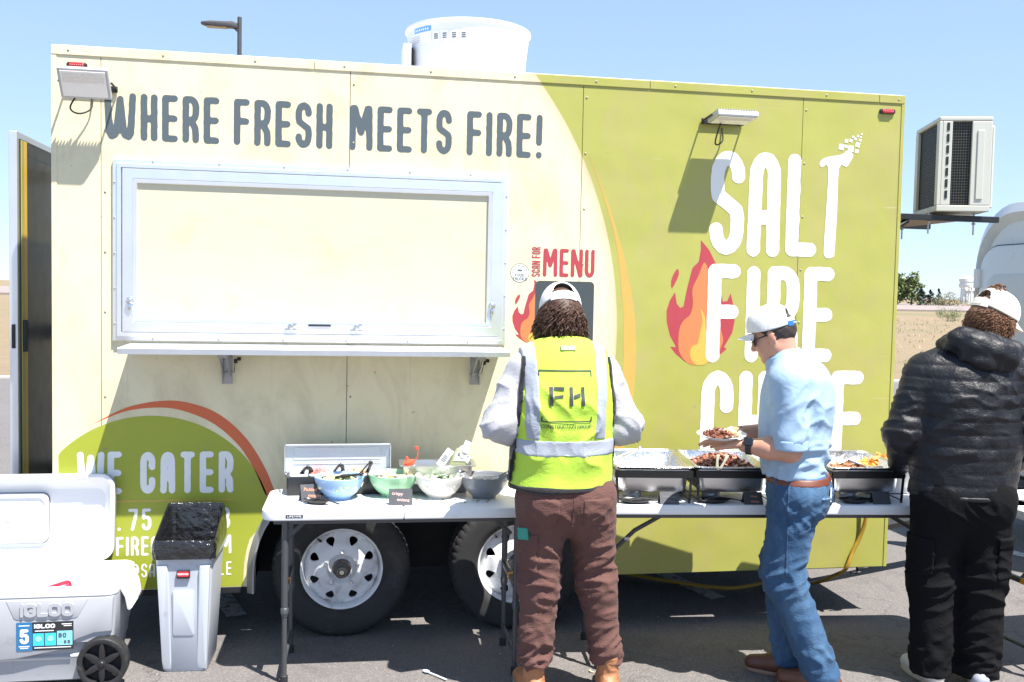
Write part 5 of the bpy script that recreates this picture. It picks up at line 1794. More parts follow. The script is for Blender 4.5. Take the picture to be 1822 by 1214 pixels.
# ------------------------------------------------------------------ yellow hose, dropped cutlery
b = B()
hose = smooth_line([(4.12, -0.012, 0.66), (4.14, -0.03, 0.56), (4.12, -0.02, 0.45), (4.08, -0.016, 0.36), (4.04, -0.016, 0.262), (4.03, 0.08, 0.20), (4.06, 0.32, 0.09), (4.09, 0.52, 0.02), (3.92, 0.60, 0.014), (3.60, 0.50, 0.014), (3.30, 0.66, 0.014), (2.9, 1.0, 0.014)], 7)
b.tube(hose, 0.011, 10)
tag(b.build('hose', M('hose_yellow', (0.40, 0.24, 0.025), 0.5, 0, 0.12, 20), None, 60), 'yellow rubber hose hanging from the trailer to the asphalt', 'hose')
t = thing('plastic_spoon', 'pale blue plastic spoon dropped on the asphalt', 'spoon', (1.745, -0.555, 0.004), rad(-52))
pm = M('spoon_plastic', (0.62, 0.74, 0.86), 0.3)
b = B()
b.loft([[(-.045 + .019 * k * math.cos(a), .012 * k * math.sin(a), z) for a in [2 * math.pi * i / 20 for i in range(20)]] for z, k in ((0.0, .6), (0.006, 1), (0.0075, 1), (0.002, .55))])
b.build('spoon_bowl', pm, t, 50)
B().tube([(-.028, 0, .005), (.0, 0, .006), (.085, 0, .004)], [.004, .003, .005], 8, flat=.5).build('spoon_handle', pm, t, 50)
for lab, x, y, rz in (('pale onion curl dropped near the brown boots', 2.29, -0.46, 1), ('crumpled yellow scrap beside the right brown boot', 2.47, -0.60, 2)):
    b = B()
    b.tube(smooth_line([(-.015, 0, .003), (-.005, .012, .008), (.01, .006, .004), (.016, -.006, .003)], 4), [.001] + [.0035] * 11 + [.001], 6, flat=.6)
    o = b.build('food_scrap', M('scrap_yellow', (0.7, 0.6, 0.3), 0.5), None, 60)
    o.location = (x, y, 0.001)
    o.rotation_euler = (0, 0, rz)
    tag(o, lab, 'food scrap')
rnd = random.Random(12)
b = B()
for i in range(60):
    x, y = rnd.uniform(0.5, 5), rnd.uniform(-0.75, 0.6)
    s = rnd.uniform(0.0015, 0.004)
    b.ball((x, y, s * .5), (s * 1.4, s, s * .7), 1)
tag(b.build('grit', M('grit_pale', (0.45, 0.42, 0.38), 0.9), None), 'tiny pale pebbles scattered over the asphalt', 'grit', None, 'stuff')
# ------------------------------------------------------------------ people: smooth implicit surfaces turned into meshes
def cone(a, b, ra, rb, k=0.03, sq=None):
    return ('c', np.array(a, float), np.array(b, float), ra, rb, k, sq)


def elli(c, r, k=0.02, rot=None):
    return ('e', np.array(c, float), np.array(r, float), k, None if rot is None else np.array(rot))


def prim_box(p):
    if p[0] == 'c':
        r = max(p[3], p[4])
        return np.minimum(p[1], p[2]) - r, np.maximum(p[1], p[2]) + r
    r = max(p[2])
    return p[1] - r, p[1] + r


def prim_eval(p, X, Y, Z):
    if p[0] == 'c':
        _, a, b, ra, rb, k, sq = p
        q = [X - a[0], Y - a[1], Z - a[2]]
        ba = b - a
        if sq is not None:
            d, f = np.array(sq[0], float), sq[1]
            cq = q[0] * d[0] + q[1] * d[1] + q[2] * d[2]
            g = 1 / f - 1
            q = [q[i] + cq * d[i] * g for i in range(3)]
            ba = ba + (ba @ d) * d * g
        L = max(ba @ ba, 1e-9)
        t = np.clip((q[0] * ba[0] + q[1] * ba[1] + q[2] * ba[2]) / L, 0, 1)
        dd = np.sqrt((q[0] - t * ba[0]) ** 2 + (q[1] - t * ba[1]) ** 2 + (q[2] - t * ba[2]) ** 2) - (ra + (rb - ra) * t)
        return dd * (0.85 if sq is not None else 1.0)
    _, c, r, k, rot = p
    q = np.stack([X - c[0], Y - c[1], Z - c[2]], -1)
    if rot is not None:
        q = q @ rot          # rot columns = local axes
    n = np.sqrt(((q / r) ** 2).sum(-1))
    n2 = np.sqrt(((q / (r * r)) ** 2).sum(-1)) + 1e-9
    return n * (n - 1.0) / n2


def sdf_field(prims, h, pad=0.03, lo=None, hi=None):
    bl = np.array([prim_box(p) for p in prims])
    l = bl[:, 0].min(0) - pad
    u = bl[:, 1].max(0) + pad
    if lo is not None:
        l = np.maximum(l, lo)
    if hi is not None:
        u = np.minimum(u, hi)
    n = np.ceil((u - l) / h).astype(int) + 1
    F = np.full(n, 0.2)
    ax = [l[i] + h * np.arange(n[i]) for i in range(3)]
    for p in prims:
        k = p[5] if p[0] == 'c' else p[3]
        a, b = prim_box(p)
        m = k * 1.2 + 0.035
        i0 = np.clip(np.floor((a - m - l) / h).astype(int), 0, n)
        i1 = np.clip(np.ceil((b + m - l) / h).astype(int) + 1, 0, n)
        if (i1 <= i0).any():
            continue
        sl = tuple(slice(i0[i], i1[i]) for i in range(3))
        X, Y, Z = np.meshgrid(*[ax[i][sl[i]] for i in range(3)], indexing='ij')
        d = prim_eval(p, X, Y, Z)
        f = F[sl]
        hh = np.clip(0.5 + 0.5 * (f - d) / k, 0, 1)
        F[sl] = f * (1 - hh) + d * hh - k * hh * (1 - hh)
    return F, l, h


def surface_net(F, l, h):
    S = F < 0
    n = np.array(F.shape)
    c = np.zeros(n - 1, int)
    for i in (0, 1):
        for j in (0, 1):
            for k in (0, 1):
                c += S[i:n[0] - 1 + i, j:n[1] - 1 + j, k:n[2] - 1 + k]
    act = (c > 0) & (c < 8)
    idx = np.full(n - 1, -1)
    A = np.argwhere(act)
    idx[act] = np.arange(len(A))
    P = np.zeros((len(A), 3))
    C = np.zeros(len(A))
    corners = np.array([(i, j, k) for i in (0, 1) for j in (0, 1) for k in (0, 1)])
    for a in range(8):
        for b in range(a + 1, 8):
            if np.abs(corners[a] - corners[b]).sum() != 1:
                continue
            ia, ib = A + corners[a], A + corners[b]
            fa, fb = F[tuple(ia.T)], F[tuple(ib.T)]
            m = (fa < 0) != (fb < 0)
            t = np.where(m, fa / np.where(m, fa - fb, 1), 0)[:, None]
            P += np.where(m[:, None], corners[a] + t * (corners[b] - corners[a]), 0)
            C += m
    V = l + h * (A + P / C[:, None])
    faces = []
    for axx in range(3):
        o1, o2 = [(1, 2), (2, 0), (0, 1)][axx]
        s0 = [slice(None)] * 3
        s1 = [slice(None)] * 3
        s0[axx] = slice(0, n[axx] - 1)
        s1[axx] = slice(1, n[axx])
        E = S[tuple(s0)] != S[tuple(s1)]
        ins = S[tuple(s0)]
        Q = np.argwhere(E)
        ok = (Q[:, o1] > 0) & (Q[:, o2] > 0) & (Q[:, o1] < n[o1] - 1) & (Q[:, o2] < n[o2] - 1)
        Q = Q[ok]
        if not len(Q):
            continue
        e1 = np.zeros(3, int)
        e2 = np.zeros(3, int)
        e1[o1] = 1
        e2[o2] = 1
        q = np.stack([idx[tuple((Q - e1 - e2).T)], idx[tuple((Q - e2).T)], idx[tuple(Q.T)], idx[tuple((Q - e1).T)]], 1)
        fl = ~ins[tuple(Q.T)]
        q[fl] = q[fl][:, ::-1]
        faces.append(q)
    Fc = np.concatenate(faces)
    return V, Fc[(Fc >= 0).all(1)]


def vnormals(V, Fc):
    a, b, c, d = (V[Fc[:, i]] for i in range(4))
    n = np.cross(c - a, d - b)
    N = np.zeros_like(V)
    for i in range(4):
        np.add.at(N, Fc[:, i], n)
    return N / (np.linalg.norm(N, axis=1)[:, None] + 1e-12)


def relax(V, Fc, it=1, w=0.5):
    for _ in range(it):
        A = np.zeros_like(V)
        C = np.zeros(len(V))
        for i in range(4):
            np.add.at(A, Fc[:, i], V[Fc[:, (i + 1) % 4]] + V[Fc[:, (i + 3) % 4]])
            np.add.at(C, Fc[:, i], 2)
        V = V * (1 - w) + w * A / np.maximum(C, 1)[:, None]
    return V


_rs = np.random.RandomState(3)
_K = _rs.normal(size=(40, 3))
_K /= np.linalg.norm(_K, axis=1)[:, None]
_PH = _rs.uniform(0, 6.28, 40)


def N3(P, freq, seed=0):
    s = 0
    for i in range(6):
        j = (seed * 7 + i * 5) % 40
        s = s + np.sin(P @ _K[j] * freq * (0.7 + 0.12 * i) + _PH[j] + seed)
    return s / 3.2


def folds(P, c, r, d, wl, amp, warp=1.2, seed=0):
    """cloth creases: ridges across direction d, fading away from c"""
    c, d = np.array(c, float), np.array(d, float)
    d = d / np.linalg.norm(d)
    rr = np.array(r, float) if not np.isscalar(r) else np.array([r, r, r])
    env = np.exp(-(((P - c) / rr) ** 2).sum(1))
    sc = 2.4
    Q = P + np.outer((P @ d) * (sc - 1), d) + 0.012 * warp * np.stack([N3(P, 9, seed + 2), N3(P, 9, seed + 4), N3(P, 9, seed + 6)], 1)
    n = N3(Q, 4.4 / wl / sc * 1.25, seed)
    n2 = N3(Q, 8.0 / wl / sc * 1.25, seed + 5)
    ridge = 1 - 1.8 * np.abs(n) ** 0.62
    return amp * env * (1.25 * ridge + 0.35 * n2 - 0.1)


def implicit(prims, h, clips=(), off=0.0, wr=None, smooth=1, lo=None, hi=None):
    F, l, h = sdf_field(prims, h, lo=lo, hi=hi)
    F = F - off
    if clips:
        n = F.shape
        X, Y, Z = np.meshgrid(*[l[i] + h * np.arange(n[i]) for i in range(3)], indexing='ij', sparse=True)
        for (a, b, c, d) in clips:      # keep a x + b y + c z < d
            F = np.maximum(F, (a * X + b * Y + c * Z - d) / math.sqrt(a * a + b * b + c * c))
    V, Fc = surface_net(F, l, h)
    if smooth:
        V = relax(V, Fc, smooth, 0.5)
    if wr is not None:
        V = V + vnormals(V, Fc) * wr(V)[:, None]
    return V, Fc


def fast_obj(name, V, Fc, mat, parent, smooth=True):
    me = bpy.data.meshes.new(name)
    n, m = len(V), len(Fc)
    me.vertices.add(n)
    me.vertices.foreach_set('co', np.ascontiguousarray(V, dtype=np.float32).ravel())
    me.loops.add(m * 4)
    me.loops.foreach_set('vertex_index', np.ascontiguousarray(Fc, dtype=np.int32).ravel())
    me.polygons.add(m)
    me.polygons.foreach_set('loop_start', np.arange(0, m * 4, 4, dtype=np.int32))
    me.polygons.foreach_set('loop_total', np.full(m, 4, dtype=np.int32))
    me.polygons.foreach_set('use_smooth', np.ones(m, dtype=bool))
    me.update(calc_edges=True)
    me.validate()
    me.materials.append(mat)
    return link(bpy.data.objects.new(name, me), parent)


def garment(name, prims, mat, parent, h=0.007, **kw):
    V, Fc = implicit(prims, h, **kw)
    return fast_obj(name, V, Fc, mat, parent)


def cloth_mat(name, col, rough=0.85, weave=900, wb=0.25, crease=18, cb=0.4, vary=0.12, sheen=0.25, worn=None, spec=0.3):
    if name in MATS:
        return MATS[name]
    m, nt, b = _mat(name)
    co = nt.nodes.new('ShaderNodeTexCoord').outputs['Object']
    n1 = NOISE(nt, co, 5, 5, 0.6)
    c = MIX(nt, n1, tuple(x * (1 - vary) for x in col), tuple(min(1, x * (1 + vary)) for x in col))
    if worn:
        f = RAMP(nt, NOISE(nt, MAPPING(nt, co, (1, 1, 0.45)), 7, 5, 0.6), [(0.45, (0, 0, 0)), (0.75, (1, 1, 1))])
        c = MIX(nt, MATH(nt, 'MULTIPLY', f, 0.7), c, worn)
    fn = NOISE(nt, co, weave, 2)
    c = MIX(nt, MATH(nt, 'MULTIPLY', fn, 0.25), c, tuple(x * 0.6 for x in col))
    nt.links.new(c, b.inputs['Base Color'])
    b.inputs['Roughness'].default_value = rough
    b.inputs['Specular IOR Level'].default_value = spec
    b.inputs['Sheen Weight'].default_value = sheen
    rg = MATH(nt, 'ABSOLUTE', MATH(nt, 'SUBTRACT', NOISE(nt, MAPPING(nt, co, (0.7, 0.7, 1.3), (0.5, 0.1, 0.2)), crease * 1.6, 3, 0.5, 1.2), 0.5))
    h = MATH(nt, 'ADD', MATH(nt, 'ADD', MATH(nt, 'MULTIPLY', rg, -0.9 * cb), MATH(nt, 'MULTIPLY', NOISE(nt, MAPPING(nt, co, (1, 1, 0.6), (0.3, 0.2, 0.5)), crease, 4, 0.55, 0.6), cb)), MATH(nt, 'MULTIPLY', fn, wb * 0.04))
    BUMP(nt, b, h, 0.55, 0.02)
    MATS[name] = m
    return m


def skin_mat(name, col):
    if name in MATS:
        return MATS[name]
    m = M(name, col, 0.5, 0, 0.12, 22, 0.18, 240, 0.001, sss=0.12)
    return m


# ---- hands
def hand_prims(W, fwd, up, side, curl=(0.5, 0.6, 0.5), spread=0.12, thumb=(0.6, 0.5), sc=1.0):
    """W wrist, fwd along the hand, up = back of the hand, side = direction of the thumb; all local vectors"""
    W, f, u = Vector(W), Vector(fwd).normalized(), Vector(up).normalized()
    s = Vector(side).normalized()
    pr = []
    lens = [(0.044, 0.026, 0.022), (0.049, 0.030, 0.023), (0.045, 0.028, 0.022), (0.035, 0.021, 0.019)]
    for i in range(4):
        o = (1.5 - i) * 0.0205
        k = W + (f * (0.094 - 0.006 * abs(i - 1)) + s * o) * sc
        pr.append(cone(W + s * o * 0.55 * sc, k, 0.0135 * sc, 0.0112 * sc, 0.012))
        d = (f + s * (1.5 - i) * spread).normalized()
        p = k
        ang = 0
        for j in range(3):
            ang += curl[j]
            dd = d * math.cos(ang) - u * math.sin(ang)
            q = p + dd * lens[i][j] * sc
            pr.append(cone(p, q, (0.0100 - 0.0009 * j) * sc, (0.0092 - 0.0010 * j) * sc, 0.004))
            p = q
    b0 = W + (f * 0.02 + s * 0.022) * sc
    b1 = b0 + (f * 0.030 + s * 0.024 - u * thumb[1] * 0.02) * sc
    b2 = b1 + (f * 0.032 + s * 0.012 - u * thumb[1] * 0.016) * sc
    b3 = b2 + (f * 0.026 + s * 0.000 - u * thumb[1] * 0.01) * sc
    pr += [cone(b0, b1, 0.0165 * sc, 0.0125 * sc, 0.012), cone(b1, b2, 0.0118 * sc, 0.0105 * sc, 0.004), cone(b2, b3, 0.0105 * sc, 0.0085 * sc, 0.004)]
    return pr


def head_matrix(c, pitch, yaw=0.0, roll=0.0):
    return Matrix.Translation(c) @ Matrix.Rotation(yaw, 4, 'Z') @ Matrix.Rotation(roll, 4, 'Y') @ Matrix.Rotation(pitch, 4, 'X')


def head_prims(H):
    R = np.array(H.to_3x3())

    def E(c, r, k=0.02):
        return elli(H @ Vector(c), r, k, R)

    def C(a, b, ra, rb, k=0.015):
        return cone(H @ Vector(a), H @ Vector(b), ra, rb, k)
    pr = [E((0, -0.012, 0.030), (0.075, 0.094, 0.088), 0.02), E((0, 0.025, -0.015), (0.064, 0.068, 0.085), 0.025),
          C((-0.02, 0.055, -0.085), (0.02, 0.055, -0.085), 0.026, 0.026, 0.02), C((-0.045, 0.0, -0.055), (0.0, 0.060, -0.088), 0.026, 0.022, 0.02), C((0.045, 0.0, -0.055), (0.0, 0.060, -0.088), 0.026, 0.022, 0.02),
          C((0, 0.086, 0.012), (0, 0.106, -0.024), 0.007, 0.0115, 0.008), C((-0.009, 0.096, -0.029), (0.009, 0.096, -0.029), 0.008, 0.008, 0.006),
          C((-0.032, 0.080, 0.022), (0.032, 0.080, 0.022), 0.010, 0.010, 0.012), C((-0.016, 0.087, -0.057), (0.016, 0.087, -0.057), 0.0065, 0.0065, 0.006),
          C((-0.042, 0.062, -0.018), (-0.036, 0.066, -0.03), 0.018, 0.016, 0.02), C((0.042, 0.062, -0.018), (0.036, 0.066, -0.03), 0.018, 0.016, 0.02)]
    for s in (-1, 1):
        pr.append(E((s * 0.078, -0.008, -0.006), (0.009, 0.019, 0.031), 0.006))
        pr.append(C((s * 0.077, 0.004, -0.030), (s * 0.073, 0.006, -0.036), 0.007, 0.006, 0.006))
    return pr


def add_eyes(H, parent):
    for s in (-1, 1):
        b = B()
        b.ball(H @ Vector((s * 0.031, 0.078, 0.004)), 0.011, 2)
        e = b.build('eye', M('eye_white', (0.7, 0.68, 0.64), 0.25), parent, 60)
        b = B()
        b.ball(H @ Vector((s * 0.031, 0.0865, 0.003)), 0.0045, 1)
        b.build('iris', M('iris_brown', (0.05, 0.03, 0.02), 0.2), e, 60)


def make_cap(H, mat, strap_mat, parent, tilt=-8, brim=True, button=True, sc=1.0):
    """baseball cap with a snapback opening at the back of the head"""
    T = H @ Matrix.Translation((0, -0.006, 0.038)) @ Matrix.Rotation(rad(tilt), 4, 'X') @ Matrix.Scale(sc, 4)
    rx, ry, rz = 0.089, 0.108, 0.104
    NU, NV = 96, 30
    V, Fc = [], []
    for j in range(NV + 1):
        ph = (math.pi / 2) * j / NV
        for i in range(NU):
            a = 2 * math.pi * i / NU
            seam = 1 - 0.010 * math.exp(-((((a + math.pi / 6) % (math.pi / 3)) - math.pi / 6) / 0.035) ** 2) * math.cos(ph) ** 0.3
            cr = math.cos(ph) ** 0.75
            fr = 1 + 0.05 * max(0, math.sin(a)) * math.sin(ph) ** 0.5 * cr
            V.append(T @ Vector((rx * cr * math.cos(a) * seam, ry * cr * math.sin(a) * seam * fr, rz * math.sin(ph) ** 0.95 - 0.012 * (0.5 + 0.5 * math.cos(2 * a)) * (1 - j / NV))))

    def hole(i, j):
        a = 360 * (i + .5) / NU - 270
        z = (j + .5) / NV
        return abs(a) < 33 and 0.15 < z < 0.15 + 0.36 * math.sqrt(max(0, 1 - (a / 33) ** 2))
    for j in range(NV):
        for i in range(NU):
            if hole(i, j):
                continue
            q = [j * NU + i, j * NU + (i + 1) % NU, (j + 1) * NU + (i + 1) % NU, (j + 1) * NU + i]
            Fc.append(q)
    me_o = mesh_obj('cap_crown', V, Fc, mat, None, 179)
    md = me_o.modifiers.new('s', 'SOLIDIFY')
    md.thickness = 0.0028
    md.offset = 1
    me_o.name = 'cap'
    me_o.parent = parent
    # strap across the opening
    b = B()
    secs = []
    for k in range(21):
        a = rad(-90 - 37 + 74 * k / 20)
        n = Vector((math.cos(a), math.sin(a), 0))
        p = Vector((rx * 1.012 * math.cos(a), ry * 1.012 * math.sin(a), 0))
        secs.append([T @ (p + n * 0.003 + Vector((0, 0, -0.012))), T @ (p + n * 0.003 + Vector((0, 0, 0.011))), T @ (p + n * 0.0005 + Vector((0, 0, 0.011))), T @ (p + n * 0.0005 + Vector((0, 0, -0.012)))])
    b.loft(secs)
    b.build('cap_strap', strap_mat, me_o, 40)
    b = B()
    for k in range(7):
        a = rad(-90 - 16 + 32 * k / 6)
        b.ball(T @ Vector((rx * 1.05 * math.cos(a), ry * 1.05 * math.sin(a), 0)), 0.0028, 1)
    b.build('snap', mat, me_o, 60)
    if brim:
        V, Fc = [], []
        nu, nv = 28, 10
        for j in range(nv + 1):
            t = j / nv
            for i in range(nu + 1):
                a = rad(40 + 100 * i / nu)
                w = math.sin((i / nu) * math.pi) ** 0.6
                r = 1 + t * 0.62 * w
                x, y = rx * math.cos(a) * (1 + 0.04 * t), ry * math.sin(a) * (1 + t * 0.10) + ry * 0.42 * t * w
                z = -0.010 - 0.022 * (x / rx) ** 2 * (0.4 + t) - 0.012 * t
                V.append(T @ Vector((x, y, z)))
        for j in range(nv):
            for i in range(nu):
                q = j * (nu + 1) + i
                Fc.append([q, q + 1, q + nu + 2, q + nu + 1])
        br = mesh_obj('cap_brim', V, Fc, mat, me_o, 179)
        md = br.modifiers.new('s', 'SOLIDIFY')
        md.thickness = 0.004
    B().ball(T @ Vector((0, 0, rz + 0.002)), (0.007, 0.007, 0.004), 1).build('cap_button', mat, me_o, 60)
    return me_o


def locks(name, H, mat, parent, n, length, az, zr, curl, seed, r0=0.0075, base=0.0):
    """hair as many wavy tapered locks growing from the skull; az = half angle about the back of the head"""
    rnd = random.Random(seed)
    V, Fc = [], []
    ns, m = 12, 5
    for q in range(n):
        a = rad(-90 + rnd.uniform(-az, az))
        z0 = rnd.uniform(*zr)
        cr = math.sqrt(max(0.02, 1 - ((z0 - 0.03) / 0.095) ** 2))
        p = Vector((0.078 * cr * math.cos(a), -0.012 + 0.097 * cr * math.sin(a), z0))
        out = Vector((math.cos(a), math.sin(a), 0))
        L = length * rnd.uniform(0.65, 1.1)
        ph, fq, am = rnd.uniform(0, 6.28), rnd.uniform(1.1, 1.9) * curl, rnd.uniform(0.005, 0.011)
        side = out.cross(Vector((0, 0, 1)))
        g = H.inverted().to_3x3() @ Vector((0, 0, -1))
        dirv = (g * 0.8 + out * rnd.uniform(0.10, 0.46) + side * rnd.uniform(-0.25, 0.25)).normalized()
        pts = []
        for k in range(ns):
            t = k / (ns - 1)
            c = p + dirv * L * t + g * (0.012 * t * t)
            pts.append(H @ (c + (side * math.sin(ph + 6.28 * fq * t) + out * math.cos(ph + 6.28 * fq * t)) * am * min(1, t * 3)))
        o = len(V)
        rr = r0 * rnd.uniform(0.7, 1.25)
        up = Vector((0, 0, 1))
        for k, pt in enumerate(pts):
            t = (pts[min(k + 1, ns - 1)] - pts[max(k - 1, 0)]).normalized()
            s = t.cross(Vector((0.3, 0.5, 0.8))).normalized()
            u = s.cross(t)
            r = rr * (1 - 0.75 * (k / (ns - 1)) ** 2)
            for j in range(m):
                an = 2 * math.pi * j / m
                V.append(pt + (s * math.cos(an) + u * math.sin(an) * 0.5) * r)
        for k in range(ns - 1):
            for j in range(m):
                Fc.append([o + k * m + j, o + k * m + (j + 1) % m, o + (k + 1) * m + (j + 1) % m, o + (k + 1) * m + j])
    return mesh_obj(name, V, Fc, mat, parent, 179)


def hair_mat(name, col):
    if name in MATS:
        return MATS[name]
    m, nt, b = _mat(name)
    co = nt.nodes.new('ShaderNodeTexCoord').outputs['Object']
    c = MIX(nt, NOISE(nt, co, 45, 4, 0.7), tuple(x * 0.45 for x in col), tuple(x * 1.9 for x in col))
    nt.links.new(c, b.inputs['Base Color'])
    b.inputs['Roughness'].default_value = 0.46
    b.inputs['Specular IOR Level'].default_value = 0.35
    BUMP(nt, b, NOISE(nt, MAPPING(nt, co, (1, 1, 0.25)), 260, 2), 0.5, 0.004)
    MATS[name] = m
    return m


def foot_prims(x, y, dx, dy, boot=True):
    """ankle at x, y; dx, dy unit direction of the toes"""
    f = Vector((dx, dy, 0))
    c = Vector((x, y, 0))
    top = 0.17 if boot else 0.09
    return [cone(c - f * 0.045 + Vector((0, 0, 0.048)), c + f * 0.06 + Vector((0, 0, 0.05)), 0.040, 0.043, 0.03), cone(c + f * 0.06 + Vector((0, 0, 0.046)), c + f * 0.165 + Vector((0, 0, 0.036)), 0.044, 0.036, 0.03),
            cone(c + Vector((0, 0, 0.06)), c - f * 0.01 + Vector((0, 0, top)), 0.045, 0.048 if boot else 0.04, 0.03)]


def sole(x, y, dx, dy, mat, parent, w=0.047, th=0.022, heel=0.0):
    a = math.atan2(dy, dx)
    pts = []
    for i in range(32):
        t = 2 * math.pi * i / 32
        u = math.cos(t)
        ww = w * (1.0 if u > 0 else 0.86) * (1 - 0.10 * math.exp(-((u + 0.1) / 0.25) ** 2))
        pts.append((0.048 + 0.148 * (abs(u) ** 0.8) * (1 if u > 0 else -1), ww * math.copysign(abs(math.sin(t)) ** 0.7, math.sin(t))))
    T = Matrix.Translation((x, y, 0)) @ Matrix.Rotation(a, 4, 'Z')
    return B().prism(pts, 0.001, th, 'z', 0.003, T).build('sole', mat, parent, 40)


YQ = (0, 1, 0)
# =================================================================== person in the safety vest
P1 = thing('person', 'person seen from behind in a yellow safety vest, white cap and brown trousers', 'person', (2.25, -0.83, 0), 0)
sk = skin_mat('skin_light', (0.56, 0.33, 0.24))
H1 = head_matrix((0.0, 0.085, 1.632), rad(-24), rad(-3))
body = [cone((0, 0, .92), (0, 0, 1.28), .15, .17, .05, (YQ, .6)), cone((-.14, .02, 1.40), (.14, .02, 1.40), .055, .055, .05), cone((0, .03, 1.38), tuple(H1 @ Vector((0, -.02, -.04))), .065, .058, .04)]
for s in (-1, 1):
    body += [cone((s * .17, .02, 1.39), (s * .265, -.02, 1.165), .05, .042, .04), cone((s * .265, -.02, 1.165), (s * .17, .24, 1.105), .042, .028, .03), cone((s * .17, .24, 1.105), (s * .165, .27, 1.10), .028, .026, .02)]
for hx, kx, ax_ in ((-.075, -.08, -.10), (.115, .17, .225)):
    body += [cone((hx, 0, .88), (kx, .02, .49), .085, .06, .05), cone((kx, .02, .49), (ax_, -.005, .09), .058, .04, .04)]
V, Fc = implicit(body + head_prims(H1), 0.008)
V2, F2 = implicit(sum([hand_prims((s * .165, .265, 1.10), (-s * .25, 1, .05), (0, 0, 1), (-s, -.2, .2), (.35, .5, .4)) for s in (-1, 1)], []), 0.0042)
bd1 = fast_obj('body', np.concatenate([V, V2]), np.concatenate([Fc, F2 + len(V)]), sk, P1)
add_eyes(H1, bd1)
brown = cloth_mat('trouser_brown', (0.118, 0.056, 0.047), 0.9, 700, 0.3, 22, 0.5, 0.1, 0.05, (0.165, 0.084, 0.070))


def wr1(P):
    z = P[:, 2]
    d = folds(P, (-.09, 0, .50), (.2, .3, .17), (.25, .2, 1), .062, .0085, 1.6, 1) + folds(P, (.17, 0, .50), (.14, .3, .18), (-.3, .2, 1), .060, .0085, 1.6, 2)
    d += folds(P, (-.1, 0, .20), (.14, .3, .11), (.1, .1, 1), .046, .0115, 1.3, 3) + folds(P, (.225, 0, .19), (.13, .3, .10), (-.1, .1, 1), .046, .0115, 1.3, 4)
    d += folds(P, (.03, -.1, .78), (.16, .25, .10), (.55, 0, 1), .058, .0055, 1.5, 5) + folds(P, (.14, -.1, .68), (.14, .25, .16), (-.6, .1, 1), .07, .0055, 1.5, 6)
    d += folds(P, (-.08, -.1, .66), (.14, .25, .16), (.6, .1, 1), .075, .005, 1.5, 7)
    return d + 0.0022 * N3(P, 26, 5)


tr1 = [cone((.015, .0, .985), (.02, -.005, .89), .168, .190, .05, (YQ, .70)), elli((-.055, -.045, .86), (.115, .105, .12), .05), elli((.095, -.045, .86), (.115, .105, .12), .05)]
for hx, kx, ax_, rk, ra_ in ((-.085, -.080, -.100, .084, .073), (.125, .170, .222, .082, .068)):
    tr1 += [cone((hx, -.005, .86), (kx, .015, .49), .115, rk, .035), cone((kx, .015, .49), (ax_, -.005, .13), rk, ra_, .05)]
t1 = garment('trousers', tr1, brown, P1, 0.007, clips=[(0, 0, -1, -.142), (0, 0, 1, .955)], wr=wr1)
# back pockets, waistband seam, phone in the leg pocket
for x0, x1, z0, z1, sl in ((-.155, -.035, .765, .885, 0.04), (.065, .185, .765, .885, -0.04)):
    garment('pocket', tr1, brown, t1, 0.006, off=0.0045, wr=wr1, clips=[(-1, 0, sl, -x0 + sl * z0), (1, 0, sl, x1 + sl * z0), (0, 0, -1, -z0), (0, 0, 1, z1), (0, 1, 0, -.02)], hi=(1, 0.0, 1))
garment('leg_pocket', tr1, brown, t1, 0.006, off=0.006, wr=wr1, clips=[(1, 0, 0, -.115), (0, 0, -1, -.56), (0, 0, 1, .725), (0, 1, 0, .05)])
garment('crotch_seam', tr1, M('seam_brown', (0.10, 0.045, 0.04), 0.9), t1, 0.005, off=0.003, wr=wr1, clips=[(-1, 0, 0, -.017), (1, 0, 0, .025), (0, 0, -1, -.76), (0, 1, 0, -.02), (0, 0, 1, .95)], hi=(1, 0.0, 1))
ph = B().box(-.036, .018, -.006, .006, 0, .05, .004, Matrix.Translation((2.25 - .165, -0.83 - .068, .700)) @ Matrix.Rotation(rad(-50), 4, 'Z') @ Matrix.Rotation(rad(-6), 4, 'Y')).build('phone', M('phone_teal', (0.02, 0.26, 0.20), 0.35), None)
tag(ph, 'teal phone sticking out of the brown trouser leg pocket', 'phone')
boot_m = M('boot_tan', (0.40, 0.17, 0.075), 0.6, 0, 0.2, 14, 0.4, 60, 0.004, dirt=(0.25, 0.13, 0.07), dirt_s=16)
sole_m = M('boot_sole', (0.33, 0.27, 0.21), 0.8, 0, 0.15, 30)
for x, dx in ((-.105, -.15), (.225, .18)):
    bo = garment('boot', foot_prims(x, -.01, dx, math.sqrt(1 - dx * dx)), boot_m, P1, 0.006, clips=[(0, 0, -1, -.018)], wr=lambda P: folds(P, (x, 0, .11), .08, (0, .3, 1), .03, .004, 1, 3))
    sole(x, -.01, dx, math.sqrt(1 - dx * dx), sole_m, bo)
    b = B()
    for k in range(4):
        z = .085 + .022 * k
        b.tube([(x - .03, .03 - k * .004, z), (x, .05 - k * .006, z + .006), (x + .03, .03 - k * .004, z)], .003, 6)
    b.build('laces', M('lace_brown', (0.12, 0.07, 0.04), 0.8), bo)
# sweatshirt
sweat = cloth_mat('sweat_grey', (0.46, 0.46, 0.485), 0.95, 900, 0.4, 12, 0.35, 0.04, 0.05)


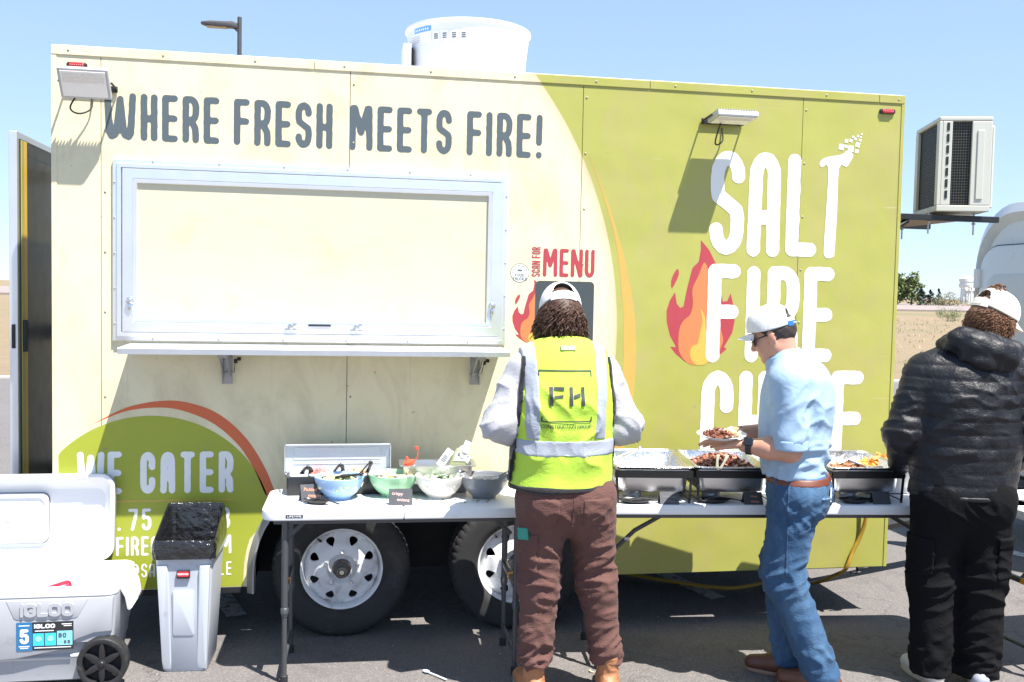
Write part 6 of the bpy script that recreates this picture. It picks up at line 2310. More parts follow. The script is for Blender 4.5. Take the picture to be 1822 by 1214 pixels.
def wr1b(P):
    d = 0
    for s in (-1, 1):
        d = d + folds(P, (s * .28, -.02, 1.14), (.12, .2, .12), (s * .7, .3, 1), .070, .0125, 1.5, 11 + s) + folds(P, (s * .22, .02, 1.36), (.12, .2, .10), (s * 1, 0, .55), .085, .0100, 1.4, 14 + s) + folds(P, (s * .20, .2, 1.1), (.12, .12, .12), (0, 1, .2), .05, .006, 1.4, 16)
    return d + 0.003 * N3(P, 18, 6)


sh1 = [cone((0, 0, .95), (0, .0, 1.28), .195, .200, .06, (YQ, .66)), cone((-.150, .02, 1.405), (.150, .02, 1.405), .075, .075, .06), cone((0, .03, 1.40), (0, .05, 1.495), .12, .075, .05, (YQ, .8))]
for s in (-1, 1):
    sh1 += [cone((s * .178, .02, 1.40), (s * .270, -.02, 1.175), .070, .070, .04), cone((s * .270, -.02, 1.175), (s * .180, .22, 1.10), .071, .050, .04), cone((s * .180, .22, 1.10), (s * .175, .25, 1.10), .046, .044, .02)]
garment('sweatshirt', sh1, sweat, P1, 0.008, clips=[(0, 0, -1, -.885)], wr=wr1b)
# striped shirt tail under the vest
garment('shirt_tail', [cone((.0, 0, .96), (.01, 0, .88), .198, .205, .06, (YQ, .70))], M('tail_white', (0.7, 0.7, 0.72), 0.9), P1, 0.007, clips=[(0, 0, -1, -.884), (-1, 0, 0, 0.0), (0, 0, 1, .95)])
garment('shirt_tail', [cone((.0, 0, .96), (.01, 0, .88), .200, .207, .06, (YQ, .70))], M('tail_red', (0.22, 0.02, 0.05), 0.9), P1, 0.005, clips=[(0, 0, -1, -.898), (-1, 0, 0, -.03), (0, 0, 1, .908)])
# vest
hv = cloth_mat('hi_vis', (0.47, 0.70, 0.070), 0.75, 600, 0.5, 14, 0.3, 0.05, 0.03)
refl = cloth_mat('reflective_tape', (0.36, 0.39, 0.45), 0.45, 900, 0.2, 14, 0.3, 0.05, 0.0)
trimb = cloth_mat('vest_trim', (0.02, 0.02, 0.022), 0.8, 600, 0.3, 14, 0.2)
vp = [cone((-.005, -.005, .92), (0, -.005, 1.26), .222, .216, .06, (YQ, .70)), cone((0, -.002, 1.26), (0, .015, 1.38), .216, .19, .05, (YQ, .70)), cone((-.145, .02, 1.415), (.145, .02, 1.415), .083, .083, .06), cone((0, .03, 1.40), (0, .052, 1.515), .125, .085, .05, (YQ, .8))]


def wrv(P):
    d = folds(P, (-.02, -.15, 1.02), (.22, .3, .13), (.9, 0, .5), .095, .010, 1.5, 21) + folds(P, (.10, -.15, 1.20), (.16, .3, .12), (-.8, 0, 1), .10, .009, 1.4, 22) + folds(P, (-.12, -.15, 1.22), (.14, .3, .14), (.9, 0, .8), .10, .006, 1.4, 23)
    return d + 0.003 * N3(P, 15, 8)


arm_cut = [(1, 0, .10, .206 + .10 * 1.27), (-1, 0, .10, .206 + .10 * 1.27)]
vclip = arm_cut + [(0, 0, -1, -.912), (0, .25, 1, 1.545)]
vest = garment('safety_vest', vp, hv, P1, 0.007, clips=vclip, wr=wrv)
bk = [(0, 1, 0, .0)]
garment('hem_trim', vp, trimb, vest, 0.006, off=0.004, clips=arm_cut + [(0, 0, -1, -.908), (0, 0, 1, .934)], wr=wrv)
garment('reflective_strip', vp, refl, vest, 0.006, off=0.0035, clips=arm_cut + [(0, .0, -1, -1.062), (0, 0, 1, 1.128)], wr=wrv)
for x0, x1, s in ((-.190, -.136, .035), (.116, .170, -.025)):
    garment('reflective_strip', vp, refl, vest, 0.006, off=0.0035, clips=[(-1, 0, -s, -x0 - s * 1.53), (1, 0, s, x1 + s * 1.53), (0, 0, -1, -1.1285), (0, .25, 1, 1.535), (0, 1, 0, .05)], wr=wrv)
for s in (-1, 1):
    garment('arm_trim', vp, trimb, vest, 0.005, off=0.006, clips=[(s, 0, .10, .209 + .127), (-s, 0, -.10, -.194 - .127), (0, 0, -1, -.935), (0, 1, 0, .06), (0, 0, 1, 1.47)], wr=wrv)
Vv, Fv = implicit(vp, 0.009, clips=vclip, wr=wrv)
bvh = BVHTree.FromPolygons([tuple(v) for v in Vv], [tuple(int(q) for q in f) for f in Fv])


def on_back(x, z, off=0.0035):
    hit = bvh.ray_cast(Vector((x, -1, z)), Vector((0, 1, 0)))
    return (x, (hit[0].y if hit[0] else -.15) - off, z)


logo = M('logo_ink', (0.05, 0.055, 0.05), 0.7)


def back_poly(name, pts, n=6):
    """thin bar of print across the back: pts = polyline, drawn 4 mm wide"""
    V, F = [], []
    for a, b in zip(pts, pts[1:]):
        d = Vector((b[0] - a[0], b[1] - a[1]))
        nn = Vector((-d.y, d.x)).normalized() * 0.0026
        for i in range(n):
            o = len(V)
            for t in (i / n, (i + 1) / n):
                for s in (-1, 1):
                    V.append(on_back(a[0] + d.x * t + nn.x * s, a[1] + d.y * t + nn.y * s))
            F.append([o, o + 2, o + 3, o + 1])
    return mesh_obj(name, V, F, logo, vest)


back_poly('logo_bracket', [(-.130, 1.392), (-.130, 1.415), (.088, 1.415), (.088, 1.392)], 16)
back_poly('logo_bracket', [(-.122, 1.228), (-.122, 1.208), (.084, 1.208), (.084, 1.228)], 16)


def slab_back(x0, x1, z0, z1, cut=0.0):
    V, F = [], []
    n = 8
    for i in range(n + 1):
        for j in range(n + 1):
            u, v = i / n, j / n
            V.append(on_back(x0 + (x1 - x0) * u, z0 + (z1 - z0) * v + cut * u))
    for i in range(n):
        for j in range(n):
            q = i * (n + 1) + j
            F.append([q, q + n + 1, q + n + 2, q + 1])
    return mesh_obj('logo_letter', V, F, logo, vest)


for bx in ((-.092, -.077, 1.272, 1.350, 0), (-.073, -.032, 1.336, 1.350, 0), (-.073, -.036, 1.302, 1.314, .004), (-.010, .004, 1.272, 1.350, 0), (.040, .054, 1.272, 1.350, 0), (.008, .036, 1.302, 1.318, .008)):
    slab_back(*bx)
word('logo_lettering', 'CONSTRUCTION GROUP', -.122, .086, 1.180, 1.196, logo, vest, .0022, fn=lambda u, v: on_back(-.122 + u, 1.180 + v), w=.8, gap=.2, space=.5, cells=10)
B().box(-.034, .030, -.004, .004, -.011, .011, .002, Matrix.Translation(on_back(-.002, 1.505, .002)) @ Matrix.Rotation(rad(-28), 4, 'X')).build('neck_label', M('neck_label', (0.30, 0.32, 0.22), 0.6), vest)
# collar, hair and cap
garment('collar', [cone((0, .045, 1.48), (0, .06, 1.53), .082, .072, .02, (YQ, .95))], M('collar_black', (0.02, 0.02, 0.022), 0.9), P1, 0.007, clips=[(0, .3, 1, 1.553), (0, -.3, -1, -1.50)])
hm1 = hair_mat('hair_brown', (0.060, 0.030, 0.020))
R1 = np.array(H1.to_3x3())
garment('hair_base', [elli(H1 @ Vector((0, -.028, -.005)), (.086, .090, .085), .02, R1), elli(H1 @ Vector((0, -.013, .032)), (.080, .100, .096), .02, R1)], hm1, P1, 0.007, clips=[tuple(R1[:, 1]) + (float(R1[:, 1] @ np.array(H1.translation)) + .03,)], wr=lambda P: .004 * N3(P, 60, 2))
locks('hair', H1, hm1, P1, 1700, 0.090, 128, (-.062, .046), 1.4, 5, .0046)
locks('hair_curl', H1, hm1, P1, 330, 0.098, 126, (-.062, .040), 1.15, 15, .0072)
cap_w = cloth_mat('cap_white', (0.74, 0.73, 0.71), 0.9, 1100, 0.4, 30, 0.12, 0.04, 0.2)
make_cap(H1, cap_w, cap_w, P1, -4)

# =================================================================== person in the blue polo shirt
P2 = thing('person', 'person in a light blue polo and jeans holding a plate of food', 'person', (3.325, -0.82, 0), rad(58))
sk2 = skin_mat('skin_tan', (0.52, 0.27, 0.185))
H2 = head_matrix((0.0, 0.118, 1.560), rad(-24), rad(-4))
LE, LW = Vector((-.212, .005, 1.082)), Vector((-.205, .200, 1.088))
RE, RW = Vector((.225, .04, 1.10)), Vector((.06, .255, 1.11))
body = [cone((0, 0, .92), (0, .02, 1.25), .14, .16, .05, (YQ, .65)), cone((-.14, .03, 1.38), (.14, .03, 1.38), .055, .055, .05), cone((0, .045, 1.37), tuple(H2 @ Vector((0, -.022, -.035))), .068, .062, .04)]
body += [cone((-.18, .02, 1.37), LE, .052, .046, .04), cone(LE, LE * .55 + LW * .45, .047, .045, .03), cone(LE * .55 + LW * .45, LW, .045, .029, .03), cone((.18, .02, 1.37), RE, .052, .046, .04), cone(RE, RE * .55 + RW * .45, .047, .044, .03), cone(RE * .55 + RW * .45, RW, .044, .029, .03)]
for hp_, kp, ap in (((-.085, 0, .87), (-.085, .03, .50), (-.05, -.15, .09)), ((.085, 0, .87), (.09, .06, .50), (.08, .005, .09))):
    body += [cone(hp_, kp, .085, .06, .05), cone(kp, ap, .058, .04, .04)]
V, Fc = implicit(body + head_prims(H2), 0.007)
hp2 = hand_prims(LW, (-.02, 1, .05), (0, -.10, -1), (-1, .1, .35), (-.05, -.25, -.25), .10, (.2, -.9)) + hand_prims(RW, (-.75, .75, .0), (0.1, .2, 1), (-.6, -.7, .1), (.4, .6, .4))
V2, F2 = implicit(hp2, 0.0036)
bd2 = fast_obj('body', np.concatenate([V, V2]), np.concatenate([Fc, F2 + len(V)]), sk2, P2)
add_eyes(H2, bd2)
denim = cloth_mat('denim', (0.032, 0.082, 0.165), 0.85, 800, 0.4, 20, 0.45, 0.12, 0.05, (0.115, 0.215, 0.34))
JL = ((-.088, -.005, .86), (-.085, .03, .50), (-.052, -.15, .07))
JR = ((.088, -.005, .86), (.09, .06, .50), (.08, .005, .07))


def wr2(P):
    d = folds(P, (-.09, .0, .50), (.2, .25, .14), (.1, .5, 1), .060, .0075, 1.6, 31) + folds(P, (.09, .08, .5), (.2, .25, .14), (.1, .5, 1), .06, .0075, 1.6, 32)
    d += folds(P, (-.08, -.1, .79), (.2, .2, .10), (.2, .9, .8), .055, .0065, 1.6, 33) + folds(P, (-.05, -.15, .17), (.2, .2, .09), (0, .3, 1), .05, .007, 1.3, 34) + folds(P, (.08, .05, .15), (.2, .2, .08), (0, .3, 1), .05, .007, 1.3, 35)
    d += folds(P, (-.12, .05, .80), (.2, .2, .10), (.2, -.9, .8), .06, .005, 1.6, 36)
    return d + .002 * N3(P, 24, 4)


jp = [cone((0, .0, .98), (0, -.005, .90), .160, .172, .05, (YQ, .78)), elli((-.07, -.055, .87), (.105, .10, .11), .05), elli((.07, -.055, .87), (.105, .10, .11), .05)]
for h3, k3, a3, rk, ra_ in ((*JL, .090, .078), (*JR, .088, .076)):
    jp += [cone(h3, k3, .112, rk, .035), cone(k3, a3, rk, ra_, .05)]
j1 = garment('jeans', jp, denim, P2, 0.007, clips=[(0, 0, -1, -.052), (0, 0, 1, .958)], wr=wr2)
stitch = M('denim_light', (0.16, 0.27, 0.40), 0.9)
garment('pocket', jp, denim, j1, 0.006, off=0.0045, wr=wr2, clips=[(-1, 0, 0.06, .148 + .06 * .8), (1, 0, .06, -.025 + .06 * .8), (0, 0, -1, -.775), (0, 0, 1, .882), (0, 1, 0, -.03)], hi=(1, -.02, 1))
garment('pocket_hem', jp, stitch, j1, 0.005, off=0.0058, wr=wr2, clips=[(-1, 0, 0, .148), (1, 0, 0, -.025), (0, 0, -1, -.868), (0, 0, 1, .876), (0, 1, 0, -.03)], hi=(1, -.02, 1))
garment('pocket', jp, denim, j1, 0.006, off=0.0045, wr=wr2, clips=[(1, 0, 0.06, .148 + .06 * .8), (-1, 0, .06, -.025 + .06 * .8), (0, 0, -1, -.775), (0, 0, 1, .882), (0, 1, 0, -.03)], hi=(1, -.02, 1))
garment('side_seam', jp, M('denim_dark', (0.03, 0.07, 0.14), 0.9), j1, 0.005, off=0.003, wr=wr2, clips=[(0, 1, 0, .012), (0, -1, 0, -.002), (1, 0, 0, -.09), (0, 0, -1, -.52)])
B().box(-.018, .018, -.002, .002, 0, .062, 0, Matrix.Translation((-.070, -.158, .850)) @ Matrix.Rotation(rad(12), 4, 'Y')).build('receipt', M('paper_white', (0.75, 0.75, 0.74), 0.8), j1)
belt = garment('belt', jp, M('belt_leather', (0.13, 0.034, 0.018), 0.45, 0, 0.2, 14, 0.2, 60, 0.002), P2, 0.005, off=.0025, clips=[(0, 0, -1, -.920), (0, 0, 1, .953)])
for a in (-100, -60, 150, 200, -20):
    n = Vector((math.cos(rad(a)), math.sin(rad(a)), 0))
    p = Vector((n.x * .177, n.y * .138, .935))
    B().box(-.007, .007, -.003, .003, -.026, .024, .001, Matrix.Translation(p) @ Matrix.Rotation(math.atan2(n.y, n.x) + math.pi / 2, 4, 'Z')).build('belt_loop', denim, belt)
polo = cloth_mat('polo_blue', (0.31, 0.44, 0.60), 0.85, 800, 0.25, 10, 0.3, 0.05, 0.05)


def wr2b(P):
    d = folds(P, (-.14, -.08, 1.22), (.14, .16, .18), (.5, .8, .7), .085, .008, 1.5, 41) + folds(P, (0, -.15, 1.02), (.25, .2, .09), (.3, .2, 1), .07, .009, 1.6, 42) + folds(P, (-.2, .0, 1.2), (.12, .14, .14), (.2, .9, .7), .06, .0065, 1.5, 43)
    d += folds(P, (.05, -.15, 1.25), (.2, .2, .16), (.9, .1, .7), .10, .008, 1.4, 44) + folds(P, (-.15, .05, 1.0), (.2, .2, .08), (.1, .4, 1), .055, .006, 1.6, 45)
    return d + .0025 * N3(P, 16, 9)


pp = [cone((0, .005, .955), (0, .01, 1.12), .182, .186, .06, (YQ, .78)), cone((0, .01, 1.12), (0, .02, 1.27), .188, .192, .06, (YQ, .76)), cone((-.145, .02, 1.37), (.145, .02, 1.37), .085, .085, .06), elli((0, -.062, 1.29), (.165, .092, .16), .05), cone((0, .03, 1.36), (0, .065, 1.455), .115, .078, .05, (YQ, .85))]
pl = garment('polo_shirt', pp + [cone((-.182, .02, 1.365), (-.213, .005, 1.14), .082, .072, .04), cone((.182, .02, 1.365), (.22, .03, 1.15), .082, .072, .04)], polo, P2, 0.0075,
             clips=[(0, 0, -1, -.948)], wr=wr2b)
# cut sleeves end cleanly: hem rings
for p0, p1 in (((-.2115, .006, 1.118), (-.2135, .005, 1.098)), ((.219, .03, 1.128), (.2215, .03, 1.108))):
    garment('sleeve_hem', [cone(p0, p1, .0745, .0735, .01)], polo, pl, 0.005, clips=[(0, 0, -1, -(p1[2] - .012)), (0, 0, 1, p0[2] + .012)])
garment('collar', [cone((0, .054, 1.430), (0, .085, 1.492), .104, .078, .02, (YQ, .95))], polo, pl, 0.006, clips=[(0, .42, 1, 1.487 + .42 * .07), (0, -.55, -1, -1.418 - .55 * .06)], wr=lambda P: .003 * N3(P, 22, 3))
sh2m = M('shoe_brown', (0.11, 0.040, 0.022), 0.5, 0, 0.2, 14, 0.2, 60, 0.003)
for x, y, dx in ((-.052, -.15, .10), (.08, .005, .0)):
    so = garment('shoe', foot_prims(x, y, dx, 1.0, False), sh2m, P2, 0.006, clips=[(0, 0, -1, -.016)])
    sole(x, y, dx, 1.0, M('shoe_sole', (0.28, 0.17, 0.11), 0.7), so, .045, .018)
hm2 = hair_mat('hair_dark', (0.042, 0.030, 0.026))
R2 = np.array(H2.to_3x3())
c2 = np.array(H2.translation)


def hclip(R, c, v, d):
    w = R @ np.array(v, float)
    return (w[0], w[1], w[2], float(w @ c) + d)


garment('hair', [elli(H2 @ Vector((0, -.014, .022)), (.0795, .0985, .090), .02, R2)], hm2, P2, 0.005, clips=[hclip(R2, c2, (0, .85, -.5), .012), hclip(R2, c2, (0, 0, -1), .050)], wr=lambda P: .0018 * N3(P, 150, 2))
make_cap(H2, cap_w, M('strap_blue', (0.02, 0.13, 0.42), 0.4), P2, 9, sc=0.965)
# sunglasses
gm_ = M('glasses_black', (0.012, 0.012, 0.013), 0.15, 0, 0.1, 30, coat=0.6)
b = B()
for s in (-1, 1):
    b.prism(rrect(s * .036 - .025, s * .036 + .025, -.018, .020, .012), .092, .096, 'y', .0015, H2 @ Matrix.Rotation(rad(s * -14), 4, 'Z'))
    b.tube([H2 @ Vector((s * .066, .080, .010)), H2 @ Vector((s * .078, .03, .010)), H2 @ Vector((s * .081, -.015, .006)), H2 @ Vector((s * .080, -.03, -.008))], .0035, 6)
b.tube([H2 @ Vector((-.014, .097, .006)), H2 @ Vector((.014, .097, .006))], .003, 6)
tag(b.build('sunglasses', gm_, P2), 'black sunglasses')
# watch
wd = (LW - LE).normalized()
wc = LE + wd * .172
b = B()
sx3 = wd.cross(Vector((0, 0, 1))).normalized()
ux = sx3.cross(wd)
secs = []
for k in range(25):
    a = 2 * math.pi * k / 24
    n = sx3 * math.cos(a) + ux * math.sin(a)
    secs.append([wc + n * .0345 - wd * .012, wc + n * .0375 - wd * .012, wc + n * .0375 + wd * .012, wc + n * .0345 + wd * .012])
b.loft(secs, False, False)
wt = b.build('watch', blk_pl, P2, 40)
Tw = Matrix.Translation(wc - sx3 * -.040 * 0 + (ux * .6 - sx3 * .8) * .040) @ (ux * .6 - sx3 * .8).to_track_quat('Z', 'Y').to_matrix().to_4x4()
B().prism(rrect(-.021, .021, -.018, .018, .007), -.004, .006, 'z', .002, Tw).build('watch_face', M('watch_glass', (0.008, 0.008, 0.01), 0.08, 0, .1, 30, coat=.8), wt, 40)
# plate of food held in the left hand
M2 = Matrix.Translation((3.325, -0.82, 0)) @ Matrix.Rotation(rad(58), 4, 'Z')
pw = M2 @ Vector((-.190, .300, 1.112))
t = thing('paper_plate', 'white paper plate of meat held by the person in blue', 'plate', pw, 0)
t.rotation_euler = (rad(3), rad(-3), 0.4)
B().lathe([(0, 0), (.066, 0), (.072, .002), (.085, .012), (.107, .018), (.108, .020), (.086, .015), (.072, .005), (0, .003)], 48).build('plate', M('plate_white', (0.72, 0.76, 0.80), 0.6), t, 50)
o = heap('grilled_meat', 'brown grilled meat piled on the held plate', 'food', pw + Vector((-.02, 0, .010)), .055, .032, 150, [(0.16, 0.045, 0.02), (0.24, 0.08, 0.04), (0.10, 0.03, 0.018)], .008, 1.6, 51)
o = heap('tortilla', 'pale tortilla pieces beside the meat on the plate', 'food', pw + Vector((.050, 0.01, .012)), .035, .03, 40, [(0.62, 0.40, 0.22), (0.70, 0.52, 0.34)], .011, 1.5, 52)
t = thing('fork', 'dark plastic fork stuck in the food on the plate', 'fork', pw + Vector((.05, -.02, .02)), 0)
B().tube([(0, 0, 0), (.02, .0, .02), (.032, 0, .032)], [.004, .003, .006], 6, flat=.5).build('fork_handle', blk_pl, t, 60)

# =================================================================== person in the black puffer jacket
P3 = thing('person', 'person in a black puffer jacket and black cargo trousers at the right edge', 'person', (4.075, -0.93, 0), rad(-12))
H3 = head_matrix((0.135, 0.070, 1.645), rad(-18), rad(-74))
body = [cone((0, 0, .92), (0, .02, 1.30), .15, .17, .05, (YQ, .65)), cone((-.15, .03, 1.41), (.15, .03, 1.41), .055, .055, .05), cone((.03, .03, 1.40), tuple(H3 @ Vector((0, -.022, -.035))), .070, .064, .04)]
E3 = {-1: (Vector((-.275, .0, 1.13)), Vector((-.20, .22, .96))), 1: (Vector((.335, -.01, 1.14)), Vector((.275, .215, .945)))}
for s in (-1, 1):
    e, w = E3[s]
    body += [cone((s * .18, .02, 1.40), e, .052, .044, .04), cone(e, w, .044, .029, .03)]
for s in (-1, 1):
    body += [cone((s * .10, 0, .87), (s * .10, .02, .48), .085, .06, .05), cone((s * .10, .02, .48), (s * .097, 0, .09), .058, .04, .04)]
V, Fc = implicit(body + head_prims(H3), 0.007)
hp3 = hand_prims(E3[1][1], (-.2, 1, -.25), (.3, .2, 1), (-1, .0, .3), (.35, .5, .4)) + hand_prims(E3[-1][1], (.3, 1, -.2), (-.3, .2, 1), (1, 0, .3), (.35, .5, .4))
V2, F2 = implicit(hp3, 0.0042)
bd3 = fast_obj('body', np.concatenate([V, V2]), np.concatenate([Fc, F2 + len(V)]), skin_mat('skin_pink', (0.55, 0.30, 0.235)), P3)
add_eyes(H3, bd3)
blk = cloth_mat('cargo_black', (0.007, 0.007, 0.008), 0.9, 700, 0.3, 20, 0.4, 0.15, 0.0, None, 0.12)


def wr3(P):
    d = folds(P, (-.10, 0, .48), (.15, .3, .18), (.2, .3, 1), .065, .008, 1.6, 61) + folds(P, (.10, 0, .48), (.15, .3, .2), (-.3, .3, 1), .065, .009, 1.6, 62) + folds(P, (.0, -.1, .80), (.2, .3, .1), (.6, .2, 1), .065, .005, 1.5, 63)
    d += folds(P, (-.10, 0, .15), (.15, .3, .09), (.1, .2, 1), .05, .009, 1.3, 64) + folds(P, (.10, 0, .15), (.15, .3, .10), (-.1, .2, 1), .05, .010, 1.3, 65)
    return d + .002 * N3(P, 22, 4)


cp = [cone((0, .0, .97), (0, -.005, .88), .185, .205, .05, (YQ, .72)), elli((-.08, -.05, .85), (.12, .11, .13), .05), elli((.09, -.05, .85), (.12, .11, .13), .05)]
for s, kx, ax_, rk, ra_ in ((-1, -.112, -.108, .096, .088), (1, .105, .100, .108, .098)):
    cp += [cone((s * .102, -.005, .85), (kx, .02, .48), .124, rk, .03), cone((kx, .02, .48), (ax_, .0, .06), rk, ra_, .05)]
ct = garment('cargo_trousers', cp, blk, P3, 0.0075, clips=[(0, 0, -1, -.048), (0, 0, 1, .94)], wr=wr3)
garment('cargo_pocket', cp, blk, ct, 0.006, off=.010, wr=wr3, clips=[(-1, 0, 0, -.125), (0, 0, -1, -.51), (0, 0, 1, .665), (0, 1, 0, .06)])
garment('pocket_flap', cp, blk, ct, 0.006, off=.015, wr=wr3, clips=[(-1, 0, 0, -.120), (0, 0, -1, -.645), (0, 0, 1, .695), (0, 1, 0, .065)])
garment('cargo_pocket', cp, blk, ct, 0.006, off=.010, wr=wr3, clips=[(1, 0, 0, -.150), (0, 0, -1, -.51), (0, 0, 1, .68), (0, 1, 0, .06)])
puff = cloth_mat('puffer_nylon', (0.0050, 0.0056, 0.0085), 0.5, 1200, 0.1, 30, 0.42, 0.15, 0.0, None, 0.4)


def quilt(P):
    z = P[:, 2] + 0.006 * N3(P, 8, 3) + .010 * P[:, 0]
    ph = z / 0.058
    f = ph - np.floor(ph)
    s = np.minimum(f, 1 - f) * 2
    return 0.0046 * (np.clip(s * 1.6, 0, 1) ** 0.5 - 0.62)


def wr3b(P):
    d = quilt(P)
    d = d + .0035 * N3(P * np.array([1, 1, .6]), 30, 5) + .003 * (1 - 1.6 * np.abs(N3(P * np.array([.6, .6, 1.2]), 60, 8)))
    d += folds(P, (.12, -.15, 1.33), (.16, .3, .16), (.8, 0, .7), .06, .008, 1.8, 71) + folds(P, (-.05, -.15, 1.15), (.2, .3, .2), (-.7, 0, .9), .09, .005, 1.8, 72) + folds(P, (-.3, 0, 1.2), (.1, .2, .2), (.3, .2, 1), .06, .006, 1.6, 73) + folds(P, (.35, 0, 1.2), (.1, .2, .2), (-.3, .2, 1), .06, .006, 1.6, 74)
    return d


jk = [cone((.0, .0, .90), (.005, .01, 1.12), .232, .230, .06, (YQ, .70)), cone((.005, .01, 1.12), (.01, .02, 1.33), .230, .215, .06, (YQ, .70)), cone((-.155, .02, 1.415), (.165, .02, 1.415), .092, .092, .06), cone((.02, .03, 1.41), (.05, .045, 1.50), .13, .10, .05, (YQ, .85)), elli((0, -.06, 1.30), (.19, .10, .17), .06)]
for s in (-1, 1):
    e, w = E3[s]
    jk += [cone((s * .185, .02, 1.40), e, .088, .078, .022), cone(e, w, .078, .052, .03)]
jt = garment('puffer_jacket', jk, puff, P3, 0.0065, clips=[(0, 0, -1, -.872)], wr=wr3b)
garment('jacket_hem', [cone((.0, .0, .90), (.0, .0, .86), .236, .236, .06, (YQ, .72))], puff, jt, 0.007, clips=[(0, 0, -1, -.862), (0, 0, 1, .885)])
rotz3 = np.array(Matrix.Rotation(rad(14), 3, 'Y') @ Matrix.Rotation(rad(18), 3, 'X'))


def wrh(P):
    return .010 * np.abs(N3(P, 34, 12)) + .006 * N3(P, 55, 14) + .004 * N3(P, 100, 15) - .006


garment('hood', [elli((.045, -.070, 1.545), (.165, .090, .055), .05, rotz3), elli((-.055, .01, 1.535), (.07, .11, .055), .05), elli((.165, .03, 1.505), (.06, .10, .055), .05, rotz3), elli((.04, -.10, 1.475), (.12, .055, .06), .04)], puff, jt, 0.006, wr=wrh)
sh3 = [M('sneaker_white', (0.6, 0.59, 0.56), 0.6, 0, .1, 20), M('sneaker_grey', (0.30, 0.32, 0.36), 0.6, 0, .1, 20, .4, 120, .002)]
for k, (x, y, dx) in enumerate(((-.108, .0, -.22), (.098, -.035, .35))):
    so = garment('sneaker', foot_prims(x, y, dx, math.sqrt(1 - dx * dx), False), sh3[k], P3, 0.006, clips=[(0, 0, -1, -.020)])
    sole(x, y, dx, math.sqrt(1 - dx * dx), M('sneaker_sole', (0.50, 0.42, 0.33) if k == 0 else (0.4, 0.4, 0.4), 0.7), so, .048, .024)
R3 = np.array(H3.to_3x3())
c3 = np.array(H3.translation)
hm3 = hair_mat('hair_chestnut', (0.165, 0.085, 0.048))
garment('hair_base', [elli(H3 @ Vector((0, -.026, .012)), (.084, .092, .080), .02, R3)], hm3, P3, 0.007, clips=[hclip(R3, c3, (0, 1, 0), .022), hclip(R3, c3, (0, 0, 1), .07)], wr=lambda P: .004 * N3(P, 60, 2))
locks('hair', H3, hm3, P3, 1800, 0.066, 112, (-.040, .040), 1.5, 8, .0035)
locks('hair_tuft', H3 @ Matrix.Translation((0, .0, .06)) @ Matrix.Rotation(rad(-60), 4, 'X'), hm3, P3, 60, 0.035, 30, (-.02, .03), 1.2, 9, .006)
make_cap(H3, cloth_mat('cap_cream', (0.74, 0.70, 0.60), 0.9, 1100, 0.4, 30, 0.12, 0.04, 0.2), cloth_mat('cap_cream', (0.74, 0.70, 0.60)), P3, -6)
# ------------------------------------------------------------------ surroundings
# street lamp behind the trailer
t = thing('street_lamp', 'dark street lamp with a flat head rising behind the trailer roof', 'street lamp', (-1.60, 25.0, 0))
pole_m = M('lamp_bronze', (0.10, 0.10, 0.105), 0.5, 0.5, 0.2, 8)
b = B()
b.tube([(0, 0, 0.6), (0, 0, 9.5)], [0.075, 0.062], 8)
b.build('pole', pole_m, t, 60)
B().lathe([(0, 0), (.3, 0), (.3, .58), (.27, .62), (0, .62)], 24).build('footing', kerb_m, t, 40)
b = B()
b.prism([(-0.06, 9.30), (-0.06, 9.16), (-0.25, 9.18), (-0.55, 9.17), (-0.95, 9.20), (-1.08, 9.245), (-1.05, 9.29), (-0.8, 9.33), (-0.4, 9.335), (-0.2, 9.36)], -0.14, 0.14, 'y', 0.03)
hd_ = b.build('lamp_head', pole_m, t, 40)
B().box(-0.92, -0.36, -0.11, 0.11, 9.155, 9.19, 0.01).build('lamp_lens', M('lens_amber', (0.45, 0.36, 0.27), 0.4), hd_)
b = B()
b.prism([(-0.05, 9.05), (-0.05, 9.32), (-0.28, 9.30), (-0.2, 9.2)], -0.04, 0.04, 'y', 0.01)
b.build('bracket', pole_m, t)

# tow van: its shaded rear faces the trailer
t = thing('cargo_van', 'white high-roof cargo van parked ahead of the trailer at the right edge', 'van', (6.10, 0.98, 0))
van_m = M('van_white', (0.66, 0.68, 0.72), 0.3, 0, 0.03, 3, coat=0.5)


def vsec(x, w, zb, zt, r):
    pts = []
    for cy, cz, a0, rr in ((w - .12, zb + .12, -90, .12), (w - r, zt - r * .9, 0, r), (-w + r, zt - r * .9, 90, r), (-w + .12, zb + .12, 180, .12)):
        for i in range(9):
            a = rad(a0 + 90 * i / 8)
            lean = 0.10 * max(0, (cz + rr * math.sin(a) - 1.2) / 1.4)
            y = cy + rr * math.cos(a)
            pts.append((x, y - math.copysign(lean, y), cz + rr * math.sin(a)))
    return pts


b = B()
b.loft([vsec(0.05, .93, .42, 2.28, .34), vsec(0.0, .97, .38, 2.34, .38), vsec(0.03, 1.0, .34, 2.41, .38), vsec(0.4, 1.02, .34, 2.48, .32), vsec(3.9, 1.02, .34, 2.48, .30), vsec(4.5, 1.0, .34, 2.3, .35), vsec(5.1, .98, .36, 1.4, .25), vsec(5.8, .95, .4, 1.15, .2)])
vb = b.build('van_body', van_m, t, 35)
gap_m = M('van_seam', (0.10, 0.11, 0.12), 0.6)


def vring(y0, y1, z0, z1, r, name, mat, w, x):
    outer = rrect(y0, y1, z0, z1, r, 8)
    inner = rrect(y0 + w, y1 - w, z0 + w, z1 - w, max(r - w, .01), 8)
    n = len(outer)
    V = [(x, p[0], p[1]) for p in outer] + [(x, p[0], p[1]) for p in inner]
    F = [[i, (i + 1) % n, n + (i + 1) % n, n + i] for i in range(n)]
    return mesh_obj(name, V, F, mat, vb)


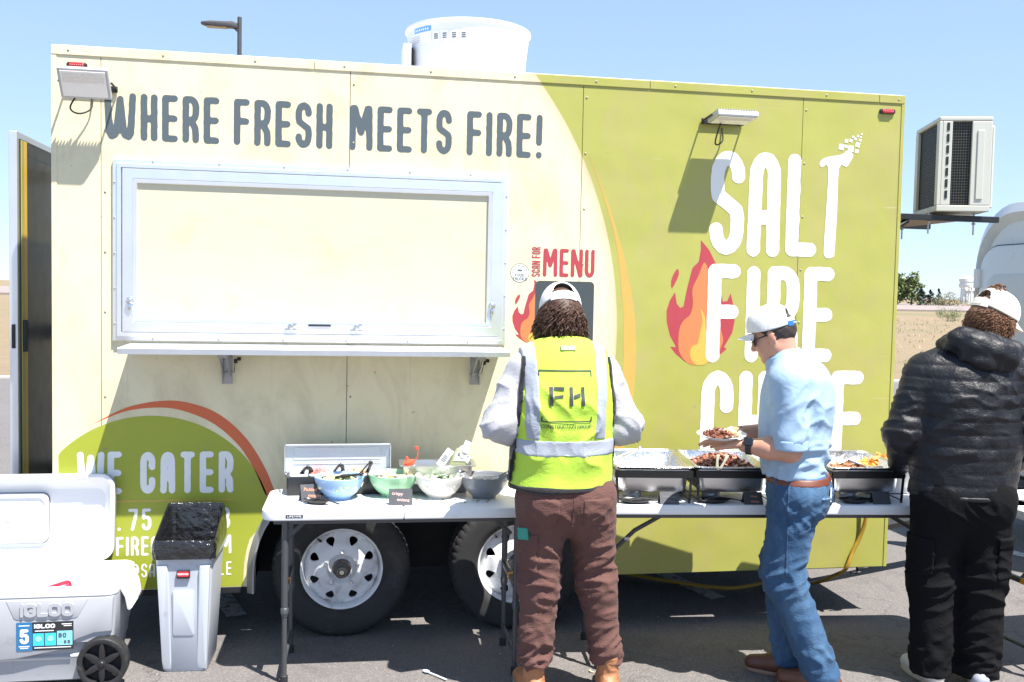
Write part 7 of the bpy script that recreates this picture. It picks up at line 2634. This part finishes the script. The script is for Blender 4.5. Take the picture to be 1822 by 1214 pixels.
for y0, y1 in ((-.84, -.006), (.006, .84)):
    d_ = B().prism(rrect(y0, y1, .5, 2.14, .20, 8), -0.020, 0.03, 'x', .012).build('rear_door', van_m, t, 40)
    B().prism(rrect(y0 + .10, y1 - .10, 1.32, 1.93, .10, 8), -0.026, -0.019, 'x', .004).build('window_panel', M('van_panel', (0.60, 0.62, 0.66), 0.35, 0, .03, 3), d_, 40)
    vring(y0 - .008, y1 + .008, .492, 2.148, .205, 'door_seam', gap_m, .012, -0.0045)
    s_ = 1 if y0 > 0 else -1
    for z in (.8, 1.35, 1.90):
        B().box(-.035, .06, s_ * .86 - .035, s_ * .86 + .035, z - .075, z + .075, .012).build('door_hinge', van_m, d_)
B().box(-.05, .05, -.95, .95, .34, .48, .02).build('rear_bumper', M('bumper_black', (0.03, 0.03, 0.032), 0.6), t)
for s_ in (-1, 1):
    B().box(-.024, .03, s_ * .90 - .05, s_ * .90 + .05, .95, 1.35, .01).build('tail_light', red_lens, t)
for x in (1.1, 4.6):
    for s_ in (-1, 1):
        B().lathe([(.0, s_ * .90), (.2, s_ * .92), (.22, s_ * .98), (.34, s_ * .97), (.355, s_ * .92), (.355, s_ * .76), (.2, s_ * .75)], 40, c=(x, 0, .355), axis='y').build('wheel', rubber_m, t, 40)

# trees, bush, tank and shed far across the field
rnd = random.Random(21)


def leaf_mat(name, col):
    return M(name, col, 0.7, 0, 0.35, 1.5)


def tree(name, label, cat, loc, H, Wd, mat, kind, seed, nl=1500):
    r = random.Random(seed)
    t = thing(name, label, cat, loc, 0)
    bark = M('bark', (0.12, 0.085, 0.06), 0.9)
    b = B()
    b.tube([(0, 0, 0), (.02 * H, 0, H * .3), (0, .01 * H, H * .7)], [H * .035, H * .028, H * .010], 8)
    for i in range(7):
        a = r.uniform(0, 6.28)
        z = H * r.uniform(.25, .55)
        b.tube([(0, 0, z), (math.cos(a) * Wd * .2, math.sin(a) * Wd * .2, z + H * .12), (math.cos(a) * Wd * .36, math.sin(a) * Wd * .36, z + H * .22)], [H * .014, H * .010, H * .004], 6)
    b.build('trunk', bark, t)
    V, F = [], []
    cl = []
    for i in range(26):
        a = r.uniform(0, 6.28)
        if kind == 'conifer':
            z = r.uniform(.08, .98)
            q = Wd * .5 * (1 - z) * r.uniform(.3, 1)
            cl.append((q * math.cos(a), q * math.sin(a), z * H, Wd * .22 * (1.1 - z)))
        else:
            z = r.uniform(.25 if kind == 'tree' else .1, .92)
            q = Wd * .45 * math.sqrt(max(.05, 1 - ((z - .55) / .5) ** 2)) * math.sqrt(r.random())
            cl.append((q * math.cos(a), q * math.sin(a), z * H, Wd * r.uniform(.10, .2)))
    for i in range(nl):
        c = r.choice(cl)
        d = Vector((r.gauss(0, 1), r.gauss(0, 1), r.gauss(0, 1))).normalized() * c[3] * r.uniform(.4, 1.0)
        p = Vector(c[:3]) + d
        p.z = max(p.z, .05 * H)
        s = H * r.uniform(.022, .045)
        e = Euler((r.uniform(-1, 1), r.uniform(-1, 1), r.uniform(0, 6.3))).to_matrix()
        o = len(V)
        V += [p + e @ Vector(q) for q in ((-s, -s * .5, 0), (s, -s * .4, 0), (s * .8, s * .6, 0), (-s * .7, s * .6, 0))]
        F.append([o, o + 1, o + 2, o + 3])
    mesh_obj('crown', V, F, mat, t)
    return t


def far(px, py_base, dist):
    """ground position seen along a compass bearing (degrees right of the camera axis)"""
    a = _yaw + rad(px)
    return (1.304 + math.sin(a) * dist, -4.856 + math.cos(a) * dist, py_base)


lg, dg, ol = leaf_mat('leaf_light', (0.13, 0.17, 0.055)), leaf_mat('leaf_dark', (0.030, 0.055, 0.030)), leaf_mat('leaf_olive', (0.17, 0.155, 0.075))
tree('broadleaf_tree', 'tall light green tree beside the trailer end in the distance', 'tree', far(21.4, -.3, 232), 9.0, 9.5, lg, 'tree', 1, 2600)
tree('broadleaf_tree', 'pale green smaller tree right of the tall distant one', 'tree', far(22.15, -.3, 240), 6.5, 6.0, lg, 'tree', 2, 1400)
tree('conifer', 'left of three dark conifers in the distance', 'tree', far(22.62, -.3, 230), 4.6, 4.0, dg, 'conifer', 3, 1200)
tree('conifer', 'middle of three dark conifers in the distance', 'tree', far(23.10, -.3, 236), 4.0, 4.2, dg, 'conifer', 4, 1000)
tree('conifer', 'right of three dark conifers in the distance', 'tree', far(23.50, -.3, 244), 4.4, 3.4, dg, 'conifer', 5, 1000)
tree('olive_bush', 'wide olive shrub right of the distant conifers', 'bush', far(24.05, -.3, 232), 3.2, 7.4, ol, 'bush', 6, 1500)
tree('olive_bush', 'low olive shrub near the white tank', 'bush', far(24.9, -.3, 250), 1.6, 8.0, ol, 'bush', 9, 700)
tree('field_bush', 'small green bush in the dry field behind the black jacket', 'bush', far(24.0, -.02, 84), 1.0, 2.7, leaf_mat('leaf_bush', (0.09, 0.14, 0.04)), 'bush', 7, 1200)
wt_m = M('tank_white', (0.72, 0.73, 0.74), 0.5)
t = thing('storage_tank', 'small white tank on legs on the far horizon', 'tank', far(24.85, -.3, 420), 0)
B().lathe([(0, 6.5), (2.6, 6.5), (2.8, 7.2), (2.8, 8.0), (2.5, 8.1), (2.5, 8.8), (2.8, 8.9), (2.8, 10), (1.6, 11), (0, 11.2)], 24).build('tank', wt_m, t, 30)
for a in range(4):
    x, y = 2.0 * math.cos(a * 1.57 + .5), 2.0 * math.sin(a * 1.57 + .5)
    B().tube([(x, y, 0), (x, y, 6.6)], .3, 6).build('leg', wt_m, t)
t = thing('shed', 'pale low shed beside the distant white tank', 'shed', far(25.4, -.3, 430), rad(-20))
B().box(-5, 5, -3, 3, 0, 5.5).build('wall', M('shed_pale', (0.62, 0.66, 0.70), 0.6), t)
B().prism([(-3.3, 5.5), (3.3, 5.5), (0, 7)], -5.2, 5.2, 'x').build('roof', M('shed_roof', (0.6, 0.62, 0.65), 0.5), t)
# tufts of taller dry grass at the edge of the lot
b = B()
for i in range(5200):
    x, y = rnd.uniform(8, 60), rnd.uniform(18, 70)
    h = rnd.uniform(.05, .13)
    a = rnd.uniform(0, 6.28)
    w = .02
    lx, ly = rnd.uniform(-.1, .1), rnd.uniform(-.1, .1)
    b.mi = rnd.randrange(3)
    b.poly([(x - w * math.cos(a), y - w * math.sin(a), -.02), (x + w * math.cos(a), y + w * math.sin(a), -.02), (x + lx, y + ly, h)])
tag(b.build('dry_grass', [M('straw_a', (0.42, 0.33, 0.19), .9), M('straw_b', (0.36, 0.28, 0.15), .9), M('straw_c', (0.26, 0.22, 0.11), .9)], None, None, False), 'dry straw-coloured grass in the field beyond the lot', 'grass', None, 'stuff')
